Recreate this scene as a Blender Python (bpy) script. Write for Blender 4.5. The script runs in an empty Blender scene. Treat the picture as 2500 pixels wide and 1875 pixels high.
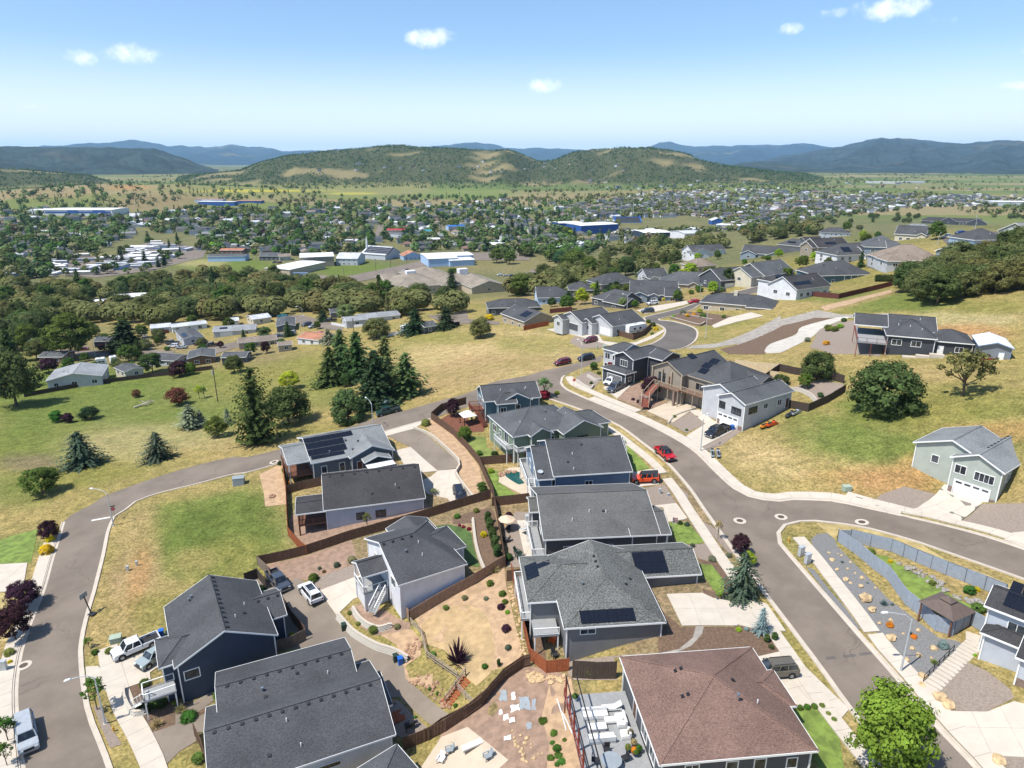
import bpy,bmesh,math,random
import numpy as np
from mathutils import Vector,Matrix,noise
from mathutils.geometry import delaunay_2d_cdt
R=math.radians
SC=bpy.context.scene
COL=SC.collection
rnd=random.Random(7)

# ---------------------------------------------------------------- camera, sky, sun, exposure
CAMZ,PITCH,FPX=53.0,R(18.2),1667.0
cam=bpy.data.cameras.new('camera');camo=bpy.data.objects.new('camera',cam);COL.objects.link(camo)
camo.location=(0,0,CAMZ);camo.rotation_euler=(R(90)-PITCH,0,0)
cam.sensor_width=36;cam.lens=36*FPX/2500;cam.clip_start=1;cam.clip_end=90000
SC.camera=camo
SUN_EL,SUN_DIR=R(60),Vector((-.87,-.49,0)).normalized()      # towards the sun, in plan
W=bpy.data.worlds.new('World');SC.world=W;W.use_nodes=True
nt=W.node_tree;nt.nodes.clear()
out=nt.nodes.new('ShaderNodeOutputWorld');bg=nt.nodes.new('ShaderNodeBackground')
sky=nt.nodes.new('ShaderNodeTexSky');sky.sky_type='NISHITA';sky.sun_disc=False
sky.sun_elevation=SUN_EL;sky.sun_rotation=math.atan2(SUN_DIR.x,SUN_DIR.y) % (2*math.pi)
sky.altitude=450;sky.air_density=1.0;sky.dust_density=0.9;sky.ozone_density=6.0
bg.inputs[1].default_value=0.14
nt.links.new(bg.outputs[0],out.inputs[0])
# small fair-weather clouds: noise-torn puffs by direction, plus a sparse field of the same over the whole sky
def wn(t,**k):
 n=nt.nodes.new(t)
 for a,b in k.items():setattr(n,a,b)
 return n
def wl(a,b):nt.links.new(a,b)
def wmath(op,a,b=None,c=None):
 n=wn('ShaderNodeMath',operation=op);n.use_clamp=False
 for i,v in enumerate((a,b,c)):
  if v is None:continue
  if hasattr(v,'links'):wl(v,n.inputs[i])
  else:n.inputs[i].default_value=v
 return n.outputs[0]
def pix_dir(px,py):
 x=(px-1250)/FPX;v=(py-937.5)/FPX
 return Vector((x,math.cos(PITCH)-v*math.sin(PITCH),-math.sin(PITCH)-v*math.cos(PITCH)))
tc=wn('ShaderNodeTexCoord')
nz=wn('ShaderNodeTexNoise');nz.inputs['Scale'].default_value=38;nz.inputs['Detail'].default_value=7;nz.inputs['Roughness'].default_value=.62
wl(tc.outputs['Generated'],nz.inputs['Vector'])
sep=wn('ShaderNodeSeparateXYZ');wl(tc.outputs['Generated'],sep.inputs[0])
azw=wmath('ARCTAN2',sep.outputs[0],sep.outputs[1])
cover=None
for (fx,fy,rx,ry,s) in [(1925,18,75,26,1),(930,84,62,24,1),(280,115,58,23,1),(172,126,34,18,.9),(1172,184,46,21,1),(1705,62,30,14,.8),
       (1800,28,36,12,.6),(2035,42,34,16,.45),(360,222,60,12,.35),(80,231,26,6,.3),(960,200,28,8,.3),(2190,187,40,10,.6),(2205,110,20,8,.5),
       (1760,180,26,9,.25),(2050,195,22,8,.25),(612,205,22,8,.2)]:
 d=pix_dir(fx*1.1302,fy*1.1302).normalized()
 az,el=math.atan2(d.x,d.y),math.asin(d.z)
 # angular offsets from the puff's centre
 ax=wmath('SUBTRACT',azw,az)
 ey=wmath('SUBTRACT',sep.outputs[2],d.z)
 k=1.1302/FPX
 q=wmath('ADD',wmath('POWER',wmath('DIVIDE',ax,rx*k),2),wmath('POWER',wmath('DIVIDE',ey,ry*k),2))
 g=wmath('MULTIPLY',wmath('MAXIMUM',wmath('SUBTRACT',1,q),0),s)
 cover=g if cover is None else wmath('MAXIMUM',cover,g)
dens=wmath('ADD',wmath('MULTIPLY',cover,1.15),wmath('MULTIPLY',wmath('SUBTRACT',nz.outputs['Fac'],.62),2.6))
ramp=wn('ShaderNodeMapRange');ramp.interpolation_type='SMOOTHSTEP';wl(dens,ramp.inputs[0])
ramp.inputs[1].default_value=-.05;ramp.inputs[2].default_value=1.35
fac=wmath('MULTIPLY',ramp.outputs[0],wmath('MINIMUM',wmath('MULTIPLY',cover,3),1))
mixc=wn('ShaderNodeMix',data_type='RGBA')
wl(wmath('MULTIPLY',fac,.9),mixc.inputs['Factor'])
pale=wn('ShaderNodeMix',data_type='RGBA');pr=wn('ShaderNodeMapRange');pr.interpolation_type='SMOOTHSTEP';wl(sep.outputs[2],pr.inputs[0])   # whiter towards the horizon all round
for i_,v_ in ((1,-.02),(2,.15),(3,.92),(4,0.)):pr.inputs[i_].default_value=v_
wl(pr.outputs[0],pale.inputs['Factor']);wl(sky.outputs[0],pale.inputs['A']);pale.inputs['B'].default_value=(7.4,7.5,7.6,1)
wl(pale.outputs['Result'],mixc.inputs['A']);mixc.inputs['B'].default_value=(8.6,8.6,8.9,1)
wl(mixc.outputs['Result'],bg.inputs[0])
sl=bpy.data.lights.new('sun','SUN');sl.energy=5.0;sl.angle=R(.53);sl.color=(1,.955,.88)
so=bpy.data.objects.new('sun',sl);COL.objects.link(so)
sd=Vector((SUN_DIR.x*math.cos(SUN_EL),SUN_DIR.y*math.cos(SUN_EL),math.sin(SUN_EL)))
so.rotation_euler=sd.to_track_quat('Z','Y').to_euler();so.location=(0,0,120)
vs=SC.view_settings;vs.view_transform='Standard';vs.look='None';vs.exposure=0.38;vs.gamma=1
SC.render.engine='CYCLES'
SC.cycles.max_bounces=6;SC.cycles.diffuse_bounces=2;SC.cycles.glossy_bounces=2;SC.cycles.transmission_bounces=3
SC.cycles.transparent_max_bounces=6;SC.cycles.volume_bounces=1
SC.cycles.use_denoising=True;W.cycles.sampling_method='MANUAL';W.cycles.sample_map_resolution=512

# ---------------------------------------------------------------- pixels to places
S3=700/2212
TILES={'F':(0,0,1.1302),'A1':(0,300,S3),'A2':(600,300,S3),'A3':(1200,300,S3),'A4':(1800,300,S3),
         'B1':(0,750,S3),'B2':(600,750,S3),'B3':(1200,700,S3),'B4':(1800,700,S3),
         'C1':(0,1200,600/1475),'C2':(500,1250,700/1858),'C3':(1100,1250,700/1858),'C4':(1800,1200,700/1720),
         'C5':(600,1100,S3),'C6':(1200,1000,S3)}
def px(t,x,y):
 a,b,s=TILES[t]
 return a+x*s,b+y*s
def at_z(p,z):
 d=pix_dir(*p);k=(z-CAMZ)/d.z
 return Vector((d.x*k,d.y*k,z))
def to_px(x,y,z):
 cp,sp=math.cos(PITCH),math.sin(PITCH)
 dz=z-CAMZ
 dep=y*cp-dz*sp
 return 1250+FPX*x/dep,937.5+FPX*(-(y*sp+dz*cp))/dep

# ---------------------------------------------------------------- terrain height
CTRL=[  # F pixel, height over the street at the red pickup
 (100,1600,-10),(130,1400,-10),(200,1150,-10),(330,1060,-9.6),(560,1000,-8),(850,915,-4.2),(1000,860,-2.5),(1150,800,-1),(1260,765,-.5),
 (0,1250,-10.5),(20,1400,-10.3),(0,1600,-10),(60,1120,-11.5),(250,1250,-9.6),(300,1400,-9.8),
 (1200,830,-.8),(1350,930,-.2),(1450,1000,0),(1560,1090,0),(1620,1200,0),(1750,1400,0),(2050,1640,0),(1750,1100,.3),(1950,1140,1.6),(2200,1230,3),
 (1900,1300,1.2),(2050,1330,2.2),(2190,1450,2.6),(2190,1600,1.2),(2000,1250,2.2),
 (1400,850,.8),(1500,890,1.2),(1620,900,2.2),(1800,850,6),(1900,870,7.5),(1650,1000,1.2),(1700,950,3),(1900,960,6),(2150,1060,4.5),(2000,1060,2.6),(2050,1000,5.5),(2200,1000,9),(2100,880,10.5),(2200,860,13),
 (2000,755,11),(1870,760,10),(2120,765,12.5),(2200,640,18),(2000,660,13),(1750,720,5),(1650,730,3),(1800,650,8),(1900,640,10),
 (1150,990,-3),(1120,1040,-3.6),(1100,1100,-4.2),(1120,1170,-4),(1110,1230,-4.4),(1200,1300,-2.5),(1140,1400,-4),(1000,1330,-6),(1000,1450,-6.5),(1060,1530,-6),(1230,1500,-4),(1180,1640,-4.5),(1000,1640,-7),
 (1400,1380,-.6),(1500,1330,0),(1350,1500,-2),(1300,1650,-3.2),(1700,1650,-.5),(1500,1150,-.3),(1400,1060,-.5),(1300,1030,-1.5),(1320,1150,-1.5),
 (880,1310,-7.2),(700,1300,-8.8),(850,1430,-8.8),(950,1550,-8.4),(560,1330,-9.6),(450,1400,-9.9),(300,1530,-10),(550,1540,-9.6),(420,1640,-9.6),(800,1200,-7.2),(960,1160,-5.6),(1030,1120,-4.6),(650,1190,-8.6),
 (480,1150,-8.8),(700,1090,-7),(880,1080,-6.4),(850,1000,-5),(950,980,-4.4),(1000,1000,-4),(1000,930,-3.4),(1080,960,-3),
 (50,1000,-14),(0,920,-17),(300,900,-16),(600,850,-12.5),(500,780,-18),(700,740,-16),(800,850,-8),(900,790,-9),(1000,740,-8),(1100,760,-4.5),(1180,720,-4),(1200,770,-1.5),(150,850,-19.5),(350,800,-20),(650,920,-9.5),(450,960,-11),
 (300,740,-24),(500,720,-21.5),(650,690,-20),(850,690,-14.5),(1000,690,-9.5),(100,740,-25),(0,800,-22),(400,690,-25),(800,650,-22),
 (1100,700,-5.5),(1250,720,-2.2),(1400,700,-.4),(1500,720,.6),(1450,650,-1.5),(1300,650,-4.5),(1180,650,-10),(1550,610,1.5),(1650,570,5),(1750,560,8),(1850,600,8.5),(1650,630,3),(1560,660,1.5),(1930,570,13),(2000,530,17),(2050,490,20.5),(2200,500,22),(2150,570,19),(2080,600,15),(1900,520,12),
 (950,625,-30),(1020,650,-20),(700,610,-35),(1000,570,-37.5),(300,650,-37),(100,650,-37),(0,700,-30),(700,570,-39),(1100,610,-32),(1230,600,-27),(1350,580,-24),(500,640,-33),(200,690,-32),(1450,590,-12),(1600,540,-12),(1800,500,-10),(1400,530,-38),(1200,540,-40),(1600,500,-38),
]
def _warp(x,y):
 return np.arctan2(x,y),np.log(np.hypot(x,y))
_c=[]
for fx,fy,z in CTRL:
 p=at_z((fx*1.1302,fy*1.1302),z);_c.append((p.x,p.y,z))
for a in range(-75,76,15):
 for r in (1250,2000,3500,8000,40000):_c.append((r*math.sin(R(a)),r*math.cos(R(a)),-45 if r < 10000 else -46))
 _c.append((15*math.sin(R(a)),15*math.cos(R(a)),-8+(a+60)/15))
for a,r,z in [(-50,100,-11),(-60,200,-16),(-50,400,-28),(-60,700,-38),(50,60,1),(60,120,5),(50,160,14),(60,260,24),(48,330,24),(45,420,24),(60,500,16),(40,620,0),(35,800,-25),(50,900,-25),(30,620,-14),(22,620,-30),(10,800,-42),(-10,900,-42),(-30,900,-42),(36,480,14)]:
 _c.append((r*math.sin(R(a)),r*math.cos(R(a)),z))
_c=np.array(_c);_ca,_cl=_warp(_c[:,0],_c[:,1])
def _k(d2):return .5*d2*np.log(d2+1e-12)
n_=len(_c)
_A=np.zeros((n_+3,n_+3));_A[:n_,:n_]=_k((_ca[:,None]-_ca) ** 2+(_cl[:,None]-_cl) ** 2)+4e-4*np.eye(n_)
_A[:n_,n_]=1;_A[:n_,n_+1]=_ca;_A[:n_,n_+2]=_cl;_A[n_:,:n_]=_A[:n_,n_:].T
_w=np.linalg.solve(_A,np.concatenate([_c[:,2],[0,0,0]]))
NA,NR,AMAX,R0,R1=361,620,R(72),14.0,36000.0
AZ=np.linspace(-AMAX,AMAX,NA);LR=np.linspace(math.log(R0),math.log(R1),NR)
ZG=np.zeros((NR,NA))
for i in range(NR):
 d2=(AZ[:,None]-_ca) ** 2+(LR[i]-_cl) ** 2
 ZG[i]=_k(d2) @ _w[:n_]+_w[n_]+_w[n_+1]*AZ+_w[n_+2]*LR[i]
RRg=np.exp(LR)[:,None]*np.ones((1,NA));AZg=np.ones((NR,1))*AZ[None,:]
_far=np.clip((RRg-1000)/700,0,1);ZG=ZG*(1-_far)+(-45)*_far
def sil(pts):
 """silhouette in F pixels -> azimuths and tangents of elevation"""
 a,t=[],[]
 for fx,fy in pts:
  d=pix_dir(fx*1.1302,fy*1.1302);a.append(math.atan2(d.x,d.y));t.append(d.z/math.hypot(d.x,d.y))
 return np.array(a),np.array(t)
def vnoise(u,v,seed=0,octs=4):
 """smooth lattice noise, numpy, about -1..1"""
 tot=np.zeros(np.broadcast(u,v).shape);amp=1;s=0
 for o in range(octs):
  uu,vv=u*2 ** o+17.3*o+seed*3.7,v*2 ** o-9.1*o+seed*1.9
  iu,iv=np.floor(uu),np.floor(vv);fu,fv=uu-iu,vv-iv
  fu=fu*fu*(3-2*fu);fv=fv*fv*(3-2*fv)
  def h(a,b):
   q=np.sin(a*127.1+b*311.7+seed*74.7)*43758.5453
   return (q-np.floor(q))*2-1
  tot=tot+amp*((h(iu,iv)*(1-fu)+h(iu+1,iv)*fu)*(1-fv)+(h(iu,iv+1)*(1-fu)+h(iu+1,iv+1)*fu)*fv)
  s += amp;amp *= .5
 return tot/s
def add_hill(pts,ridge,front,back,seed,rough=.16):
 global ZG
 a,t=sil(pts)
 top=CAMZ+ridge*np.interp(AZ,a,t)+45
 fade=np.clip((AZ-a[0])/.03,0,1)*np.clip((a[-1]-AZ)/.03,0,1)
 top=np.maximum(top,0)*fade
 wob=1+.07*vnoise(AZg*22,LR[:,None]*0+seed,seed)
 rr=RRg*wob
 f=np.where(rr < ridge,np.clip((rr-front)/(ridge-front),0,1),np.clip((back-rr)/(back-ridge),0,1))
 f=f*f*(3-2*f)
 n=vnoise(AZg*45,RRg/180,seed+5)
 zz=-45+top*f*(1+rough*n*(1-f)*2)
 ZG=np.maximum(ZG,zz)
add_hill([(360,392),(440,378),(520,369),(560,352),(620,337),(680,330),(740,324),(790,320),(830,315),(870,313),(905,319),(960,321),(1010,324),(1060,326),(1100,325),(1130,335),(1165,350),(1200,346),(1240,329),(1290,323),(1340,320),(1400,321),(1440,325),(1480,332),(1520,347),(1560,357),(1620,365),(1700,374),(1790,381)],3500,2350,5200,2)
add_hill([(-120,368),(0,364),(60,368),(130,374),(200,381),(260,392)],3300,2500,4200,8)
add_hill([(-100,424),(0,414),(150,405),(230,398),(300,401),(380,398),(470,404),(540,406),(640,414),(720,425)],2000,1450,2900,4,.3)
def zt(x,y):
 u=(math.atan2(x,y)+AMAX)/(2*AMAX)*(NA-1);v=(math.log(max(math.hypot(x,y),R0))-LR[0])/(LR[-1]-LR[0])*(NR-1)
 u=min(max(u,0),NA-1.001);v=min(max(v,0),NR-1.001)
 i,j=int(v),int(u);a,b=v-i,u-j
 return float((ZG[i,j]*(1-b)+ZG[i,j+1]*b)*(1-a)+(ZG[i+1,j]*(1-b)+ZG[i+1,j+1]*b)*a)
def ground(p,h=0.0):
 """where the pixel's ray meets the terrain raised by h"""
 d=pix_dir(*p)
 k,k0=14.0,14.0
 while k < 40000:
  if CAMZ+d.z*k < zt(d.x*k,d.y*k)+h:break
  k0=k;k *= 1.01
 for _ in range(30):
  m=.5*(k0+k)
  if CAMZ+d.z*m < zt(d.x*m,d.y*m)+h:k=m
  else:k0=m
 return Vector((d.x*k,d.y*k,CAMZ+d.z*k))
def G(t,x,y,h=0.0):return ground(px(t,x,y),h)
def GS(t,pts):return [G(t,x,y) for x,y in pts]

# ---------------------------------------------------------------- mesh helpers
class MB:
 def __init__(s):s.v,s.f,s.m=[],[],[]
 def add(s,vs,fs,m=0):
  o=len(s.v);s.v += [tuple(q) for q in vs];s.f += [tuple(i+o for i in f) for f in fs];s.m += [m]*len(fs);return s
 def box(s,x0,x1,y0,y1,z0,z1,m=0):
  return s.add([(x0,y0,z0),(x1,y0,z0),(x1,y1,z0),(x0,y1,z0),(x0,y0,z1),(x1,y0,z1),(x1,y1,z1),(x0,y1,z1)],
                     [(3,2,1,0),(4,5,6,7),(0,1,5,4),(1,2,6,5),(2,3,7,6),(3,0,4,7)],m)
 def bar(s,a,b,w,h=None,m=0,up=Vector((0,0,1))):
  a,b=Vector(a),Vector(b);h=h or w;d=(b-a).normalized()
  sx=d.cross(up)
  if sx.length < 1e-4:sx=d.cross(Vector((0,1,0)))
  sx.normalize();sy=sx.cross(d).normalized();sx=sx*w/2;sy=sy*h/2
  return s.add([a-sx-sy,a+sx-sy,a+sx+sy,a-sx+sy,b-sx-sy,b+sx-sy,b+sx+sy,b-sx+sy],[(0,1,2,3),(7,6,5,4),(4,5,1,0),(5,6,2,1),(6,7,3,2),(7,4,0,3)],m)
 def tube(s,pts,rad,n=8,m=0,cap=True):
  pts=[Vector(q) for q in pts];rad=rad if isinstance(rad,(list,tuple)) else [rad]*len(pts)
  o=len(s.v)
  for i,q in enumerate(pts):
   d=(pts[min(i+1,len(pts)-1)]-pts[max(i-1,0)]).normalized()
   e=d.cross(Vector((0,0,1))) if abs(d.z) < .95 else d.cross(Vector((1,0,0)))
   e.normalize();g=d.cross(e)
   for k in range(n):
    a=2*math.pi*k/n;s.v.append(tuple(q+(e*math.cos(a)+g*math.sin(a))*rad[i]))
  for i in range(len(pts)-1):
   for k in range(n):
    s.f.append((o+i*n+k,o+i*n+(k+1)%n,o+(i+1)*n+(k+1)%n,o+(i+1)*n+k));s.m.append(m)
  if cap:
   s.f.append(tuple(o+k for k in range(n))[::-1]);s.m.append(m)
   s.f.append(tuple(o+(len(pts)-1)*n+k for k in range(n)));s.m.append(m)
  return s
 def lathe(s,prof,n=16,m=0,cx=0,cy=0):
  o=len(s.v)
  for r,z in prof:
   for k in range(n):a=2*math.pi*k/n;s.v.append((cx+r*math.cos(a),cy+r*math.sin(a),z))
  for i in range(len(prof)-1):
   for k in range(n):s.f.append((o+i*n+k,o+i*n+(k+1)%n,o+(i+1)*n+(k+1)%n,o+(i+1)*n+k));s.m.append(m)
  s.f.append(tuple(o+(len(prof)-1)*n+k for k in range(n)));s.m.append(m)
  s.f.append(tuple(o+k for k in range(n))[::-1]);s.m.append(m)
  return s
 def prism(s,prof,x0,x1,m=0,axis='x'):
  """profile of (a,b) swept along an axis: x -> (x,a,b), y -> (a,y,b), z -> (a,b,z)"""
  n=len(prof)
  g={'x':lambda t,a,b:(t,a,b),'y':lambda t,a,b:(a,t,b),'z':lambda t,a,b:(a,b,t)}[axis]
  return s.add([g(x0,a,b) for a,b in prof]+[g(x1,a,b) for a,b in prof],
                     [tuple(range(n))[::-1],tuple(range(n,2*n))]+[(i,(i+1)%n,n+(i+1)%n,n+i) for i in range(n)],m)
 def data(s,name,mats,smooth=False,fix=True):
  me=bpy.data.meshes.new(name);me.from_pydata(s.v,[],s.f)
  for q in (mats if isinstance(mats,(list,tuple)) else [mats]):me.materials.append(M(q))
  if any(s.m):me.polygons.foreach_set('material_index',s.m)
  if fix:
   bm=bmesh.new();bm.from_mesh(me);bmesh.ops.recalc_face_normals(bm,faces=bm.faces);bm.to_mesh(me);bm.free()
  if smooth:me.polygons.foreach_set('use_smooth',[True]*len(me.polygons))
  return me
 def build(s,name,mats,parent=None,smooth=False,fix=True,**k):
  return link(name,s.data(name,mats,smooth,fix),parent,**k)
def link(name,data,parent=None,label=None,cat=None,group=None,kind=None,loc=None,rz=None,scale=None):
 o=bpy.data.objects.new(name,data);COL.objects.link(o)
 if parent is not None:o.parent=parent
 if loc is not None:o.location=loc
 if rz is not None:o.rotation_euler=(0,0,rz)
 if scale is not None:o.scale=scale if hasattr(scale,'__len__') else (scale,)*3
 for a,b in (('label',label),('category',cat),('group',group),('kind',kind)):
  if b:o[a]=b
 return o
def thing(name,label,cat,loc,rz=0,group=None,scale=None):
 return link(name,None,None,label,cat,group,None,loc,rz,scale)
def copy_tree(o,parent=None,**k):
 c=o.copy();COL.objects.link(c);c.parent=parent
 for a,b in k.items():
  if a in ('location','rotation_euler','scale'):setattr(c,a,b)
  elif b:c[a]=b
 for ch in o.children:copy_tree(ch,c)
 return c

# ---------------------------------------------------------------- materials
MATS,MDEF={},{}
def lin(h):
 h=h.lstrip('#');c=[int(h[i:i+2],16)/255 for i in (0,2,4)]
 return tuple(x/12.92 if x <= .04045 else ((x+.055)/1.055) ** 2.4 for x in c)+(1,)
def M(name):
 if not isinstance(name,str):return name
 if name in MATS:return MATS[name]
 m=MATS[name]=MDEF[name]() if name in MDEF else simple(name,*PAL[name]);return m
def newmat(name):
 m=bpy.data.materials.new(name);m.use_nodes=True;t=m.node_tree;t.nodes.clear()
 o=t.nodes.new('ShaderNodeOutputMaterial');b=t.nodes.new('ShaderNodeBsdfPrincipled');t.links.new(b.outputs[0],o.inputs[0])
 return m,t,b
def nd(t,typ,ins=None,**k):
 n=t.nodes.new(typ)
 for a,b in k.items():setattr(n,a,b)
 for a,b in (ins or {}).items():
  if hasattr(b,'links'):t.links.new(b,n.inputs[a])
  else:n.inputs[a].default_value=b
 return n
def mixc_(t,f,a,b,mode='MIX'):
 n=t.nodes.new('ShaderNodeMix');n.data_type='RGBA';n.blend_type=mode
 for i,v in (('Factor',f),('A',a),('B',b)):
  if hasattr(v,'links'):t.links.new(v,n.inputs[i])
  else:n.inputs[i].default_value=v
 return n.outputs['Result']
def coords(t,scale=None,kind='Object'):
 c=nd(t,'ShaderNodeTexCoord').outputs[kind]
 if scale is None:return c
 return nd(t,'ShaderNodeMapping',{'Vector':c,'Scale':scale}).outputs[0]
def ramp(t,f,lo,hi,a=0.,b=1.):
 return nd(t,'ShaderNodeMapRange',{0:f,1:lo,2:hi,3:a,4:b},interpolation_type='SMOOTHSTEP').outputs[0]
def rgb(c):return tuple(c[:3])+(1,)
def sc_(c,k):return (c[0]*k,c[1]*k,c[2]*k,1)
def simple(name,colour,rough=.6,metal=0.,var=.12,nscale=3.0,kind='Object',bump=0.):
 """one paint or stuff with a little soiling"""
 m,t,b=newmat(name);c=lin(colour) if isinstance(colour,str) else rgb(colour)
 v=coords(t,None,kind)
 n1=nd(t,'ShaderNodeTexNoise',{'Vector':v,'Scale':nscale,'Detail':5.,'Roughness':.6}).outputs[0]
 t.links.new(mixc_(t,ramp(t,n1,.3,.7),sc_(c,1-var),sc_(c,1+var)),b.inputs['Base Color'])
 b.inputs['Roughness'].default_value=rough;b.inputs['Metallic'].default_value=metal
 if bump:
  n2=nd(t,'ShaderNodeTexNoise',{'Vector':v,'Scale':nscale*8,'Detail':3.}).outputs[0]
  t.links.new(nd(t,'ShaderNodeBump',{'Height':n2,'Strength':bump,'Distance':.03}).outputs[0],b.inputs['Normal'])
 return m
# ---------------------------------------------------------------- palette: colour, roughness, metal, variation, noise scale, coordinates, bump
PAL={
  'concrete':('#b8ae9f',.9,0,.06,.6),'concrete_tan':('#b7a893',.9,0,.07,.6),'kerb':('#b5aa9b',.9,0,.08,.8),'joint':('#6d6860',.95,0,.1,1),
 'gravel_grey':('#71706e',.95,0,.22,6,'Object',.6),'gravel_tan':('#85786c',.95,0,.2,5,'Object',.5),'gravel_road':('#918a80',.95,0,.2,.7,'Object',.4),'gravel_white':('#b3aca1',.95,0,.12,.6,'Object',.3),
 'bark':('#64503f',.95,0,.28,3,'Object',.6),'bark_red':('#6b4230',.95,0,.28,3,'Object',.6),'dirt':('#8a7260',.95,0,.2,1.2,'Object',.4),'dirt_tan':('#a58a6c',.95,0,.2,1.0,'Object',.4),'dirt_orange':('#a9784f',.95,0,.22,.8,'Object',.4),
 'straw':('#a48c66',.95,0,.22,.7,'Object',.4),'lawn':('#687a34',.95,0,.32,.9,'Object',.5),'lawn_dark':('#43592a',.95,0,.3,.9,'Object',.5),'lawn_dry':('#8d8a48',.95,0,.22,.9,'Object',.5),'verge':('#a18f5e',.95,0,.24,.8,'Object',.5),'weeds':('#6f7a3c',.95,0,.3,.5,'Object',.5),
 'white':('#d9d9d6',.5,0,.04,1),'trim_white':('#e2e2de',.5,0,.03,1),'black':('#1c1c1e',.5,0,.1,2),'dark_metal':('#2c2d30',.4,.4,.1,2),'steel':('#9aa0a4',.4,.7,.06,2),'lamp_grey':('#b9bec0',.45,.3,.05,2),'lamp_lens':('#d7dad8',.25,0,.02,2),
 'red_paint':('#b5382f',.6,0,.1,2),'yellow_paint':('#d8b23f',.6,0,.1,2),'white_paint':('#cfcdc6',.8,0,.08,3),'iron':('#574a42',.8,.2,.15,3),
}
def asphalt_mat(name,c):
 m,t,b=newmat(name);c=lin(c);v=coords(t)
 f1=nd(t,'ShaderNodeTexNoise',{'Vector':v,'Scale':.16,'Detail':7.,'Roughness':.6}).outputs[0];f2=nd(t,'ShaderNodeTexNoise',{'Vector':v,'Scale':6.,'Detail':4.}).outputs[0]
 cc=mixc_(t,ramp(t,f1,.3,.7),sc_(c,.78),sc_(c,1.14));cc=mixc_(t,ramp(t,f2,.3,.7,0,.3),cc,sc_(c,.72))
 wv=nd(t,'ShaderNodeVectorMath',{0:v,1:nd(t,'ShaderNodeVectorMath',{0:nd(t,'ShaderNodeTexNoise',{'Vector':v,'Scale':.4,'Detail':4.}).outputs[1],1:(3.5,3.5,0)},operation='MULTIPLY').outputs[0]},operation='ADD').outputs[0]
 e=nd(t,'ShaderNodeTexVoronoi',{'Vector':wv,'Scale':.085},feature='DISTANCE_TO_EDGE').outputs[0]
 gate=ramp(t,nd(t,'ShaderNodeTexNoise',{'Vector':v,'Scale':.07,'Detail':2.}).outputs[0],.45,.6)
 k=nd(t,'ShaderNodeMath',{0:ramp(t,e,.003,.010,.38,0),1:gate},operation='MULTIPLY').outputs[0]
 t.links.new(mixc_(t,k,cc,sc_(c,.35)),b.inputs['Base Color']);b.inputs['Roughness'].default_value=.93
 t.links.new(nd(t,'ShaderNodeBump',{'Height':f2,'Strength':.15,'Distance':.02}).outputs[0],b.inputs['Normal']);return m
for k_,c_ in dict(asphalt='#766b5f',asphalt_dark='#605a54',asphalt_drive='#7e7366').items():MDEF[k_]=(lambda k=k_,c=c_:asphalt_mat(k,c))
STRUCT=dict(kind='structure')

# ---------------------------------------------------------------- the ground sheet
Xg,Yg=RRg*np.sin(AZg),RRg*np.cos(AZg)
_cp,_sp=math.cos(PITCH),math.sin(PITCH)
_dep=np.maximum(Yg*_cp-(ZG-CAMZ)*_sp,1)
FXg=(1250+FPX*Xg/_dep)/1.1302;FYg=(937.5-FPX*(Yg*_sp+(ZG-CAMZ)*_cp)/_dep)/1.1302
DRY,GRN,OLV,TAN,ORG,PAL_,BRN,FOR_=[np.array(c) for c in ((.31,.235,.105),(.125,.160,.042),(.21,.19,.062),(.33,.235,.125),(.37,.215,.105),(.35,.29,.16),(.20,.145,.105),(.062,.07,.036))]
C=np.ones((NR,NA,3))*DRY
n1=vnoise(Xg/22,Yg/22,1);n2=vnoise(Xg/6,Yg/6,2);n3=vnoise(Xg/90,Yg/90,3);n4=vnoise(Xg/2.2,Yg/2.2,11,2)
def lay(col,w):
 global C
 w=np.clip(w,0,1)[...,None];C=C*(1-w)+col*w
sm=lambda x,a,b:np.clip((x-a)/(b-a),0,1) ** 2*(3-2*np.clip((x-a)/(b-a),0,1))
lay(OLV,sm(n1+.5*n2,-.1,.5)*.45);lay(TAN,sm(n3+.6*n2,.1,.5)*.5);lay(GRN,sm(vnoise(Xg/14,Yg/14,91),.15,.5)*.3)
def blob(fx,fy,rx,ry,col,s=1.,soft=.5,ang=0):
 c,si=math.cos(R(ang)),math.sin(R(ang))
 dx,dy=FXg-fx,FYg-fy
 q=np.hypot((dx*c+dy*si)/rx,(-dx*si+dy*c)/ry)+.22*n2+.22*n1+.1*n4
 lay(col,s*(1-sm(q,1-soft,1+soft*.4)))
# left field: green low side, straw towards the road
blob(160,860,360,130,GRN,.9,.6);blob(120,1010,210,90,OLV,.9,.6);blob(420,880,160,60,GRN,.45,.6);blob(60,960,130,60,GRN,.6);blob(560,800,250,60,OLV,.8);blob(330,820,200,35,GRN,.5)
blob(320,960,220,50,PAL_,.6);blob(500,990,200,26,DRY,.9);blob(60,1000,80,26,BRN,.7);blob(150,1080,130,26,DRY,.8);blob(700,850,60,40,GRN,.5);blob(30,1060,110,50,GRN,.6);blob(640,930,130,22,OLV,.6)
blob(1060,765,240,64,np.array((.40,.30,.16)),.95);blob(1010,800,180,34,TAN,.9,.6,-12);blob(1150,745,100,22,OLV,.6);blob(960,730,160,18,OLV,.7);blob(1180,790,80,24,TAN,.7)
# green lot in the bend of the left street
blob(470,1150,190,130,GRN,.95,.4);blob(500,1230,130,60,OLV,.5);blob(290,1230,60,150,TAN,.95,.5,12);blob(300,1250,24,90,ORG,.7,.6,10);blob(400,1060,150,26,DRY,.8,.6,-8);blob(340,1330,70,60,OLV,.7);blob(240,1360,40,60,DRY,.7)
blob(40,1180,70,26,GRN,.9);blob(60,1120,110,24,DRY,.7)
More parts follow.
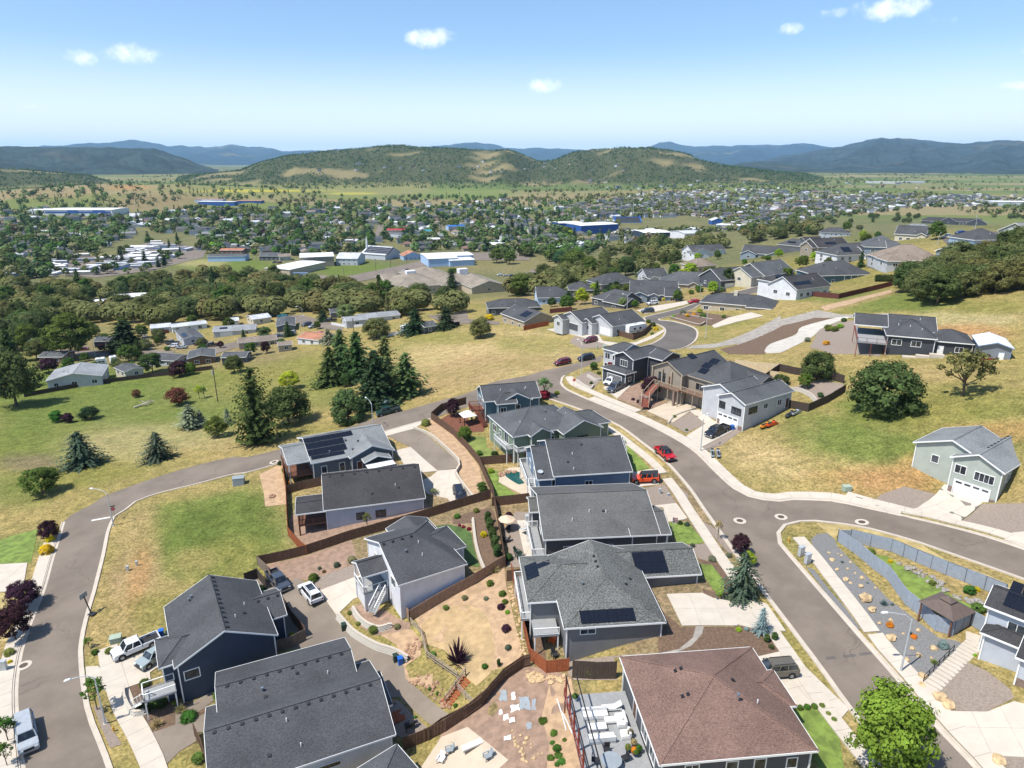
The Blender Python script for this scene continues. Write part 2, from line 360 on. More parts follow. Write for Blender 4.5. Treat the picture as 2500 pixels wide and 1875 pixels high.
# hillside on the right
blob(1850,950,200,60,GRN,.9,.6,8);blob(1980,880,170,60,OLV,.8);blob(1900,880,90,40,GRN,.7);blob(1660,1000,150,50,np.array((.40,.29,.16)),.9,.6,25);blob(1800,1080,160,24,np.array((.40,.28,.15)),.8);blob(1890,1040,170,36,ORG,.95,.6);blob(1980,1000,50,20,ORG,.5);blob(1750,1050,150,22,DRY,.7);blob(2090,960,70,40,ORG,.9);blob(1990,1075,60,20,ORG,.8);blob(2190,930,90,24,ORG,.7);blob(2130,860,150,50,OLV,.6)
blob(1760,700,160,26,OLV,.8,.5,-14);blob(1700,755,150,20,DRY,.8);blob(2080,690,150,20,PAL_,.9);blob(2080,720,120,22,ORG,.9);blob(1950,650,150,26,GRN,.8);blob(2150,665,100,18,OLV,.8);blob(1800,640,130,14,GRN,.7)
blob(1850,650,110,10,TAN,.8,.5,-14)
# yards of the middle rows: bare earth and bark
blob(900,1130,290,160,BRN*1.1,.75,.4);blob(1450,1230,160,260,BRN*1.15,.8,.4);blob(1200,1300,120,300,BRN,.6);blob(640,1520,330,160,BRN*1.1,.7,.4);blob(1440,870,130,60,BRN*1.2,.7);blob(1300,640,260,60,BRN,.4);blob(1750,580,260,60,OLV*.8,.5);blob(330,760,330,40,BRN*1.15,.55);blob(1150,1560,130,130,BRN,.9);blob(1000,1400,110,90,DRY,.9)
# below the field
blob(520,1190,70,40,OLV,.6,.6);blob(440,1130,60,50,GRN*.7,.6,.6);blob(560,1120,50,50,GRN*.7,.5,.6);blob(420,1210,60,30,DRY,.5,.6);t_=sm(RRg,330,430);lay(np.array((.12,.125,.07)),t_*(.8+.2*n1));lay(np.array((.19,.17,.10)),t_*sm(n3,.1,.5)*.6)
blob(480,572,130,18,GRN,1);blob(760,580,120,20,GRN,.95);blob(430,568,60,10,PAL_,.7);blob(300,690,110,22,DRY,.9);blob(1110,575,160,18,np.array((.2,.17,.09)),.9);blob(1200,618,120,14,GRN,.8)
# the flats: fields in bands
u_,v_=np.floor(Xg/420+.8*np.floor(Yg/260)*.37),np.floor(Yg/260)
hh=np.sin(u_*12.9898+v_*78.233)*43758.5453;hh=hh-np.floor(hh)
far=sm(RRg,1250,1500)
for i,c in enumerate([(.15,.17,.06),(.22,.19,.10),(.12,.15,.055),(.19,.18,.085),(.25,.20,.12)]):
 lay(np.array(c),far*((hh*5).astype(int) == i))
blob(640,410,330,22,np.array((.2,.2,.08)),.8);blob(560,412,160,3,np.array((.45,.38,.06)),.8);blob(760,418,60,3,np.array((.45,.38,.06)),.6);blob(330,440,130,22,np.array((.24,.17,.11)),.8);blob(280,405,50,6,ORG,.9);blob(1000,418,120,14,np.array((.15,.19,.06)),.8);blob(90,420,120,12,np.array((.27,.20,.12)),.8)
# wooded hill: dark undergrowth with golden openings
hz=sm(ZG,-38,-20)*sm(RRg,2300,2600)
lay(FOR_,hz*.95);op=vnoise(Xg/170,Yg/150,21);lay(np.array((.25,.20,.115)),hz*sm(op,.18,.4)*.85)
lay(FOR_,sm(RRg,5200,5600)*.6*sm(n3,-.4,.3))
me=bpy.data.meshes.new('ground')
vv=np.stack([Xg,Yg,ZG],-1).reshape(-1,3)
idx=np.arange(NR*NA).reshape(NR,NA)
q=np.stack([idx[:-1,:-1],idx[:-1,1:],idx[1:,1:],idx[1:,:-1]],-1).reshape(-1,4)
me.vertices.add(len(vv));me.vertices.foreach_set('co',vv.ravel());me.loops.add(q.size);me.loops.foreach_set('vertex_index',q.ravel().astype(np.int32))
me.polygons.add(len(q));me.polygons.foreach_set('loop_start',np.arange(0,q.size,4,dtype=np.int32));me.update(calc_edges=True)
me.polygons.foreach_set('use_smooth',[True]*len(q))
ca=me.color_attributes.new('soil','FLOAT_COLOR','POINT');ca.data.foreach_set('color',np.concatenate([C.reshape(-1,3),np.ones((NR*NA,1))],1).astype(np.float32).ravel())
def ground_mat():
 m,t,b=newmat('field_grass')
 a=nd(t,'ShaderNodeVertexColor',layer_name='soil').outputs[0];v=coords(t)
 f1=nd(t,'ShaderNodeTexNoise',{'Vector':v,'Scale':.45,'Detail':8.,'Roughness':.7}).outputs[0]
 f2=nd(t,'ShaderNodeTexNoise',{'Vector':v,'Scale':.05,'Detail':6.,'Roughness':.65}).outputs[0]
 f3=nd(t,'ShaderNodeTexNoise',{'Vector':v,'Scale':2.2,'Detail':9.,'Roughness':.78}).outputs[0]
 a=mixc_(t,1.,a,mixc_(t,ramp(t,f3,.36,.64),(.55,.6,.5,1),(1.4,1.36,1.3,1)),'MULTIPLY')
 c=mixc_(t,1.,a,mixc_(t,ramp(t,f1,.28,.72),(.7,.72,.68,1),(1.28,1.25,1.22,1)),'MULTIPLY')
 c=mixc_(t,ramp(t,f2,.35,.7,0,.55),c,mixc_(t,1.,c,(.72,.86,.62,1),'MULTIPLY'))
 t.links.new(c,b.inputs['Base Color']);b.inputs['Roughness'].default_value=1;b.inputs['Specular IOR Level'].default_value=.1
 t.links.new(nd(t,'ShaderNodeBump',{'Height':f3,'Strength':.7,'Distance':.3}).outputs[0],b.inputs['Normal'])
 return m
me.materials.append(ground_mat())
link('ground',me,None,'grassy hillside, fields and valley floor',kind='structure')

# ---------------------------------------------------------------- mountains far behind the valley
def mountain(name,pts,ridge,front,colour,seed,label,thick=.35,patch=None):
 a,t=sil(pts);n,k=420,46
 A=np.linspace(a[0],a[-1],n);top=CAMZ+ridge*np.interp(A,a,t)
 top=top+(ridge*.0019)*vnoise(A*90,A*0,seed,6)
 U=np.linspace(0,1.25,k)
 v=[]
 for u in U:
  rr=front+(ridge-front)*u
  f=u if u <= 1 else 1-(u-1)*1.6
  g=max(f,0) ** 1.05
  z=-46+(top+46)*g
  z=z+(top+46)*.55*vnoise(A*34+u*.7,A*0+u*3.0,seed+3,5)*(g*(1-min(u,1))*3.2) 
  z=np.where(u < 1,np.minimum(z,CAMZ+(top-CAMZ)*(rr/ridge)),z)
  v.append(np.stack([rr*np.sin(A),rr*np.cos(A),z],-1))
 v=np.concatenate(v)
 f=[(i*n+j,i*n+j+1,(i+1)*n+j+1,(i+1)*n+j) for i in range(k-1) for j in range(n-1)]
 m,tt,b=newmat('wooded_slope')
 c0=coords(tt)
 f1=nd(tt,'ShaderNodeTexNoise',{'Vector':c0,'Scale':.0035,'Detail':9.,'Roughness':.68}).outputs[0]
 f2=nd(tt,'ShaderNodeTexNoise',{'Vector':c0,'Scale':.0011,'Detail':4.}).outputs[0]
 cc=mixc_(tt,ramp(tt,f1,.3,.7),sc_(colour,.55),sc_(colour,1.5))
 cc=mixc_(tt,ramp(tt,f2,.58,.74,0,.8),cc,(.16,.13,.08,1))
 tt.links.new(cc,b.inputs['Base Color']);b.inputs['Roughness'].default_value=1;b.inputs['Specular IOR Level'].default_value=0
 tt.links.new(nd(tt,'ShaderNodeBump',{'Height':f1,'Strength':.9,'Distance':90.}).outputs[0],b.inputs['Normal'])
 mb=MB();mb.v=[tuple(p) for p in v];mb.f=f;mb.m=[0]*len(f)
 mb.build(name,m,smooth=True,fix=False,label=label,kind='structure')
mountain('mountain',[(-300,330),(-100,322),(0,318),(70,317),(150,312),(200,310),(240,307),(265,304),(290,302),(330,308),(360,316),(400,314),(440,318),(475,316),(500,313),(530,316),(560,318),(600,324),(640,327),(690,325),(740,322),(800,324),(870,326),(910,318),(960,314),(1000,310),(1030,309),(1060,310),(1090,318),(1120,321),(1160,319),(1200,320),(1250,323),(1300,325),(1350,322),(1400,318),(1425,309),(1450,307),(1470,313),(1500,316),(1540,314),(1580,316),(1640,312),(1700,312),(1740,311),(1780,315),(1820,319),(1900,318),(2000,316),(2100,316),(2250,314),(2500,316)],21000,14000,(.012,.028,.05),31,'far blue mountain range along the skyline')  # bluish base colour paints in some distance haze on top of the air volume
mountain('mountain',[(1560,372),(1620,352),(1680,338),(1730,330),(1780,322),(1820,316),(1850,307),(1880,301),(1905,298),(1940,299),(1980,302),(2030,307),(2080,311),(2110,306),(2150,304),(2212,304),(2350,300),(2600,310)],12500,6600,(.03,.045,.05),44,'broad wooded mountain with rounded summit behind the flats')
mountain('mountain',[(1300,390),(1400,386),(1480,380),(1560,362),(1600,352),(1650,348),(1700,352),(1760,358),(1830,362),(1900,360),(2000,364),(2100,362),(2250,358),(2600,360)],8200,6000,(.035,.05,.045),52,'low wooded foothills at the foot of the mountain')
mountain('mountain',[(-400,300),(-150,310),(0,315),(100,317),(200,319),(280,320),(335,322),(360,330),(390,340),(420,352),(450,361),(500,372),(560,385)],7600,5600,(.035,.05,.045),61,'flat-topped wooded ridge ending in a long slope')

# ---------------------------------------------------------------- draped sheets, strips, slabs
def smooth_line(pts,step=2.0,closed=False):
 pts=[Vector((q[0],q[1])) for q in pts];out_=[]
 n=len(pts)
 for i in range(n if closed else n-1):
  g=lambda j:pts[j % n] if closed else pts[min(max(j,0),n-1)]
  a,b,c,d=g(i-1),g(i),g(i+1),g(i+2)
  k=max(1,int((c-b).length/step))
  for j in range(k):
   s=j/k
   out_.append(.5*((2*b)+(c-a)*s+(2*a-5*b+4*c-d)*s*s+(3*b-a-3*c+d)*s**3))
 if not closed:out_.append(pts[-1])
 return out_
def drape(name,poly,mat,h=.03,step=2.5,parent=None,**k):
 """a sheet over the terrain, poly in plan"""
 P2=[Vector((q[0],q[1])) for q in poly]
 e=[]
 for i,a in enumerate(P2):
  b=P2[(i+1) % len(P2)];m_=max(1,int((b-a).length/step))
  for j in range(m_):e.append(a.lerp(b,j/m_))
 n=len(e);xs=[q.x for q in e];ys=[q.y for q in e]
 ins=[]
 x=min(xs)+step/2
 while x < max(xs):
  y=min(ys)+step/2
  while y < max(ys):ins.append(Vector((x+.01,y+.013)));y += step
  x += step
 r=delaunay_2d_cdt(e+ins,[(i,(i+1) % n) for i in range(n)],[list(range(n))],1,1e-4)
 mb=MB();mb.v=[(q.x,q.y,zt(q.x,q.y)+h) for q in r[0]]
 for f in r[2]:
  mb.f.append(tuple(f) if (r[0][f[1]]-r[0][f[0]]).cross(r[0][f[2]]-r[0][f[0]]) > 0 else tuple(f)[::-1]);mb.m.append(0)
 used=sorted({i for f in mb.f for i in f});mp={a:i for i,a in enumerate(used)}
 mb.v=[mb.v[i] for i in used];mb.f=[tuple(mp[i] for i in f) for f in mb.f]
 return mb.build(name,mat,parent,smooth=True,fix=False,**k)
def sheet(name,t,pts,mat,h=.03,smooth=False,label=None,step=2.5,parent=None):
 w=[G(t,*q[:2]) if len(q) == 2 else G(q[0],q[1],q[2]) for q in pts]
 if smooth:w=smooth_line(w,2.0,True)
 return drape(name,w,mat,h,step,parent,label=label,kind='structure' if parent is None else None)
def offset_line(l,d):
 o=[]
 for i,q in enumerate(l):
  t=(l[min(i+1,len(l)-1)]-l[max(i-1,0)]).normalized();o.append(q+Vector((t.y,-t.x))*d)
 return o
def kerb(line,side=1,label='concrete kerb and gutter along the street'):
 """kerb on one side of a road edge line; side=+1 lies to the right of the line's direction"""
 prof=[(-.42,.058),(0,.064),(.02,.16),(.17,.165),(.19,.0)]
 rows=[offset_line(line,side*a) for a,_ in prof]
 mb=MB();n=len(line)
 for (a,hh_),row in zip(prof,rows):mb.v += [(q.x,q.y,zt(q.x,q.y)+hh_) for q in row]
 for i in range(len(prof)-1):
  for j in range(n-1):
   f=(i*n+j,i*n+j+1,(i+1)*n+j+1,(i+1)*n+j);mb.f.append(f if side < 0 else f[::-1]);mb.m.append(0)
 return mb.build('kerb','kerb',fix=False,label=label,**STRUCT)
def walk(line,a,b,seg=1.8,label='pale concrete pavement beside the street',h=.165,mat='concrete'):
 """pavement of separate slabs between offsets a and b of a line"""
 la,lb=offset_line(line,a),offset_line(line,b)
 p=link('pavement',None,label=label,kind='structure')
 acc=0;st=0
 for j in range(1,len(line)):
  acc += (line[j]-line[j-1]).length
  if acc >= seg or j == len(line)-1:
   idx_=list(range(st,j+1));A_,B_=[la[i] for i in idx_],[lb[i] for i in idx_]
   ring=A_+B_[::-1];c=sum(ring,Vector((0,0)))/len(ring)
   ring=[q+(c-q).normalized()*.018 for q in ring];n=len(ring)
   mb=MB();mb.add([(q.x,q.y,zt(q.x,q.y)+h) for q in ring]+[(q.x,q.y,zt(q.x,q.y)-.1) for q in ring],
                   [tuple(range(n))]+[(i,(i+1)%n,n+(i+1)%n,n+i) for i in range(n)])
   mb.build('slab',mat,p);st=j;acc=0
 ring=la+lb[::-1];drape('joint_bed',ring,'joint',h-.03,3,p)
 return p
def clip(poly,ax,lo,keep_less):
 o=[]
 for i,a in enumerate(poly):
  b=poly[(i+1) % len(poly)];fa,fb=(a[ax] <= lo) == keep_less,(b[ax] <= lo) == keep_less
  if fa:o.append(a)
  if fa != fb:
   s=(lo-a[ax])/(b[ax]-a[ax]);o.append(a.lerp(b,s))
 return o
def drive(t,pts,label,cell=3.2,h=.12,mat='concrete',name='driveway',smooth=False,ang=None):
 w=[G(t,*q[:2]) if len(q) == 2 else G(q[0],q[1],q[2]) for q in pts]
 w=[Vector((q.x,q.y)) for q in w]
 if ang is None:ang=math.atan2((w[1]-w[0]).y,(w[1]-w[0]).x)
 if smooth:w=smooth_line(w,1.5,True)
 ca_,sa_=math.cos(ang),math.sin(ang);org=w[0].copy()
 L=[Vector(((q-org).x*ca_+(q-org).y*sa_,-(q-org).x*sa_+(q-org).y*ca_)) for q in w]
 p=link(name,None,label=label,kind='structure')
 x0,x1,y0,y1=min(q.x for q in L),max(q.x for q in L),min(q.y for q in L),max(q.y for q in L)
 nx,ny=max(1,round((x1-x0)/cell)),max(1,round((y1-y0)/cell))
 for i in range(nx):
  for j in range(ny):
   a,b=x0+(x1-x0)*i/nx,x0+(x1-x0)*(i+1)/nx;c,d=y0+(y1-y0)*j/ny,y0+(y1-y0)*(j+1)/ny
   g=clip(clip(clip(clip(L,0,b-.012,True),0,a+.012,False),1,d-.012,True),1,c+.012,False)
   if len(g) < 3:continue
   area=.5*sum(g[k].x*g[(k+1)%len(g)].y-g[(k+1)%len(g)].x*g[k].y for k in range(len(g)))
   if abs(area) < .25:continue
   q2=[org+Vector((q.x*ca_-q.y*sa_,q.x*sa_+q.y*ca_)) for q in g]
   if area < 0:q2=q2[::-1]
   n=len(q2)
   mb=MB();mb.add([(q.x,q.y,zt(q.x,q.y)+h) for q in q2]+[(q.x,q.y,zt(q.x,q.y)-.1) for q in q2],
                              [tuple(range(n))]+[(i_,(i_+1)%n,n+(i_+1)%n,n+i_)[::-1] for i_ in range(n)])
   mb.build('slab',mat,p,fix=False)
 drape('joint_bed',w,'joint',h-.035,2.5,p)
 return p
L2=lambda t,pts:[Vector((q.x,q.y)) for q in GS(t,pts)]
# ---------------------------------------------------------------- streets
rs_w=smooth_line(L2('B3',[(300,800),(440,865),(560,905),(700,955),(830,1005),(980,1075),(1150,1198),(1340,1350)])+L2('C6',[(1520,605),(1620,750),(1740,920),(1870,1105),(2010,1290),(2140,1470)])+L2('C4',[(455,1005),(660,1290),(850,1520),(1010,1700)]))
rs_e=smooth_line(L2('B3',[(845,575),(700,625),(600,668),(548,705),(540,745),(580,790),(700,848),(900,930),(1100,1010),(1300,1105),(1480,1205),(1600,1292)])+L2('C6',[(1740,485),(1880,610),(1990,668),(2100,692),(2212,702)])+L2('C4',[(330,44),(560,52),(780,97),(980,142),(1200,192),(1400,242),(1600,302),(1800,372)]))
ss_s=smooth_line(L2('C4',[(1800,560),(1500,452),(1300,382),(1100,312),(960,270),(800,227),(620,196),(470,179),(380,181),(290,203),(252,250),(262,315),(330,395),(460,545),(600,705),(740,865),(830,965),(980,1135),(1100,1282),(1250,1455),(1400,1610),(1480,1700)]))
ls_n=smooth_line(L2('B3',[(850,532),(600,605),(400,648),(280,685),(0,740)])+L2('B2',[(1700,668),(1500,722),(1200,806),(1030,850),(800,925),(580,995),(300,1085),(0,1158)])+L2('B1',[(1800,1155),(1500,1225),(1250,1300),(1000,1385),(800,1462)])+L2('C1',[(540,85),(430,140),(377,185)]))
ls_w=smooth_line(L2('C1',[(377,185),(345,290),(310,400),(260,580),(197,740),(137,900),(102,1050),(86,1200),(90,1350),(105,1500),(130,1700)]))
ls_s=smooth_line(L2('B3',[(300,800)])+L2('B2',[(1700,775),(1430,862),(1300,897),(1040,972),(700,1070),(300,1195),(0,1280)])+L2('B1',[(1800,1290),(1500,1370),(1250,1430),(1050,1500)])+L2('C1',[(760,107),(690,150),(668,195),(650,250),(625,380),(600,480),(570,600),(540,700),(507,830),(490,950),(495,1050),(510,1170),(530,1290),(560,1390),(600,1485),(640,1585),(680,1700)]))
mid=L2('B3',[(850,585)])
drape('road',rs_e+ss_s+rs_w[::-1]+ls_n[:1],'asphalt',.05,2.0,label='asphalt street curving through the houses to a side street',**STRUCT)
drape('road',ls_n+ls_w+ls_s[::-1],'asphalt',.046,2.0,label='narrow asphalt street bending down past the empty field',**STRUCT)
kerb(rs_w[3:],1);kerb(rs_e[6:],-1);kerb(ss_s,-1);kerb(ls_w,1);kerb(ls_s[12:],-1)
# the street behind, curling round the corner plot
back_o=smooth_line(L2('B3',[(880,600),(1180,512),(1400,488),(1500,466),(1570,420),(1592,370),(1580,330),(1520,300),(1400,268),(1290,252),(1480,200),(1560,170),(1640,130)])+L2('A3',[(1850,1360),(2130,1285),(2212,1265)]))
back_i=smooth_line(L2('B3',[(850,535),(1060,485),(1200,452),(1290,410),(1330,370),(1335,330),(1300,300),(1240,280),(1190,262),(1180,235),(1300,205),(1460,165),(1580,125)])+L2('A3',[(1800,1325),(2050,1260),(2212,1215)]))
drape('road',back_o+back_i[::-1],'asphalt_dark',.05,2.5,label='dark asphalt street curling round behind the corner houses',**STRUCT)
kerb(back_i[2:],-1);kerb(back_o[6:],1)
# private asphalt drive between the lower houses
sheet('driveway','C2',[(170,505),(330,420),(470,480),(600,430),(740,515),(850,672),(960,800),(1220,920),(1290,1000),(1300,1080),(1610,1335),(1500,1410),(1260,1200),(1120,1210),(990,1100),(880,900),(560,1010),(640,930),(670,880),(480,900),(-30,1290),(-190,1380),(-190,1300),(330,1000),(520,870),(430,690),(380,560)],'asphalt_drive',.06,label='shared grey asphalt driveway winding between the lower houses')
sheet('driveway','C1',[(840,1470),(1000,1420),(1270,1320),(1270,1440),(1170,1450),(1180,1500),(1080,1560),(980,1659),(930,1800),(850,1800)],'asphalt_drive',.063,label='grey asphalt driveway mouth beside the dark-roofed house')
# ---------------------------------------------------------------- pavements
walk(rs_w[10:24],1.5,3.1);walk(rs_w[24:],1.5,3.2,label='pale pavement running past the driveways of the gabled houses')
i0=16
walk([q for q in rs_e if q.y > 92][14:],-.19,-1.9,label='pale pavement along the outer side of the street bend')
walk(smooth_line(L2('C4',[(640,42),(800,85),(1000,130),(1200,178),(1400,228),(1600,290),(1800,360)])),-.25,-1.9,label='pale pavement in front of the sage green house')
walk(smooth_line(L2('C4',[(330,280),(420,385),(520,520),(620,650),(700,760),(760,850)])),0,-1.75,label='pale pavement beside the grey gravel slope')
walk(smooth_line(L2('C4',[(765,865),(830,955),(980,1125),(1100,1275),(1250,1448),(1400,1605),(1500,1720)])),-.25,-2.0,label='pale pavement past the long concrete steps')
walk(ls_w[3:],.22,2.0,label='pale pavement along the plum trees')
walk(smooth_line(L2('C1',[(585,960),(600,1060),(625,1160),(680,1330),(760,1480),(840,1659),(880,1800)])),0,-2.4,label='pale pavement in front of the navy house')
# ---------------------------------------------------------------- driveways and yards
drive('C1',[(670,1040),(990,915),(1010,1010),(900,1090),(905,1130),(720,1195),(690,1130)],'pale concrete driveway under the white pickup at the navy house')
drive('C1',[(515,1055),(590,1050),(640,1120),(700,1195),(640,1200),(520,1150)],'concrete driveway apron at the navy house')
drive('C5',[(700,1275),(565,1085),(890,960),(1010,985),(900,1120),(830,1150)],'pale concrete driveway of the white two-storey house')
sheet('yard','C5',[(565,1085),(500,1020),(600,965),(870,865),(890,955)],'gravel_tan',.05,label='brown gravel strip beside the white house driveway')
sheet('yard','C5',[(330,660),(345,500),(450,470),(1380,380),(1440,460),(1600,430),(1480,480),(1000,600),(470,800)],'dirt',.03,label='bare brown earth behind the long fence')
sheet('yard','C5',[(100,890),(470,810),(820,690),(860,860),(560,990),(480,1000),(330,1000),(180,920)],'dirt',.035,label='bare earth bed above the parked dark pickup')
sheet('lawn','C5',[(1395,590),(1570,572),(1690,600),(1740,640),(1760,750),(1805,900),(1760,895),(1690,880),(1600,790),(1500,640)],'lawn_dark',.04,label='small dark green lawn behind the white house')
sheet('garden_bed','C5',[(1590,520),(1750,470),(1880,440),(1920,480),(2000,900),(1860,960),(1830,900),(1765,700),(1745,560),(1600,570)],'bark',.035,label='brown bark bed of shrubs behind the white house')
sheet('yard','C5',[(1270,1240),(1560,1080),(1900,960),(1995,910),(2010,1050),(2080,1350),(2150,1620),(1900,1700),(1600,1500),(1390,1500),(1330,1340)],'dirt_tan',.03,label='sloping bare yard with dry grass patches')
sheet('dry_grass','C2',[(1400,740),(1560,620),(1700,600),(1800,640),(1858,760),(1880,900),(1850,1050),(1760,1130),(1640,1000),(1560,900),(1440,860)],'straw',.05,smooth=True,label='patch of dry straw-coloured grass')
sheet('dry_grass','C2',[(1140,800),(1340,760),(1400,830),(1400,930),(1300,1000),(1330,1080),(1480,1050),(1470,1140),(1320,1110),(1270,1050),(1290,960),(1240,860)],'dirt_tan',.045,smooth=True,label='eroded tan bank above the driveway')
sheet('yard','C2',[(990,1210),(1130,1205),(1260,1225),(1430,1390),(1480,1430),(1320,1500),(1240,1440),(1100,1330)],'gravel_tan',.045,label='gravel sitting area beside the asphalt drive')
sheet('yard','C3',[(-60,1440),(480,990),(780,1060),(800,1180),(950,1640),(950,1720),(-200,1720)],'dirt',.03,label='bark-covered sloping yard below the brown-roofed house')
sheet('weeds','C3',[(640,1120),(780,1080),(900,1560),(920,1700),(620,1700),(640,1500),(590,1330)],'dirt_tan',.045,label='bare strip with weeds beside the deck')
sheet('patio','C3',[(-60,1460),(110,1395),(375,1610),(230,1740),(-250,1740)],'concrete_tan',.06,label='plain concrete patio with a white board')
sheet('yard','C3',[(420,440),(520,440),(600,800),(620,960),(540,960),(500,860)],'bark',.035,label='narrow dark bark yard inside the wooden fence')
sheet('yard','C3',[(360,200),(340,120),(420,0),(530,0),(600,160),(610,350),(370,360),(380,240)],'gravel_tan',.035,label='gravel patio yard of the grey house')
drive('C3',[(430,55),(540,55),(620,360),(500,360),(460,200)],'pale concrete patio below the white balcony',1.9,.06,name='patio')
sheet('lawn','B2',[(1845,1290),(1900,1250),(1960,1270),(1950,1350),(2050,1420),(2110,1460),(2160,1500),(1930,1525)],'lawn',.04,label='bright green lawn beside the small pool')
sheet('pool_deck','B2',[(1960,1290),(2030,1240),(2140,1235),(2200,1240),(2200,1500),(2160,1500),(2120,1440),(2040,1400),(1950,1350)],'concrete_tan',.06,label='pale paving round the kidney-shaped pool')
sheet('garden_bed','B2',[(1480,880),(1560,830),(1690,810),(1720,870),(1845,880),(1840,960),(1680,970),(1640,980),(1600,960)],'bark_red',.035,label='red bark garden with a white parasol')
sheet('yard','B2',[(1620,990),(1850,1000),(1860,1080),(2000,1160),(1980,1180),(1800,1200)],'weeds',.035,label='weedy garden below the green house balcony')
# concrete court and drive behind the solar house
drive('B2',[(1040,970),(1350,880),(1370,895),(1300,940),(1090,995)],'pale concrete apron along the street')
sheet('driveway','B2',[(1090,995),(1300,935),(1420,1000),(1640,1190),(1650,1240),(1480,1265),(1270,1080),(1180,1040)],'asphalt_drive',.09,label='worn grey asphalt court below the retaining wall')
drive('B2',[(1150,1110),(1270,1080),(1480,1265),(1280,1285),(1210,1200)],'white concrete pad beside the solar-roofed house')
drive('B2',[(1480,1265),(1640,1250),(1620,1280),(1770,1495),(1600,1540),(1560,1480),(1400,1440),(1330,1350),(1430,1310)],'pale concrete driveway with a dark SUV')
sheet('yard','B2',[(1430,860),(1480,880),(1600,970),(1680,1070),(1800,1230),(1850,1450),(1760,1490),(1640,1270),(1660,1190),(1420,960),(1380,910)],'dirt_tan',.035,label='narrow dirt strip between fence and retaining wall')
# yards and drives along the right street
drive('C6',[(1080,490),(1230,460),(1300,480),(1290,580),(1120,600)],'concrete driveway with the orange off-roader')
sheet('lawn','C6',[(965,290),(1060,280),(1228,465),(1090,478),(1050,360),(980,325)],'lawn',.04,label='lawn strip beside the blue house')
sheet('verge','C6',[(830,150),(870,140),(975,240),(965,280),(900,210)],'lawn_dry',.04,label='dry grass verge beside the green gabled house')
sheet('verge','C6',[(955,145),(985,148),(1145,265),(1330,425),(1315,460),(1140,280)],'verge',.06,label='narrow dry planting strip by the kerb')
sheet('yard','C6',[(1185,605),(1340,580),(1420,725),(1240,745)],'gravel_tan',.04,label='gravel front yard of the grey house')
sheet('verge','C6',[(1415,582),(1500,640),(1525,665),(1498,708)],'gravel_tan',.06,label='gravel strip between pavement and kerb')
drive('C6',[(1240,745),(1425,725),(1510,840),(1490,850),(1365,870),(1325,760)],'pale concrete driveway of the grey house')
sheet('lawn','C6',[(1365,872),(1490,870),(1540,900),(1640,1020),(1600,1038),(1440,1035),(1385,960)],'lawn',.04,label='bright lawn with a flag at the grey house')
sheet('verge','C6',[(1610,862),(1700,900),(1760,960),(1870,1110),(1830,1110)],'gravel_tan',.06,label='gravel strip with a bare sapling by the kerb')
sheet('garden_bed','C6',[(1500,1050),(1650,1035),(1720,1110),(1760,1200),(1600,1150)],'gravel_tan',.04,label='small gravel bed with round shrubs')
sheet('lawn','C6',[(1600,1190),(1700,1200),(1800,1330),(1790,1420),(1720,1400),(1640,1290)],'lawn',.045,label='lawn beside the speckled-roof house')
sheet('garden_bed','C6',[(1590,1150),(1720,1130),(1860,1300),(1900,1480),(1650,1440),(1620,1380),(1720,1410),(1780,1400)],'bark',.04,label='bark bed round the blue spruce')
drive('C3',[(1400,535),(1630,528),(1700,560),(1858,590),(1858,740),(1500,740)],'broad curved concrete driveway of the speckled-roof house')
drive('C4',[(-20,640),(60,640),(180,680),(290,840),(210,840),(120,830),(-20,795)],'concrete driveway apron below the spruce')
sheet('garden_bed','C3',[(1380,900),(1500,880),(1590,780),(1640,745),(1858,745),(1900,860),(1858,885),(1500,915)],'bark',.035,label='dark bark bed with a curving path')
sheet('garden_bed','C4',[(-20,800),(110,825),(200,850),(290,930),(280,985),(60,990),(-20,1000)],'bark',.04,label='dark bark bed beside the driveway')
sheet('path','C3',[(1590,742),(1640,742),(1632,790),(1560,870),(1460,915),(1340,920),(1480,890),(1570,815)],'gravel_road',.055,label='curving grey path of pavers')
drive('C4',[(50,1010),(270,960),(350,1000),(670,1310),(600,1390),(520,1290),(330,1295),(210,1160),(120,1100)],'broad concrete driveway with the dark wagon',2.8)
sheet('lawn','C4',[(320,1310),(520,1300),(600,1400),(640,1659),(520,1700),(430,1560)],'lawn',.04,label='bright green lawn beside the brown-roofed house')
sheet('garden_bed','C4',[(440,290),(480,255),(540,250),(585,290),(600,330),(900,640),(1020,730),(1210,880),(1290,890),(1380,920),(1300,960),(1250,1000),(1120,1165),(1000,1050),(850,870),(720,680),(600,520),(470,370)],'gravel_grey',.035,label='grey gravel slope dotted with boulders')
sheet('garden_bed','C4',[(410,450),(460,470),(560,600),(650,700),(740,830),(700,820),(560,650)],'gravel_grey',.05,label='thin grey gravel strip by the kerb')
sheet('lawn','C4',[(770,370),(900,390),(1040,480),(1160,520),(1300,640),(1420,690),(1400,740),(1200,660),(1050,660),(960,560),(820,410)],'lawn',.04,smooth=True,label='lawn inside the grey fence')
drive('C4',[(1370,840),(1460,870),(1440,930),(1300,960),(1370,920)],'small concrete landing at the grey house')
sheet('yard','C4',[(1370,1020),(1500,1080),(1640,1190),(1660,1240),(1500,1320),(1260,1315),(1170,1215),(1240,1150)],'gravel_tan',.04,label='pinkish gravel front yard with two boulders')
drive('C4',[(1220,1320),(1500,1325),(1660,1262),(1760,1290),(1760,1600),(1560,1590),(1480,1570)],'wide pale concrete driveway at the picture corner',3.0)
sheet('yard','C4',[(1480,1575),(1760,1605),(1760,1720),(1540,1720)],'gravel_tan',.04,label='gravel corner below the wide driveway')
drive('C4',[(980,128),(1080,100),(1190,20),(1240,-40),(1440,-20),(1470,70),(1320,190),(1180,165)],'pale concrete driveway of the sage green house',3.0)
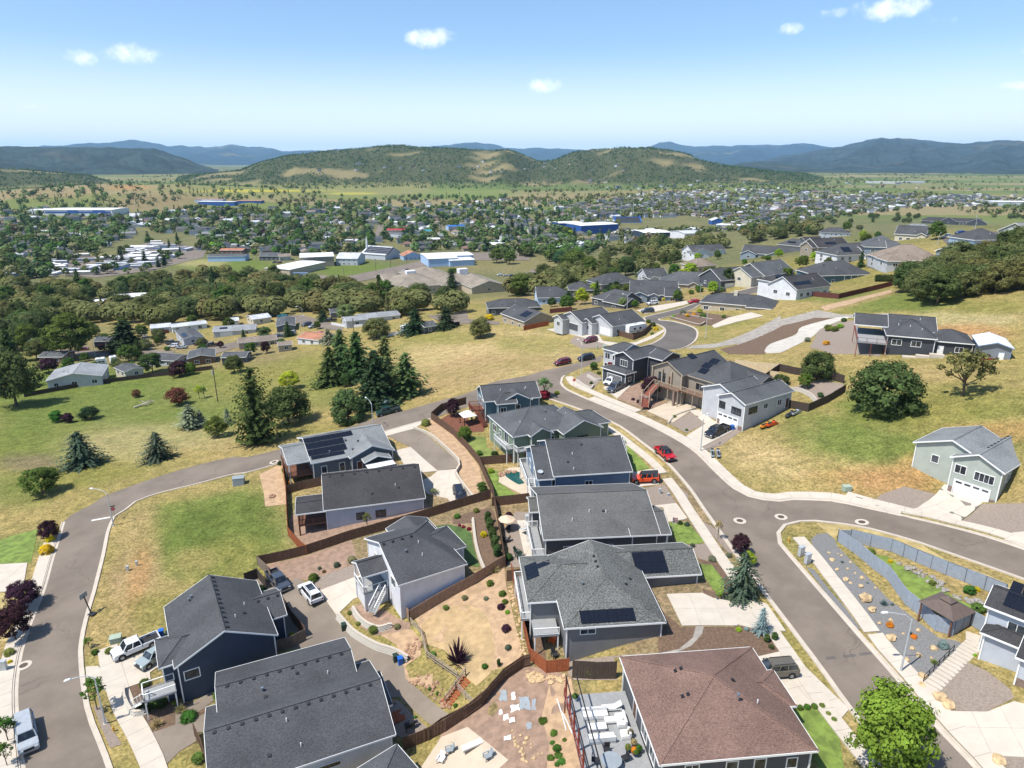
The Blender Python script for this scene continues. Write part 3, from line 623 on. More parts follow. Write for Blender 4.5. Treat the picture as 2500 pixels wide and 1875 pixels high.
sheet('yard','C4',[(780,95),(860,20),(1000,-30),(1190,15),(1080,98),(980,125)],'gravel_tan',.035,label='gravel front yard of the sage house')
sheet('yard','C4',[(1330,190),(1470,75),(1720,70),(1800,330),(1620,285),(1480,235)],'gravel_tan',.035,label='gravel yard beside the sage house driveway')
drive('C4',[(1600,290),(1650,250),(1760,240),(1760,350)],'white concrete pad at the picture edge')
# upper right street row
drive('B3',[(860,780),(960,690),(1060,700),(1090,750),(970,865)],'tan concrete driveway with two pickups parked')
drive('B3',[(1200,960),(1420,870),(1560,890),(1580,930),(1400,1050),(1330,1020)],'tan concrete driveway below the stone stairs',mat='concrete_tan')
sheet('yard','B3',[(970,865),(1090,750),(1150,740),(1250,830),(1330,900),(1200,955)],'dirt',.04,label='bare front yard with clipped dark shrubs')
sheet('garden_bed','B3',[(1390,1020),(1540,965),(1650,1060),(1500,1130),(1380,1060)],'gravel_tan',.045,label='gravel island bed ringed with stones')
drive('B3',[(1500,1155),(1650,1060),(1530,960),(1600,950),(1720,1040),(1900,1090),(1830,1130),(1620,1240)],'pale concrete driveway with a black pickup')
sheet('yard','B3',[(1620,1240),(1830,1130),(1880,1100),(1950,1100),(1780,1220),(1650,1270)],'gravel_tan',.04,label='gravel edge beside the black pickup')
sheet('garden_bed','B3',[(650,700),(750,650),(840,690),(850,720),(780,790),(700,760),(650,740)],'gravel_tan',.05,label='terraced gravel bed at the street corner')
walk(smooth_line(L2('B3',[(560,700),(600,760),(720,815),(900,895),(1100,975)])),0-.3,-2.2,label='pale pavement at the corner by the flag house')
# neighbourhood behind
drive('B3',[(425,330),(520,320),(700,350),(820,365),(860,420),(1000,440),(1110,430),(1250,370),(1330,330),(1330,350),(1250,400),(1080,465),(960,470),(800,420),(640,375)],'pale concrete frontage of the twin-gabled house',3.5)
sheet('yard','B3',[(600,430),(640,380),(880,440),(900,465),(700,480)],'gravel_tan',.035,label='gravel patch with a parked red SUV')
drive('B3',[(1120,185),(1250,150),(1500,110),(1530,130),(1330,180),(1190,210)],'pale driveway beside the street behind',3.5)
drive('B3',[(1700,300),(1830,240),(2000,200),(2100,225),(1900,270),(1720,320)],'pale sloping driveway of the hip-roofed house',3.5)
sheet('garden_bed','B3',[(1370,230),(1480,190),(1640,200),(1860,230),(1720,300),(1560,290)],'bark',.04,label='terraced shrub bed with stone walls')
sheet('track','B4',[(0,400),(300,260),(620,180),(800,215),(1180,205),(1150,240),(800,240),(600,240),(350,300),(0,450)],'gravel_road',.04,label='grey gravel track across the hillside')
sheet('track','B4',[(210,500),(260,440),(450,370),(500,310),(760,240),(870,235),(760,275),(640,330),(590,380),(480,440),(330,510),(230,515)],'gravel_white',.05,smooth=True,label='pale gravel turnaround below the dark hillside house')
sheet('yard','B4',[(0,455),(300,310),(480,240),(740,240),(500,305),(450,365),(250,440),(200,510),(0,510)],'bark',.035,label='brown bark slope between the gravel tracks')
sheet('yard','B4',[(620,340),(780,270),(900,260),(1120,480),(1100,540),(740,520),(560,470)],'gravel_tan',.04,label='gravel terrace of the dark hillside house')
sheet('yard','B4',[(400,780),(640,720),(820,750),(810,800),(600,880),(480,800)],'gravel_tan',.035,label='gravel back garden behind the white garage house')
sheet('track','B3',[(2230,225),(1950,365),(1740,438),(1560,452),(1490,478),(1700,474),(1900,440),(2050,385),(2230,305)],'gravel_road',.045,label='lower end of the grey gravel track joining the dark street')
sheet('yard','B3',[(2230,310),(2080,392),(1900,448),(1760,482),(1830,520),(2110,522),(2110,470),(2230,420)],'bark',.04,label='brown bark slope below the gravel track')
sheet('car_park','F',[(70,568),(160,552),(240,556),(330,518),(445,538),(440,556),(330,584),(210,600),(100,592)],'asphalt',.2,label='grey lanes of the crowded trailer park',step=8)
# left side of the left street
sheet('lawn','C1',[(-10,300),(60,270),(230,225),(185,430),(40,440),(-10,430)],'lawn',.04,label='dark green lawn at the picture edge')
drive('C1',[(-10,440),(165,430),(150,520),(130,600),(-10,605)],'old concrete driveway at the picture edge',2.5)
sheet('yard','C1',[(-10,610),(60,610),(60,900),(-10,900)],'verge',.03,label='dry verge at the picture edge')
sheet('garden_bed','C1',[(745,1190),(800,1150),(900,1140),(920,1230),(1070,1262),(1245,1285),(1260,1320),(1000,1420),(860,1470),(800,1375),(755,1290)],'bark',.04,label='bark bed of junipers in front of the navy house')
sheet('verge','C1',[(560,1290),(600,1290),(660,1400),(730,1520),(660,1540),(600,1400)],'gravel_tan',.05,label='gravel strip between pavement and kerb by the hydrant')
sheet('verge','C1',[(10,980),(95,950),(75,1070),(60,1190),(0,1200)],'bark',.04,label='bark verge with golden flowers at the mailbox')
sheet('garden_bed','C2',[(-60,1230),(360,1000),(560,880),(640,880),(660,900),(560,1010),(340,1110),(0,1220)],'weeds',.04,label='weedy green bank between the navy and two-roofed houses')
sheet('garden_bed','C3',[(1370,640),(1490,745),(1600,745),(1560,830),(1460,905),(1350,925),(1340,880)],'bark',.03,label='dark bark corner beside the grey wall')
sheet('yard','C3',[(740,965),(1340,915),(1060,945),(1080,1090),(800,1090),(760,1040)],'gravel_tan',.03,label='gravel gap between grey and brown-roofed houses')
sheet('yard','C2',[(920,640),(1010,590),(1180,640),(1250,690),(1330,720),(1330,760),(1150,800),(1100,800),(1000,740)],'dirt',.035,label='bare slope between the two block walls')
sheet('yard','B2',[(105,1290),(265,1215),(315,1440),(320,1520),(150,1540),(140,1440)],'dirt_tan',.035,label='dirt strip with a single boulder beside the reddish fence')
sheet('verge','C4',[(1300,440),(1480,490),(1720,600),(1720,640),(1480,560),(1260,465),(1070,385),(920,320),(680,258),(600,262),(585,285),(540,250),(470,190),(640,200),(800,232),(960,276),(1100,316)],'verge',.035,label='dry grass verge outside the grey railed fence')
# valley streets
for pts,lab in [([(850,1230),(780,1185),(1380,1060),(1450,1085),(1200,1160)],'grey street beside the school field'),([(1460,760),(1490,755),(1590,910),(1540,930)],'street running away between the town trees'),([(980,930),(1020,780),(1060,780),(1050,910)],'town street beside the red roof'),
                 ([(2090,1190),(2220,1130),(2290,1130),(2190,1200)],'street by the sports lawn'),([(1700,1060),(2190,1060),(2200,1000),(1450,1000)],'car park in front of the blue building')]:
 sheet('road','A2',pts,'asphalt',.25,label=lab,step=8)
for pts,lab in [([(450,330),(720,335),(900,345),(1100,330),(1140,300),(1070,190),(1120,180),(1180,330),(1350,340),(1330,380),(1100,385),(900,380),(450,365)],'street of the mobile home estate'),([(1600,310),(1760,280),(2212,190),(2212,235),(1800,320),(1640,370)],'street past the parked cars')]:
 sheet('road','B1',pts,'asphalt',.12,label=lab,step=5)
for pts,lab in [([(300,1490),(430,1480),(760,1570),(740,1610),(520,1580),(330,1520)],'street beside the long white home'),([(1390,1490),(1560,1470),(1700,1455),(1720,1515),(1960,1535),(1960,1560),(1640,1550),(1500,1530)],'turning circle beside the two dark conifers')]:
 sheet('road','A2',pts,'asphalt',.12,label=lab,step=5)
sheet('road','A4',[(990,1110),(1140,1080),(1190,1085),(1200,1100),(1080,1140)],'asphalt_dark',.12,label='short street in the upper neighbourhood',step=5)
sheet('road','A4',[(1580,900),(1740,880),(1700,840),(1900,830),(2060,850),(2060,880),(1850,890),(1640,960)],'asphalt_dark',.12,label='cul-de-sac at the top of the ridge',step=5)
sheet('track','A4',[(640,1420),(850,1370),(1190,1285),(1190,1310),(870,1400),(680,1450)],'dirt_tan',.05,label='dirt track along the dark red fence',step=4)
# manholes, lane marks
def disc(t,x,y,lab,r=.5):
 q=G(t,x,y);z0=zt(q.x,q.y);o=thing('manhole',lab,'manhole',(q.x,q.y,z0))
 for nm,mt,pr in (('collar','concrete',[(r*1.9,-.02),(r*1.9,.075),(r,.077)]),('cover','iron',[(r,-.02),(r,.084)])):
  mb=MB().lathe(pr,24);mb.v=[(a,b,c+zt(q.x+a,q.y+b)-z0) for a,b,c in mb.v];mb.build(nm,mt,o)
for t,x,y,l_ in (('C4',15,177,'manhole in a pale collar in the middle of the junction'),('C4',262,154,'manhole in a pale collar near the corner kerb'),('C4',747,185,'manhole in a pale collar in the side street'),('C1',142,1046,'manhole in a pale collar beside the left pavement'),('B1',2115,1196,'manhole in a pale collar by the solar-roofed house')):disc(t,x,y,l_)
sheet('stop_line','C1',[(548,172),(660,152),(662,159),(550,179)],'white_paint',.058,label='white stop line across the narrow street',step=.5)
sheet('patch','C4',[(455,1000),(800,962),(812,978),(460,1018)],'asphalt_dark',.056,label='dark trench patch across the street',step=.8)
# ---------------------------------------------------------------- building materials
def roof_mat(name,c,speck=.25,big=.24):
 m,t,b=newmat(name);c=lin(c);v=coords(t,None,'Object')
 f1=nd(t,'ShaderNodeTexNoise',{'Vector':nd(t,'ShaderNodeMapping',{'Vector':v,'Scale':(3.2,3.2,9)}).outputs[0],'Scale':1.6,'Detail':3.,'Roughness':.7}).outputs[0]
 f2=nd(t,'ShaderNodeTexNoise',{'Vector':v,'Scale':.2,'Detail':6.,'Roughness':.65}).outputs[0]
 z=nd(t,'ShaderNodeSeparateXYZ',{0:v}).outputs[2]
 w=nd(t,'ShaderNodeMath',{0:nd(t,'ShaderNodeMath',{0:z,1:13.5},operation='MULTIPLY').outputs[0]},operation='FRACT').outputs[0]
 cc=mixc_(t,ramp(t,f1,.32,.68),sc_(c,1-speck),sc_(c,1+speck*1.5))
 cc=mixc_(t,ramp(t,f2,.35,.65),sc_(cc,1) if isinstance(cc,tuple) else cc,mixc_(t,1.,cc,(1-big,1-big,1-big,1),'MULTIPLY'))
 cc=mixc_(t,ramp(t,w,.0,.22,.25,0),cc,(0.01,.01,.01,1))
 t.links.new(cc,b.inputs['Base Color']);b.inputs['Roughness'].default_value=.85;b.inputs['Specular IOR Level'].default_value=.18
 t.links.new(nd(t,'ShaderNodeBump',{'Height':w,'Strength':.35,'Distance':.02}).outputs[0],b.inputs['Normal'])
 return m
def siding_mat(name,c,vertical=False,pitch=5.5):
 m,t,b=newmat(name);c=lin(c);v=coords(t,None,'Object')
 s=nd(t,'ShaderNodeSeparateXYZ',{0:v}).outputs
 if vertical:k=nd(t,'ShaderNodeMath',{0:s[0],1:s[1]},operation='ADD').outputs[0]
 else:k=s[2]
 w=nd(t,'ShaderNodeMath',{0:nd(t,'ShaderNodeMath',{0:k,1:2.4 if vertical else pitch},operation='MULTIPLY').outputs[0]},operation='FRACT').outputs[0]
 f2=nd(t,'ShaderNodeTexNoise',{'Vector':v,'Scale':.6,'Detail':5.}).outputs[0]
 cc=mixc_(t,ramp(t,f2,.3,.7),sc_(c,.93),sc_(c,1.07))
 cc=mixc_(t,ramp(t,w,.0,.14,.3,0),cc,sc_(c,.45))
 t.links.new(cc,b.inputs['Base Color']);b.inputs['Roughness'].default_value=.7
 t.links.new(nd(t,'ShaderNodeBump',{'Height':w,'Strength':.5,'Distance':.025}).outputs[0],b.inputs['Normal'])
 return m
ROOFS=dict(r_dark='#4b4c4e',r_black='#403f40',r_grey='#5e5e5c',r_light='#7d8080',r_brown='#765f55',r_tan='#82766a',r_speck='#5f605d',r_mobile='#8d9092',r_rust='#a8765e',r_slate='#56585a',r_metal='#b9bcc0',r_school='#8a8174',r_white='#d8d8d6',r_red='#9c3c3c',r_teal='#3f7f86',r_blue='#2f66a8')
for k_,c_ in ROOFS.items():MDEF[k_]=(lambda k=k_,c=c_:roof_mat(k,c,.55 if k == 'r_speck' else .25))
WALLS=dict(s_navy='#2e3a4c',s_blue='#62778e',s_steel='#7f8b96',s_ice='#b2b7be',s_white='#cfd0d2',s_dove='#b4b6b8',s_sage='#a3aaa0',s_green='#74836f',s_teal='#4a6876',s_char='#4b4e54',s_grey='#6e6f70',s_taupe='#8f8576',s_tan='#a2947f',s_cream='#c2bba6',s_slate='#566068',s_dark='#3c3f45',s_brown='#6d5340',s_brick='#7d5f4b',s_lblue='#9fb9d6',s_rblue='#1f4f94',s_beige='#b3a68f',s_barn='#7b7f86')
VERT={'s_navy','s_white','s_blue','s_grey'}
for k_,c_ in WALLS.items():MDEF[k_]=(lambda k=k_,c=c_:siding_mat(k,c,k in VERT))
def glass_mat():
 m,t,b=newmat('window_glass')
 f=nd(t,'ShaderNodeTexNoise',{'Vector':coords(t),'Scale':.9,'Detail':2.}).outputs[0]
 t.links.new(mixc_(t,ramp(t,f,.35,.65),(.012,.015,.02,1),(.06,.07,.08,1)),b.inputs['Base Color'])
 b.inputs['Roughness'].default_value=.06;b.inputs['Specular IOR Level'].default_value=.6
 return m
MDEF['glass']=glass_mat
def solar_mat():
 m,t,b=newmat('solar_cells');v=coords(t)
 br=nd(t,'ShaderNodeTexBrick',{'Vector':v,'Scale':6.,'Color1':(.006,.008,.014,1),'Color2':(.009,.011,.018,1),'Mortar':(.02,.022,.028,1),'Mortar Size':.008},offset=0.)
 t.links.new(br.outputs[0],b.inputs['Base Color']);b.inputs['Roughness'].default_value=.22;b.inputs['Specular IOR Level'].default_value=.35
 return m
MDEF['solar']=solar_mat
PAL.update({'stone_veneer':('#7d6a5f',.9,0,.35,5,'Object',.6),'deck_wood':('#6b4634',.8,0,.2,3),'deck_grey':('#8b8c8b',.8,0,.08,2),'redwood':('#7a3526',.8,0,.2,2),'door_brown':('#5a3a2a',.6,0,.15,2),'found':('#8c8983',.95,0,.1,1.5),'steel_blue':('#7e93ad',.5,.2,.08,1),'shadow_gap':('#26231f',.9,0,.1,2),'brick_red':('#8a4f3e',.9,0,.25,4,'Object',.4)})

HOUSES=[]
class House:
 def __init__(s,name,label,A,B,Wd,he,wall='s_dove',roof='r_dark',trim='trim_white',cat='house',group=None,dz=0.0,ov=.45,base=None):
  """A, B: pixels of the near eave's ends, left to right, at height he over the ground; Wd: depth in metres or the pixel of A's far corner"""
  a=ground(px(*A),he+dz);z=a.z;b=at_z(px(*B),z)
  s.z0=z-he;s.he=he;s.u=Vector((b.x-a.x,b.y-a.y)).normalized();s.v=Vector((-s.u.y,s.u.x))
  s.org=Vector((a.x,a.y));s.L=(Vector((b.x,b.y))-s.org).length
  s.W=Wd if isinstance(Wd,(int,float)) else abs((Vector(at_z(px(*Wd),z).xy)-s.org).dot(s.v))
  s.wall,s.roof,s.trim,s.ov=wall,roof,trim,ov
  s.o=thing(name,label,cat,(a.x,a.y,s.z0),math.atan2(s.u.y,s.u.x),group)
  s.low=min(zt(*(s.org+s.u*i*s.L+s.v*j*s.W)) for i in (0,.5,1) for j in (0,.5,1))-s.z0-.6
  s.lab=label;HOUSES.append(s)
  s.far=False
 def loc(s,P,h):
  q=at_z(px(*P),s.z0+h);d=Vector((q.x,q.y))-s.org
  return Vector((d.dot(s.u),d.dot(s.v),h))
 def wing(s,rect=None,pts=None,W=None,L=None,he=None,pitch=.42,axis='x',ends='gg',wall=None,roof=None,ov=None,low=None,walls=True,z_add=0.,t=.16,inset=None,shift=(0,0)):
  he=s.he if he is None else he;ov=s.ov if ov is None else ov
  if rect is None and pts is None:rect=(0,s.L,0,s.W)
  if pts:
   q=[s.loc(p,he) for p in pts];xs,ys=[k.x for k in q],[k.y for k in q]
   rect=[min(xs),max(xs),min(ys),max(ys)]
   if W:rect[3]=rect[2]+W
   if L:rect[1]=rect[0]+L
  x0,x1,y0,y1=rect;x0 += shift[0];x1 += shift[0];y0 += shift[1];y1 += shift[1]
  w=Wing(s,x0,x1,y0,y1,he,pitch,axis,ends,ov,low if low is not None else s.low,t)
  if walls:w.build_walls(wall or s.wall)
  w.build_roof(roof or s.roof)
  return w
class Wing:
 def __init__(s,h,x0,x1,y0,y1,he,pitch,axis,ends,ov,low,t):
  s.h,s.x0,s.x1,s.y0,s.y1,s.he,s.axis,s.ends,s.ov,s.low,s.t=h,x0,x1,y0,y1,he,axis,ends,ov,low,t
  s.half=(y1-y0)/2 if axis == 'x' else (x1-x0)/2
  s.rise=s.half*pitch;s.pitch=pitch
 def T(s,a,b,z):
  """along-ridge, across -> local xyz"""
  return (s.x0+a,s.y0+b,z) if s.axis == 'x' else (s.x0+b,s.y0+a,z)
 def span(s):return ((s.x1-s.x0),(s.y1-s.y0)) if s.axis == 'x' else ((s.y1-s.y0),(s.x1-s.x0))
 def ridge_a(s):
  Lr,Wr=s.span();hl=min(s.half,Lr/2)
  return (hl if s.ends[0] == 'h' else 0),Lr-(hl if s.ends[1] == 'h' else 0)
 def build_roof(s,mat):
  Lr,Wr=s.span();r0,r1=s.ridge_a();he,rz,t,T=s.he,s.he+s.rise,s.t,s.T
  lo=[T(0,0,he),T(Lr,0,he),T(Lr,Wr,he),T(0,Wr,he),T(r0,Wr/2,rz),T(r1,Wr/2,rz)]
  if r1-r0 < .02:lo[5]=T(r0+.02,Wr/2,rz)
  up=[(x,y,z+t) for x,y,z in lo]
  mb=MB();tops=[(0,1,5,4),(2,3,4,5),(1,2,5),(3,0,4)]
  if s.ends[0] != 'h':tops=[f for f in tops if f != (3,0,4)]
  if s.ends[1] != 'h':tops=[f for f in tops if f != (1,2,5)]
  vs_=up+lo
  rim=[(0,1),(2,3)]+([(1,2)] if s.ends[1] == 'h' else [(1,5),(5,2)])+([(3,0)] if s.ends[0] == 'h' else [(3,4),(4,0)])
  mb.add(vs_,tops+[tuple(i+6 for i in f)[::-1] for f in tops]+[(a,b,b+6,a+6) for a,b in rim])
  s.roof_o=mb.build('roof',mat,s.h.o)
  fb=MB();c=Vector(T(Lr/2,Wr/2,0))
  for a,b in rim:
   A_,B_=Vector(up[a]),Vector(up[b]);m_=(A_+B_)/2;d=(B_-A_);n_=Vector((d.y,-d.x,0))
   if n_.length < 1e-4:continue
   n_.normalize()
   if n_.dot(m_-c) < 0:n_=-n_
   if (a,b) in ((1,5),(5,2),(3,4),(4,0)):n_=Vector((0,0,0))+Vector(T(1,0,0))-Vector(T(0,0,0));n_=n_ if a in (1,5) and b in (5,2) else -n_
   o_=n_*.025
   q=[A_+Vector((0,0,.02)),B_+Vector((0,0,.02)),B_-Vector((0,0,t+.04)),A_-Vector((0,0,t+.04))]
   fb.add([k+o_*.1 for k in q]+[k+o_*2 for k in q],[(0,1,2,3),(7,6,5,4),(0,4,5,1),(1,5,6,2),(2,6,7,3),(3,7,4,0)])
  fb.build('fascia',s.h.trim,s.roof_o)
  # ridge and hip caps
  cb=MB();e=.03
  cb.bar(Vector(up[4])+Vector((0,0,e)),Vector(up[5])+Vector((0,0,e)),.28,.05)
  if s.ends[0] == 'h':
   for k in (0,3):cb.bar(Vector(up[4])+Vector((0,0,e*.7)),Vector(up[k])+Vector((0,0,e*.7)),.22,.04)
  if s.ends[1] == 'h':
   for k in (1,2):cb.bar(Vector(up[5])+Vector((0,0,e*.7)),Vector(up[k])+Vector((0,0,e*.7)),.22,.04)
  cb.build('ridge_cap',mat,s.roof_o)
 def build_walls(s,mat):
  o=s.ov;x0,x1,y0,y1=s.x0+o,s.x1-o,s.y0+o,s.y1-o;he,lo=s.he,s.low
  k=s.pitch*o;top=he+k
  mb=MB();pz=s.pitch
  if s.axis == 'x':
   yc=(s.y0+s.y1)/2;rz=s.he+s.rise
   v=[(x0,y0,lo),(x1,y0,lo),(x1,y1,lo),(x0,y1,lo),(x0,y0,top),(x1,y0,top),(x1,y1,top),(x0,y1,top),(x0,yc,rz),(x1,yc,rz)]
   f=[(0,1,5,4),(2,3,7,6)]+([(1,2,6,9,5)] if s.ends[1] != 'h' else [(1,2,6,5)])+([(3,0,4,8,7)] if s.ends[0] != 'h' else [(3,0,4,7)])
  else:
   xc=(s.x0+s.x1)/2;rz=s.he+s.rise
   v=[(x0,y0,lo),(x1,y0,lo),(x1,y1,lo),(x0,y1,lo),(x0,y0,top),(x1,y0,top),(x1,y1,top),(x0,y1,top),(xc,y0,rz),(xc,y1,rz)]
   f=[(1,2,6,5),(3,0,4,7)]+([(0,1,5,8,4)] if s.ends[0] != 'h' else [(0,1,5,4)])+([(2,3,7,9,6)] if s.ends[1] != 'h' else [(2,3,7,6)])
  s.wall_o=mb.add(v,f).build('wall',mat,s.h.o,fix=False)
  if s.h.far:return
  for cx,cy,sx,sy in ((x0,y0,-1,-1),(x1,y0,1,-1),(x1,y1,1,1),(x0,y1,-1,1)):
   MB().box(cx-.07+sx*.045,cx+.07+sx*.045,cy-.07+sy*.045,cy+.07+sy*.045,lo,top-.02).build('corner_board',s.h.trim,s.wall_o)
 # openings: side f/b/l/r, position along the wall as 0..1 from the wall's left end seen from outside
 def frame(s,side,t):
  o=s.ov;x0,x1,y0,y1=s.x0+o,s.x1-o,s.y0+o,s.y1-o
  if side == 'f':return Vector((x0+(x1-x0)*t,y0,0)),Vector((1,0,0)),Vector((0,-1,0))
  if side == 'b':return Vector((x1-(x1-x0)*t,y1,0)),Vector((-1,0,0)),Vector((0,1,0))
  if side == 'l':return Vector((x0,y1-(y1-y0)*t,0)),Vector((0,-1,0)),Vector((-1,0,0))
  return Vector((x1,y0+(y1-y0)*t,0)),Vector((0,1,0)),Vector((1,0,0))
 def slab(s,mb,P,e,n,a,b,z0,z1,d0,d1,m=0):
  q=[P+e*a+n*d0,P+e*b+n*d0,P+e*b+n*d1,P+e*a+n*d1]
  mb.add([(k.x,k.y,z0) for k in q]+[(k.x,k.y,z1) for k in q],[(0,1,2,3),(7,6,5,4),(0,4,5,1),(1,5,6,2),(2,6,7,3),(3,7,4,0)],m)
 def win(s,side,t,z,w=1.2,h=1.2,n=2,trim=None,name='window'):
  P,e,nn=s.frame(side,t);mb=MB();fr=.1
  S_=lambda mb_,a,b,c,d,e0,e1:s.slab(mb_,P,e,nn,a,b,c,d,e0,e1)
  S_(mb,-w/2-fr,w/2+fr,z-fr,z,.002,.07);S_(mb,-w/2-fr,w/2+fr,z+h,z+h+fr,.002,.07)
  S_(mb,-w/2-fr,-w/2,z,z+h,.002,.07);S_(mb,w/2,w/2+fr,z,z+h,.002,.07)
  for i in range(1,n):S_(mb,-w/2+w*i/n-.03,-w/2+w*i/n+.03,z,z+h,.002,.06)
  f_=mb.build(name,trim or s.h.trim,s.h.o)
  for i in range(n):
   g=MB();S_(g,-w/2+w*i/n+(.03 if i else 0),-w/2+w*(i+1)/n-(.03 if i < n-1 else 0),z,z+h,.004,.025);g.build('pane','glass',f_)
  return f_
 def garage(s,side,t,w=4.9,h=2.2,z=0.,mat='trim_white',lights=False):
  P,e,nn=s.frame(side,t);mb=MB()
  S_=lambda mb_,a,b,c,d,e0,e1:s.slab(mb_,P,e,nn,a,b,c,d,e0,e1)
  S_(mb,-w/2-.12,-w/2,z,z+h+.12,.002,.07);S_(mb,w/2,w/2+.12,z,z+h+.12,.002,.07);S_(mb,-w/2,w/2,z+h,z+h+.12,.002,.07)
  f_=mb.build('garage_door',s.h.trim,s.h.o)
  for i in range(4):
   g=MB();S_(g,-w/2,w/2,z+h*i/4+.012,z+h*(i+1)/4-.012,.004,.04);p_=g.build('panel',mat,f_)
  if lights:
   k=4 if w > 3 else 2
   for i in range(k):
    g=MB();S_(g,-w/2+w*(i+.14)/k,-w/2+w*(i+.86)/k,z+h*.8,z+h*.94,.03,.05);g.build('pane','glass',f_)
  return f_
 def door(s,side,t,z=0.,w=.95,h=2.05,mat='door_brown'):
  P,e,nn=s.frame(side,t);mb=MB()
  S_=lambda mb_,a,b,c,d,e0,e1:s.slab(mb_,P,e,nn,a,b,c,d,e0,e1)
  S_(mb,-w/2,w/2,z,z+h,.002,.05);d_=mb.build('door',mat,s.h.o)
  f=MB();S_(f,-w/2-.1,-w/2,z,z+h+.1,.002,.07);S_(f,w/2,w/2+.1,z,z+h+.1,.002,.07);S_(f,-w/2,w/2,z+h,z+h+.1,.002,.07);f.build('frame',s.h.trim,d_)
  k=MB();S_(k,w/2-.16,w/2-.08,z+.95,z+1.05,.05,.1);k.build('handle','steel',d_)
 def panel_part(s,side,a,b,z0,z1,mat,name,d=.06):
  """cladding on part of a wall, a..b as fractions"""
  P,e,nn=s.frame(side,a);Q,_,_=s.frame(side,b);mb=MB();s.slab(mb,P,e,nn,0,(Q-P).length,z0,z1,.003,d);return mb.build(name,mat,s.h.o)
 # things on a roof slope: a along the ridge 0..1, b from eave 0 to ridge 1, slope 0 near / 1 far
 def on_roof(s,a,b,slope=0):
  Lr,Wr=s.span();bb=b*Wr/2 if slope == 0 else Wr-b*Wr/2
  z=s.he+s.rise*b+s.t
  p=Vector(s.T(a*Lr,bb,z));al=Vector(s.T(1,0,0))-Vector(s.T(0,0,0));ac=(Vector(s.T(0,1,0))-Vector(s.T(0,0,0)))*(1 if slope == 0 else -1)
  ac=(ac*s.half+Vector((0,0,s.rise))).normalized();n_=al.cross(ac);n_=n_ if n_.z > 0 else -n_
  return p,al,ac,n_
 def pv(s,a,b,nx,ny,slope=0,w=1.05,h=1.75,gap=.03):
  """nx by ny solar panels, lower left corner at (a, b)"""
  p,al,ac,n_=s.on_roof(a,b,slope)
  if not hasattr(s.h,'pvm'):s.h.pvm={}
  me_=s.h.pvm.get((w,h))
  for i in range(nx):
   for j in range(ny):
    o_=p+al*(i*(w+gap))+ac*(j*(h+gap))+n_*.09
    q=[o_,o_+al*w,o_+al*w+ac*h,o_+ac*h]
    MB().add([k-n_*.05 for k in q]+[k for k in q],[(0,1,2,3),(7,6,5,4),(0,4,5,1),(1,5,6,2),(2,6,7,3),(3,7,4,0)]).build('solar_panel','solar',s.roof_o)
 def vent(s,a,b,slope=0,kind='box'):
  p,al,ac,n_=s.on_roof(a,b,slope);mb=MB()
  if kind == 'box':
   mb.bar(p+n_*.0-ac*.16,p+n_*.0+ac*.16,.34,.26,up=n_);mb.build('roof_vent','dark_metal',s.roof_o)
  elif kind == 'pipe':
   mb.tube([p-Vector((0,0,.05)),p+Vector((0,0,.42))],.06,8);mb.build('vent_pipe','trim_white',s.roof_o)
  else:
   mb.tube([p-Vector((0,0,.05)),p+Vector((0,0,.3)),p+Vector((0,0,.31)),p+Vector((0,0,.5))],[.09,.09,.16,.16],10);mb.build('roof_vent','steel',s.roof_o)
 def vents(s,n,b=.9,slope=0,a0=.08,a1=.92):
  for i in range(n):s.vent(a0+(a1-a0)*i/max(1,n-1),b,slope)
 def pipes(s,n,seed=0,slope=0):
  r_=random.Random(seed)
  for i in range(n):s.vent(r_.uniform(.15,.85),r_.uniform(.25,.8),slope,r_.choice(['pipe','pipe','flue','box']))
def post(h,x,y,z0,z1,w=.16,mat=None,name='post'):
 MB().box(x-w/2,x+w/2,y-w/2,y+w/2,z0,z1).build(name,mat or h.trim,h.o)
def deck(h,x0,x1,y0,y1,z,mat='deck_grey',rail='trim_white',sides='flr',low=None,post_w=.14,balusters=True,rail_h=1.0):
 """raised deck with posts and railings; sides name the railed edges"""
 low=h.low if low is None else low
 d=MB().box(x0,x1,y0,y1,z-.22,z).build('deck',mat,h.o)
 n=max(2,int((x1-x0)/2.6)+1)
 for i in range(n):
  for y in (y0+.1,y1-.1):post(h,x0+.1+(x1-x0-.2)*i/(n-1),y,low,z-.23,post_w,rail if rail != 'glassrail' else 'dark_metal','deck_post')
 E={'f':((x0,y0),(x1,y0)),'b':((x0,y1),(x1,y1)),'l':((x0,y0),(x0,y1)),'r':((x1,y0),(x1,y1))}
 for c in sides:
  (ax,ay),(bx,by)=E[c];a,b=Vector((ax,ay,z)),Vector((bx,by,z));L_=(b-a).length;mb=MB();up=Vector((0,0,1))
  mb.bar(a+up*rail_h,b+up*rail_h,.11,.06);mb.bar(a+up*.12,b+up*.12,.06,.06)
  k=max(1,int(L_/1.8))
  for i in range(k+1):q=a.lerp(b,i/k);mb.bar(q,q+up*(rail_h+.05),.1)
  if balusters:
   k=int(L_/.16)
   for i in range(1,k):q=a.lerp(b,i/k);mb.bar(q+up*.12,q+up*rail_h,.04)
  mb.build('railing',rail,d)
 return d
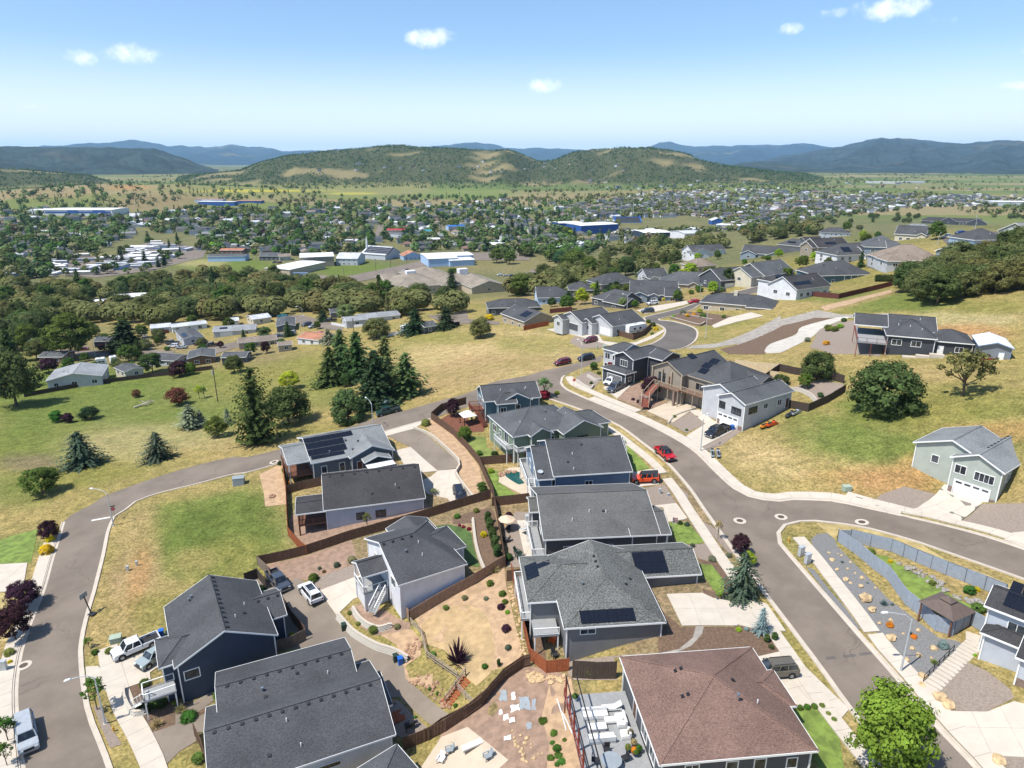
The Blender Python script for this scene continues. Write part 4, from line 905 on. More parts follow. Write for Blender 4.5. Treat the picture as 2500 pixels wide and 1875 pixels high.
def stairs(h,a,b,w,mat='deck_wood',rail='trim_white',n=None,side=None):
 """flight from a (top) to b (foot), local points"""
 a,b=Vector(a),Vector(b);n=n or max(3,int(abs(a.z-b.z)/.18));d=b-a;fl=Vector((d.x,d.y,0));sd=Vector((-fl.y,fl.x,0)).normalized()*w/2
 st=link('stairs',None,h.o)
 run=fl/n
 for i in range(n):
  q=a+d*((i+.5)/n);r_=run.normalized()*(run.length*.55)
  MB().add([q-sd-r_,q+sd-r_,q+sd+r_,q-sd+r_]+[k-Vector((0,0,.16)) for k in (q-sd-r_,q+sd-r_,q+sd+r_,q-sd+r_)],
                 [(0,1,2,3),(7,6,5,4),(0,4,5,1),(1,5,6,2),(2,6,7,3),(3,7,4,0)]).build('step',mat,st)
 for s_ in (-1,1):
  mb=MB();up=Vector((0,0,1));p,q=a+sd*s_,b+sd*s_
  mb.bar(p+up,q+up,.1,.07);mb.bar(p-up*.15,q-up*.15,.06,.25)
  k=max(2,int(d.length/1.2))
  for i in range(k+1):m_=p.lerp(q,i/k);mb.bar(m_-up*.2,m_+up*1.03,.09)
  mb.build('handrail',rail,st)
 return st
# ---------------------------------------------------------------- houses close to the camera
h=House('house','navy house with dark shingle roof and white corner porch beside the white pickup',('C1',1045,1070),('C2',475,803),('C1',1000,695),5.2,'s_navy','r_dark',dz=.2)
m_=h.wing(axis='y',pitch=.5,rect=(0,h.L,0,h.W));m_.vents(12,.93,1,.06,.95);m_.pipes(3,1,1);m_.vent(.8,.5,0,'flue');m_.vent(.82,.56,0,'flue')
w_=h.wing(pts=[('C2',300,745),('C2',532,668)],W=7,he=4.4,axis='x',ends='gg',pitch=.45);w_.vents(3,.85,0,.35,.9);w_.win('r',.5,1.4,1.6,1.3)
e_=h.wing(rect=(-1.6,5,1.2,7.2),he=5.0,axis='x',ends='hg',pitch=.45)
m_.win('f',.12,2.9,1.6,1.2,1);m_.win('l',.6,3.0,1.5,1.2);m_.win('l',.35,3.0,1.5,1.2)
e_.garage('l',.5,4.6,2.2,.1);e_.win('l',.3,3.3,1.4,1.1)
deck(h,-3.6,-.2,-.6,1.6,2.6,'deck_grey','trim_white','flb',balusters=False);stairs(h,(-3.4,-.2,2.6),(-4.6,2.6,.2),1.1,'deck_grey')
h=House('house','long house with two parallel dark shingle roofs at the picture foot',('C2',90,1400),('C2',1005,1125),9.0,4.6,'s_white','r_dark')
a_=h.wing(axis='x',pitch=.36);a_.vents(10,.93,0,.08,.92);a_.pipes(4,3);a_.win('l',.5,1.4,1.6,1.2);a_.win('l',.2,1.4,1.4,1.2)
b_=h.wing(pts=[('C2',1235,1440),('C2',760,1659)],he=4.3,W=11.5,axis='x',pitch=.42,L=None) if False else None
q1=h.loc(('C2',1235,1440),4.3);q3=h.loc(('C2',20,1490),6.6);b_=h.wing(rect=(q3.x-.3,q1.x,q1.y-.2,q1.y+12.2),he=4.3,axis='x',pitch=.38);b_.vents(13,.93,0,.05,.93);b_.pipes(3,4);b_.win('f',.62,2.6,2.4,.5,1);b_.win('f',.3,1.2,1.5,1.2);b_.win('l',.4,1.2,1.6,1.2);b_.win('l',.75,1.2,1.6,1.2)
c_=h.wing(rect=(q1.x-5,q1.x+.8,q1.y+4.2,q1.y+10),he=4.2,axis='x',ends='gh',pitch=.4)
h=House('house','house corner with grey hip roof cut off by the picture foot',('C2',1005,1659),('C2',1245,1510),12,4.0,'s_char','r_slate')
a_=h.wing(rect=(h.L-12,h.L,-10,0),ends='hh',pitch=.45);a_.win('b',.5,1.2,1.4,1.2);a_.win('r',.4,1.2,1.4,1.2)
b_=h.wing(rect=(h.L-8,h.L-3.2,-12.5,-7),he=3.95,axis='y',ends='hh',pitch=.45);b_.win('r',.5,1.2,1.2,1.2)
h=House('house','white two-storey house with dark roof and open corner porch',('C5',1175,1050),('C5',1712,880),('C5',845,702),6.2,'s_white','r_dark',dz=-.3)
m_=h.wing(axis='x',ends='gh',pitch=.42);m_.vents(4,.93,0,.05,.45);m_.pipes(3,9)
q1=h.loc(('C5',1706,746),6.1);r_=h.wing(rect=(q1.x-8,q1.x,q1.y,q1.y+7),he=6.1,axis='x',ends='gh',pitch=.42);post(h,q1.x-.5,q1.y+.5,h.low,6.1,.25)
k_=h.wing(rect=(4,11,h.W-8,h.W+1.6),he=5.9,axis='y',ends='hg',pitch=.36)
m_.win('l',.28,4.3,1.4,1.3);m_.win('l',.8,4.3,1.4,1.3);m_.garage('l',.3,4.6,2.2,.1)
PW=h.W*.36;p_=h.wing(rect=(-3.4,.6,PW,PW+4.6),he=5.6,axis='x',pitch=.5,walls=False)
for x,y in ((-3.1,PW+.4),(-3.1,PW+4.2)):post(h,x,y,h.low,5.6,.2)
deck(h,-3.2,.3,PW+.2,PW+4.4,3.0,'deck_grey','trim_white','fl',balusters=False);MB().box(-3.0,.3,PW+.4,PW+4.2,h.low,2.7).build('wall','s_white',h.o)
stairs(h,(-.6,PW-.3,3.0),(-2.8,PW-1.6,.9),1.0,'deck_grey')
h=House('house','long pale blue-grey house under a plain dark gable roof',('C5',600,470),('C5',1388,372),15,3.9,'s_ice','r_black')
m_=h.wing(axis='x',pitch=.42);m_.vents(8,.93,0,.08,.95);m_.vent(.72,.45,0,'pipe');m_.vent(.75,.38,0,'box');m_.vent(.48,.3,0,'box')
m_.win('f',.34,1.3,1.3,1.2,2,'dark_metal');m_.win('f',.55,1.3,1.6,1.2,2,'dark_metal');m_.win('l',.3,1.2,1.6,1.2);m_.garage('r',.5,4.8,2.2,.1)
p_=h.wing(rect=(-4.6,.5,-.1,6.5),he=3.85,axis='x',pitch=.14,walls=False,roof='r_black')
for y in (.4,6):post(h,-4.2,y,h.low,3.8,.18,'deck_wood')
deck(h,-4.2,.4,.4,6.2,1.6,'deck_wood','deck_wood','lf',low=h.low)
h=House('house','slate-blue house with a big black solar array on its grey roof',('B2',505,1212),('B2',1000,1118),14,4.0,'s_slate','r_light')
m_=h.wing(rect=(0,h.L+3.5,0,14.5),axis='x',pitch=.36);m_.pv(.02,.12,6,1,0,1.05,1.0);m_.pv(.0,.27,7,1);m_.pv(.0,.52,7,1);m_.pv(.0,.77,9,1,0,1.05,1.4);m_.pv(.62,.3,2,1);m_.pv(.52,.1,2,1,0,1.05,1.2)
m_.pv(.3,.78,3,1,1);m_.pipes(3,12)
p_=h.wing(rect=(-4.2,.6,1.2,11.5),he=4.1,axis='x',pitch=.3,walls=False)
for y in (1.6,6.3,11):post(h,-3.9,y,h.low,4.1,.2)
deck(h,-4,.4,1.5,11.2,1.4,'deck_wood','deck_wood','lf')
x_=h.wing(pts=[('B2',800,1165),('B2',1150,1108)],he=4.05,W=8,axis='y',pitch=.42)
m_.win('f',.13,1.2,.95,1.7,1);m_.win('f',.36,1.2,.95,1.7,1);m_.win('f',.5,1.9,.8,.9,1);x_.door('f',.18,1.0);x_.win('r',.5,1.2,1.4,1.2)
w2=h.wing(rect=(x_.x0+2.2,x_.x1-1.4,x_.y0-2.2,x_.y0+2.5),he=3.6,axis='y',pitch=.35,walls=False,roof='r_light')
deck(h,x_.x0-.2,x_.x1,x_.y0-4.4,x_.y0+.4,.95,'deck_wood','deck_wood','flr',balusters=False)
MB().box(x_.x0+2.4,x_.x1-1.2,x_.y0-4.2,x_.y0-1.9,3.1,3.22).build('awning','trim_white',h.o)
for x in (x_.x0+2.6,x_.x1-1.4):post(h,x,x_.y0-4.0,.9,3.1,.12)
h=House('house','teal gabled house with corner balcony next to the street junction',('B2',1848,728),('B3',362,852),('B2',1705,657),5.4,'s_teal','r_dark',dz=-.3)
m_=h.wing(rect=(-.4,h.L+.5,-.5,h.W+1.5),axis='x',pitch=.5);m_.pipes(3,20);x_=h.wing(rect=(h.L*.28,h.L*.28+7,-1.5,6),he=5.4,axis='y',pitch=.5);k_=h.wing(rect=(2,h.L*.55,-2.6,4),he=5.3,axis='x',ends='hg',pitch=.42)
m_.win('l',.3,3.0,2.2,1.7,3);m_.win('l',.65,3.0,1.4,1.7);k_.win('f',.3,3.2,1.2,1.2);k_.win('l',.5,3.2,1.2,1.2);x_.win('f',.5,3.2,1.5,1.2)
deck(h,-2.8,.3,1.5,h.W*.7,2.9,'deck_wood','redwood','flb');stairs(h,(-1.6,1.5,2.9),(-.4,-2.2,.4),1.1,'deck_wood','redwood')
h=House('house','green house with broad hip roof, front gables and rear balcony',('C6',165,218),('C6',560,150),('B2',1835,842),5.6,'s_green','r_slate',dz=.1)
m_=h.wing(rect=(0,h.L+4.5,0,h.W),axis='x',ends='hh',pitch=.46,he=5.6);m_.pipes(4,30)
x_=h.wing(rect=(h.L-1.5,h.L+7.5,-2.6,6),he=5.55,axis='y',pitch=.5);x_.win('f',.5,3.1,2.2,1.4,3,'dark_metal')
g_=h.wing(rect=(3.2,8.2,-1.2,5),he=5.6,axis='y',pitch=.55);g_.win('f',.5,3.8,1.5,.5,2);m_.win('f',.56,3.0,.8,1.3,1)
e_=h.wing(rect=(h.L+4,h.L+10.5,-.5,7),he=5.5,axis='x',ends='gh',pitch=.5);post(h,h.L+9.9,.2,h.low,5.5,.3);post(h,h.L+9.9,6.3,h.low,5.5,.3)
deck(h,-1.0,.6,.8,h.W*.55,2.9,'deck_grey','trim_white','flb');deck(h,.5,4,-1.2,.6,2.9,'deck_grey','trim_white','fl');m_.win('l',.2,3.2,1.6,1.4);m_.win('l',.45,3.2,1.0,1.3);m_.win('l',.7,3.0,1.8,2.0)
h=House('house','blue house with plain dark gable roof beside the small pool',('C6',478,522),('C6',1090,483),15.5,5.4,'s_blue','r_dark')
m_=h.wing(axis='x',pitch=.44);m_.vent(.22,.35,0,'box');m_.vent(.27,.15,0,'pipe');m_.vent(.3,.55,0,'pipe');m_.vent(.45,.8,0,'box')
l_=h.wing(rect=(-2.8,.2,-.1,13.5),he=5.0,axis='x',pitch=.47);m_.win('f',.45,3.2,1.2,.9,2);l_.win('l',.3,3.2,1.4,1.4);l_.win('l',.65,3.2,1.6,1.6)
r_=h.wing(rect=(h.L-3,h.L+1.9,9.5,15),he=5.2,axis='x',pitch=.44)
deck(h,-3.9,-2.4,3.5,12,2.7,'deck_grey','trim_white','flb');stairs(h,(-3.2,3.5,2.7),(-3.2,-.6,.1),1.0,'deck_grey')
dd=MB().lathe([(.05,0),(.3,.05),(.5,.16),(.48,.17),(.28,.07)],16);dd.v=[(x*1-2.0,y+z*.4+1.2,5.9+z*.7+.2*y) for x,y,z in dd.v];dd.build('satellite_dish','lamp_grey',h.o,smooth=True)
h=House('house','charcoal house with broad grey shingle roof and rear deck',('C6',400,1012),('C6',1388,967),16.5,4.6,'s_char','r_grey',dz=.2)
m_=h.wing(rect=(0,h.L-1.6,0,h.W),axis='x',pitch=.36);m_.vent(.56,.55,0,'box');m_.vent(.58,.52,0,'pipe');m_.pipes(2,44)
r_=h.wing(rect=(h.L-6,h.L,-.02,8.6),he=4.6,axis='x',ends='gg',pitch=.34)
m_.win('f',.2,1.6,1.2,1.6,2);m_.win('f',.56,2.2,1.5,1.0,2);m_.win('l',.3,2.3,1.6,1.5);m_.win('l',.6,2.3,2.2,1.7,3);r_.door('r',.6,.3);m_.garage('r',.7,4.8,2.2,.2)
l_=h.wing(rect=(-1.0,1.5,8.5,13.5),he=4.4,axis='x',pitch=.44)
deck(h,-1.5,.2,.6,8.6,1.9,'deck_grey','trim_white','flb');stairs(h,(-1.0,8.8,1.9),(-1.6,11.4,.0),1.0,'deck_grey')
post(h,h.L-.5,.5,h.low,4.5,.2)
h=House('house','grey house with speckled hip roof and three solar arrays',('C3',735,762),('C3',1398,721),12,5.0,'s_grey','r_speck',dz=.3)
m_=h.wing(rect=(0,h.L,0,15),axis='y',ends='hg',pitch=.37);m_.vent(.42,.55,0,'flue');m_.vent(.58,.95,0);m_.vent(.66,.95,0);m_.vent(.74,.95,0);m_.vent(.5,.4,1);m_.vent(.4,.55,1)
l_=h.wing(rect=(-3.6,6,5.2,15.4),he=4.95,axis='x',ends='hg',pitch=.36)
g_=h.wing(rect=(h.L-8,h.L+7.8,9.6,17.4),he=4.6,axis='x',ends='gg',pitch=.38)
# front hip face array lies on the hip end
def hip_pv(w,nx,ny,x,b0,h_):
 """panels on the near hip end of a ridge running away from the camera"""
 k=w.pitch
 for i in range(nx):
  for j in range(ny):
   y=b0+j*1.72;q=[(w.x0+x+i*1.08,w.y0+y),(w.x0+x+i*1.08+1.05,w.y0+y),(w.x0+x+i*1.08+1.05,w.y0+y+1.6),(w.x0+x+i*1.08,w.y0+y+1.6)]
   z=lambda y_:w.he+(y_-w.y0)*k+w.t
   MB().add([(a,b,z(b)+.04) for a,b in q]+[(a,b,z(b)+.09) for a,b in q],[(0,1,2,3),(7,6,5,4),(0,4,5,1),(1,5,6,2),(2,6,7,3),(3,7,4,0)]).build('solar_panel','solar',w.roof_o)
hip_pv(m_,6,1,2.1,.35,0);g_.pv(.46,.12,4,2,0,1.05,1.7)
for (xx,n_) in ((.4,2),(2.0,1)):
 for j in range(3 if n_ == 2 else 1):
  y=l_.y0+4.3+j*1.1+(1.6 if n_ == 1 else 0);zf=lambda x_:l_.he+(x_-l_.x0)*l_.pitch+l_.t
  q=[(l_.x0+xx,y),(l_.x0+xx+1.6,y),(l_.x0+xx+1.6,y+1.05),(l_.x0+xx,y+1.05)]
  MB().add([(a,b,zf(a)+.04) for a,b in q]+[(a,b,zf(a)+.09) for a,b in q],[(0,1,2,3),(7,6,5,4),(0,4,5,1),(1,5,6,2),(2,6,7,3),(3,7,4,0)]).build('solar_panel','solar',l_.roof_o)
m_.win('f',.22,3.9,1.7,.6,2);m_.win('l',.3,2.2,1.5,1.4);g_.garage('f',.72,4.9,2.2,.25,'s_taupe');g_.win('r',.5,1.4,1.6,1.3)
deck(h,-4.3,-3,5.8,14.6,2.3,'deck_grey','trim_white','flb');deck(h,-3.1,-.1,2.6,6.2,2.3,'deck_grey','trim_white','f')
h=House('house','house with broad brown hip roof and a furnished side deck',('C3',1352,1648),('C4',487,1563),('C3',1050,948),4.4,'s_char','r_brown',dz=.2)
m_=h.wing(rect=(0,h.L,0,h.W),axis='y',ends='hh',pitch=.40);m_.vent(.5,.72,1);m_.pipes(2,51,1)
r_=h.wing(rect=(h.L-6.5,h.L+.7,h.W*.38,h.W*.74),he=4.4,axis='x',ends='gh',pitch=.38)
for a,b in ((.25,.55),(.25,.62),(.72,.6),(.72,.68)):m_.vent(.3+a*.5,b,0)
m_.win('f',.2,2.4,1.2,1.3,2);m_.win('f',.47,2.4,1.0,1.3,1);m_.win('f',.66,2.4,1.0,1.3,1);m_.win('f',.88,2.4,.9,1.1,1);m_.win('l',.6,1.8,1.6,1.5);m_.win('l',.8,1.8,1.4,1.5);m_.door('l',.35,1.2);m_.garage('r',.4,4.9,2.2,.2)
DECKH=h
h=House('house','pale grey-blue house with dark solar roof at the picture edge',('C4',1480,690),('C4',1640,752),('C4',1565,568),5.6,'s_ice','r_black')
m_=h.wing(rect=(0,14,0,h.W),axis='x',ends='gg',pitch=.45);m_.pv(.1,.3,4,2);m_.win('f',.2,3.7,1.5,1.1)
q2=h.loc(('C4',1455,850),3.3);l_=h.wing(rect=(q2.x,q2.x+9,q2.y,1.5),he=3.3,axis='x',ends='hg',pitch=.4);l_.win('l',.5,1.0,1.2,1.2);l_.panel_part('l',.6,1,-1,.9,'stone_veneer','stone_base')
q3=h.loc(('C4',1668,1000),3.3);f_=h.wing(rect=(q3.x,q3.x+9,q3.y,q3.y+7),he=3.3,axis='x',ends='gg',pitch=.45);f_.garage('f',.45,4.6,2.2,.0);f_.panel_part('f',.0,.14,-1,1.0,'stone_veneer','stone_base')
h=House('house','sage green house with front gables and white garage door',('B4',1640,1318),('B4',2065,1450),14,5.7,'s_sage','r_light',dz=.2)
m_=h.wing(rect=(0,h.L,0,15),axis='y',ends='gg',pitch=.46);m_.vents(7,.9,0,.3,.8)
l_=h.wing(rect=(-6.2,5,1.4,12),he=5.7,axis='y',ends='gg',pitch=.4);b_=h.wing(rect=(-3,7,11,18),he=5.6,axis='x',ends='hg',pitch=.4)
m_.win('f',.18,3.5,1.5,1.3);m_.win('f',.68,3.3,2.6,1.3,4);m_.garage('f',.48,4.9,2.2,.1,lights=True);m_.win('r',.2,3.5,1.3,1.2,3);m_.panel_part('f',.0,.12,-.3,1.0,'stone_veneer','stone_base');m_.panel_part('f',.86,1.0,-.3,1.0,'stone_veneer','stone_base');l_.win('f',.3,3.4,1.0,1.2,1)
h=House('house','light grey house with double front gable and white garage on the bend',('B3',1735,840),('B3',1960,918),15,5.9,'s_dove','r_slate',dz=.2)
m_=h.wing(rect=(0,h.L,0,15.5),axis='y',ends='gg',pitch=.42);l_=h.wing(rect=(-5.4,4,1.6,12),he=5.9,axis='y',ends='gg',pitch=.40)
m_.win('f',.14,3.6,1.3,1.3,2,'dark_metal');m_.win('f',.7,3.3,2.2,1.3,3,'dark_metal');m_.garage('f',.4,5.0,2.3,.1,lights=True);m_.win('r',.18,3.6,2.4,1.2,3,'dark_metal');m_.win('r',.45,3.8,1.2,1.0,2);m_.win('r',.75,3.6,1.2,1.2,2);m_.door('r',.93,2.6);m_.panel_part('f',.78,1.0,-.4,1.1,'stone_veneer','stone_base');m_.panel_part('f',.0,.1,-.4,1.1,'stone_veneer','stone_base')
h=House('house','craftsman house with tall porch gable, solar panels and stone front stairs',('B3',1480,690),('B3',1640,740),15,6.4,'s_taupe','r_dark',trim='s_tan',dz=.4)
q1=h.loc(('B3',1255,612),6.4);m_=h.wing(rect=(q1.x,.1,-.3,16),he=6.4,axis='y',ends='gg',pitch=.48);r_=h.wing(rect=(-.5,h.L+6,1.2,15.5),he=6.3,axis='x',ends='hh',pitch=.46);b_=h.wing(rect=(h.L+3.5,h.L+8.5,6.5,14),he=6.2,axis='x',ends='gg',pitch=.45)
r_.pv(.16,.22,2,1);r_.pv(.12,.46,2,1);r_.pv(.16,.70,2,1);m_.pv(.42,.78,2,1,1)
W_=-q1.x
deck(h,q1.x+.4,.2,-1.6,.4,3.2,'deck_wood','s_tan','fl');deck(h,.2,h.L+4,-.6,1.6,3.2,'deck_wood','s_tan','fr')
for t_ in (.03,.35,.65,.97):post(h,q1.x+W_*t_,-.1,3.2,6.6,.3,'s_tan')
for x in (q1.x+.6,-1):post(h,x,-1.4,h.low,3.0,.5,'stone_veneer')
m_.win('f',.3,3.6,1.8,2.0,2,'dark_metal');m_.door('f',.6,3.3);r_.win('f',.3,3.7,2.0,1.5,2);r_.garage('f',.5,4.8,2.2,.2,'s_taupe')
st=stairs(h,(q1.x+3.0,-1.7,3.2),(q1.x+3.0,-4.6,1.2),1.7,'brick_red','s_tan');stairs(h,(q1.x+3.4,-5.4,1.2),(q1.x+5.2,-7.4,-.3),1.7,'brick_red','s_tan')
MB().box(q1.x+2.0,q1.x+4.2,-5.9,-4.5,h.low,1.16).build('landing','stone_veneer',h.o)
h=House('house','dark grey two-storey corner house with white bay windows',('B3',893,612),('B3',1064,664),14,3.3,'s_dark','r_dark',dz=.2)
m_=h.wing(rect=(h.L-6.6,h.L+.2,1.0,14.5),he=6.2,axis='y',ends='gh',pitch=.42);l_=h.wing(rect=(-4.8,h.L-5.5,3.0,11.5),he=6.25,axis='x',ends='hg',pitch=.4,wall='s_dove');p_=h.wing(rect=(-.3,h.L+.6,-2.0,2),he=3.2,axis='x',ends='hh',pitch=.32)
k_=h.wing(rect=(h.L-.5,h.L+4.6,6.5,14.2),he=6.1,axis='x',ends='gg',pitch=.36)
m_.win('f',.5,4.0,2.2,1.5,3);l_.win('f',.2,3.9,1.6,1.5);l_.win('f',.2,.9,1.7,1.8);l_.win('l',.4,3.9,1.6,1.4);l_.win('f',.62,4.0,1.2,1.2);p_.garage('f',.52,4.6,2.2,.05,'s_grey');m_.win('r',.55,4.2,1.6,1.1);p_.win('r',.5,1.2,.9,1.0,1)
l_.panel_part('f',0,.5,-.8,.7,'stone_veneer','stone_base')
# ---------------------------------------------------------------- houses of the street behind, the ridge, the estate below
def MH(tl,A,B,Wd,he,wall,roof,lab,axis='x',ends='gg',pitch=.42,extra=(),pv=None,name='house',cat='house',group=None,wins=True,dz=0.,garage=None,ov=.45,trim='trim_white',gab=0,chimney=False,pw=1.2):
 if tl in ('A3','A4') and name == 'house':pitch *= 1.3;Wd *= 1.25
 h=House(name,lab,(tl,)+A,(tl,)+B,Wd,he,wall,roof,trim,cat,group,dz,ov);h.far=True
 m=h.wing(axis=axis,ends=ends,pitch=pitch)
 lev=[1.0] if he < 4.3 else [.9,he-2.0]
 if wins:
  for z in lev:
   n=max(1,int(h.L/4.5))
   for i in range(n):
    if not (garage == 'f' and z < 1.2 and i < n/2):m.win('f',(i+.5+rnd.uniform(-.15,.15))/n,z,rnd.choice([pw,1.5]),1.2)
   for sd in 'lr':
    for i in range(2):m.win(sd,.28+.44*i,z,rnd.choice([1.2,1.6]),1.2)
 if garage:m.garage(garage,.3 if garage == 'f' else .5,4.8,2.2,.05)
 for e in extra:      # (x0, x1, y0, y1, he, axis, ends, pitch) as shares of the main plan
  w=h.wing(rect=(e[0]*h.L,e[1]*h.L,e[2]*h.W,e[3]*h.W),he=he+e[4],axis=e[5],ends=e[6],pitch=e[7] if len(e) > 7 else pitch)
  if wins and e[2] < 0:w.win('f',.5,max(.9,he-2.1),1.6,1.2)
  if wins and e[0] < 0:w.win('l',.5,max(.9,he-2.1),1.6,1.2)
 if pv:m.pv(*pv)
 for i in range(2):m.vent(rnd.uniform(.2,.8),rnd.uniform(.3,.8),0,rnd.choice(['pipe','box','pipe']))
 if chimney:MB().box(h.L*.42,h.L*.42+1.2,h.W*.4,h.W*.4+.9,he,he+m.rise+1.4).build('chimney','s_cream',h.o)
 h.m=m
 return h
FG=(.05,.4,-.16,.5,-.1,'y','gg',.45)
h=MH('B3',(68,208),(252,275),14,3.6,'s_tan','r_dark','tan gabled house with one solar array at the meadow edge',pv=(.6,.3,4,2))
MH('B3',(-30,168),(385,158),12,3.4,'s_char','r_dark','dark hip-roofed house right behind the tan solar house',ends='hh')
h=MH('B3',(935,312),(1190,267),13,3.4,'s_dove','r_dark','twin-gabled grey house with white trim and pale frontage',garage=None)
q1=h.loc(('B3',700,282),3.4);w_=h.wing(rect=(q1.x,q1.x+14,q1.y,q1.y+12.5),axis='x',pitch=.42);w_.garage('l',.62,4.6,2.2,.05,'s_char');h.m.garage('l',.72,4.6,2.2,.05)
for ox,oy in ((0,0),(q1.x,q1.y)):
 v_=h.wing(rect=(ox-2.4,ox+3,oy+7.2,oy+12.8),he=3.3,axis='x',pitch=.45);v_.win('l',.5,1.0,1.5,1.3)
MH('B3',(1605,118),(2195,168),13,3.5,'s_beige','r_dark','low hip-roofed house with chimney above the terraced shrub beds',ends='hh',garage=None,extra=[(.62,.98,-.18,.5,-.05,'y','hg',.4)],chimney=True)
MH('A3',(765,1348),(985,1396),11,3.2,'s_char','r_dark','dark house with two-car forecourt beside the turning street',ends='hg',extra=[(.5,1.25,-.1,.55,-.1,'x','gg')])
MH('A3',(1060,1322),(1440,1335),13,3.4,'s_steel','r_dark','gabled house with yellow shrubs and a flag by its door',extra=[FG,(.4,.62,-.12,.4,-.1,'y','gg',.5),(.72,1.05,-.1,.5,-.2,'x','gg')],garage='f')
MH('A3',(850,1252),(1132,1228),12,3.2,'s_grey','r_dark','dark hip roof behind a row of small conifers',ends='hh')
MH('A3',(1285,1240),(1692,1258),13,3.4,'s_tan','r_slate','long tan house with dark hip roof in the middle of the slope',ends='hg',garage='f',extra=[(.55,.8,-.12,.5,0,'y','gg')])
MH('A3',(1198,1195),(1370,1188),10,3.2,'s_dove','r_dark','small dark-roofed house with white front gable above the lawn path',extra=[(.0,.4,-.3,.5,-.1,'y','gg')])
MH('A3',(1772,1222),(2005,1202),12,3.6,'s_char','r_dark','charcoal house showing a white-trimmed gable with two small windows',garage='f')
MH('A3',(2110,1185),(2350,1150),13,3.6,'s_cream','r_slate','cream house with stacked white-trimmed gables',extra=[(-.3,.3,.1,.9,-.2,'x','gg')])
MH('A3',(1550,1003),(1814,992),12,5.2,'s_white','r_dark','bright white house with dark roof at the edge of the wood',extra=[(-.02,.45,-.25,.5,.05,'y','gg',.5),(.62,.95,-.14,.4,-.1,'y','gg',.5)])
MH('A4',(28,1003),(495,1032),12,4.0,'s_steel','r_dark','grey-blue house with two open gabled porches',extra=[(.0,.28,-.2,.5,-.1,'y','gg',.45),(.42,.7,-.2,.5,-.3,'y','gg',.4)])
MH('A4',(305,938),(520,958),11,3.4,'s_tan','r_dark','tan house with solar panels on a dark hip roof',ends='hh',pv=(.3,.35,5,1))
MH('A4',(530,918),(725,908),10,3.2,'s_char','r_black','low black-roofed house tucked behind pale shrubs',ends='gh')
MH('A4',(655,848),(880,852),12,5.2,'s_ice','r_dark','two-storey pale house with hip roof at the wood edge',ends='hh',wins=True)
MH('A4',(625,965),(880,955),11,3.5,'s_taupe','r_black','taupe house with black solar slope and yellow tree',pv=(.3,.3,6,1),extra=[(-.12,.3,.1,.8,-.2,'x','gg')])
MH('A4',(978,958),(1290,968),13,5.4,'s_steel','r_slate','tall blue-grey house with hip roof in the upper neighbourhood',ends='hh',extra=[(.55,1.05,-.1,.5,-.2,'x','gh')])
MH('A4',(770,1025),(1132,1012),12,4.4,'s_white','r_dark','white house with two solar arrays on its hip roof',ends='hh',pv=(.2,.25,4,2),extra=[(.55,1.02,-.12,.6,-.1,'x','gg')])
MH('A4',(1150,1063),(1615,1068),15,4.6,'s_dove','r_tan','broad house with tan hip roof below the oaks',ends='hh',extra=[(-.02,.3,-.08,.5,-.1,'y','hg')])
MH('A4',(1522,990),(1762,1008),12,4.6,'s_steel','r_slate','blue-grey gabled house with white trim facing the oaks',axis='y')
MH('A4',(1210,858),(1456,872),11,3.6,'s_cream','r_dark','cream house with dark cross gables below the ridge',extra=[(.7,1.05,-.15,.5,0,'y','gg')])
MH('A4',(1312,797),(1482,802),10,3.6,'s_dove','r_light','light grey roof peeping over the ridge houses',ends='hh')
MH('A4',(1420,752),(1890,770),15,4.6,'s_dark','r_black','large dark house crowning the ridge',ends='hg',extra=[(.0,.35,-.1,.5,-.6,'x','hh'),(.75,1.08,-.25,.4,-.8,'y','gg'),(.3,.6,-.1,.3,-.3,'y','gg')],garage='f')
MH('A4',(2005,832),(2260,855),13,4.8,'s_sage','r_light','sage gabled house at the top of the ridge',axis='y')
MH('A4',(1830,908),(2102,902),11,3.6,'s_lblue','r_dark','pale blue house with dark hip roof beside the oaks',ends='hh')
h=MH('A4',(620,1183),(1048,1172),13,3.8,'s_teal','r_dark','blue hip-roofed house with white porch columns and hedge',ends='hh')
for i in range(5):post(h,h.L*(.5+.12*i),.5,h.low,3.8,.3)
h=MH('A4',(462,1292),(728,1258),11,3.6,'s_white','r_black','white gabled house with black solar slope behind a red fence',pv=(.08,.3,8,1));h.wing(rect=(h.L*.05,h.L*.6,h.W*.6,h.W*1.4),he=4.6,axis='x',ends='hh',pitch=.4).pv(.2,.3,5,2)
MH('A3',(350,1352),(640,1348),11,3.2,'s_lblue','r_dark','pale blue house with dark roof beside the bright green tree',ends='gh')
MH('A3',(595,1292),(792,1292),10,3.0,'s_char','r_dark','dark roof just behind the bright green tree',ends='hh')
MH('A3',(1580,1112),(1742,1098),10,3.2,'s_beige','r_tan','beige house with tan roof below the bright white house',ends='hh')
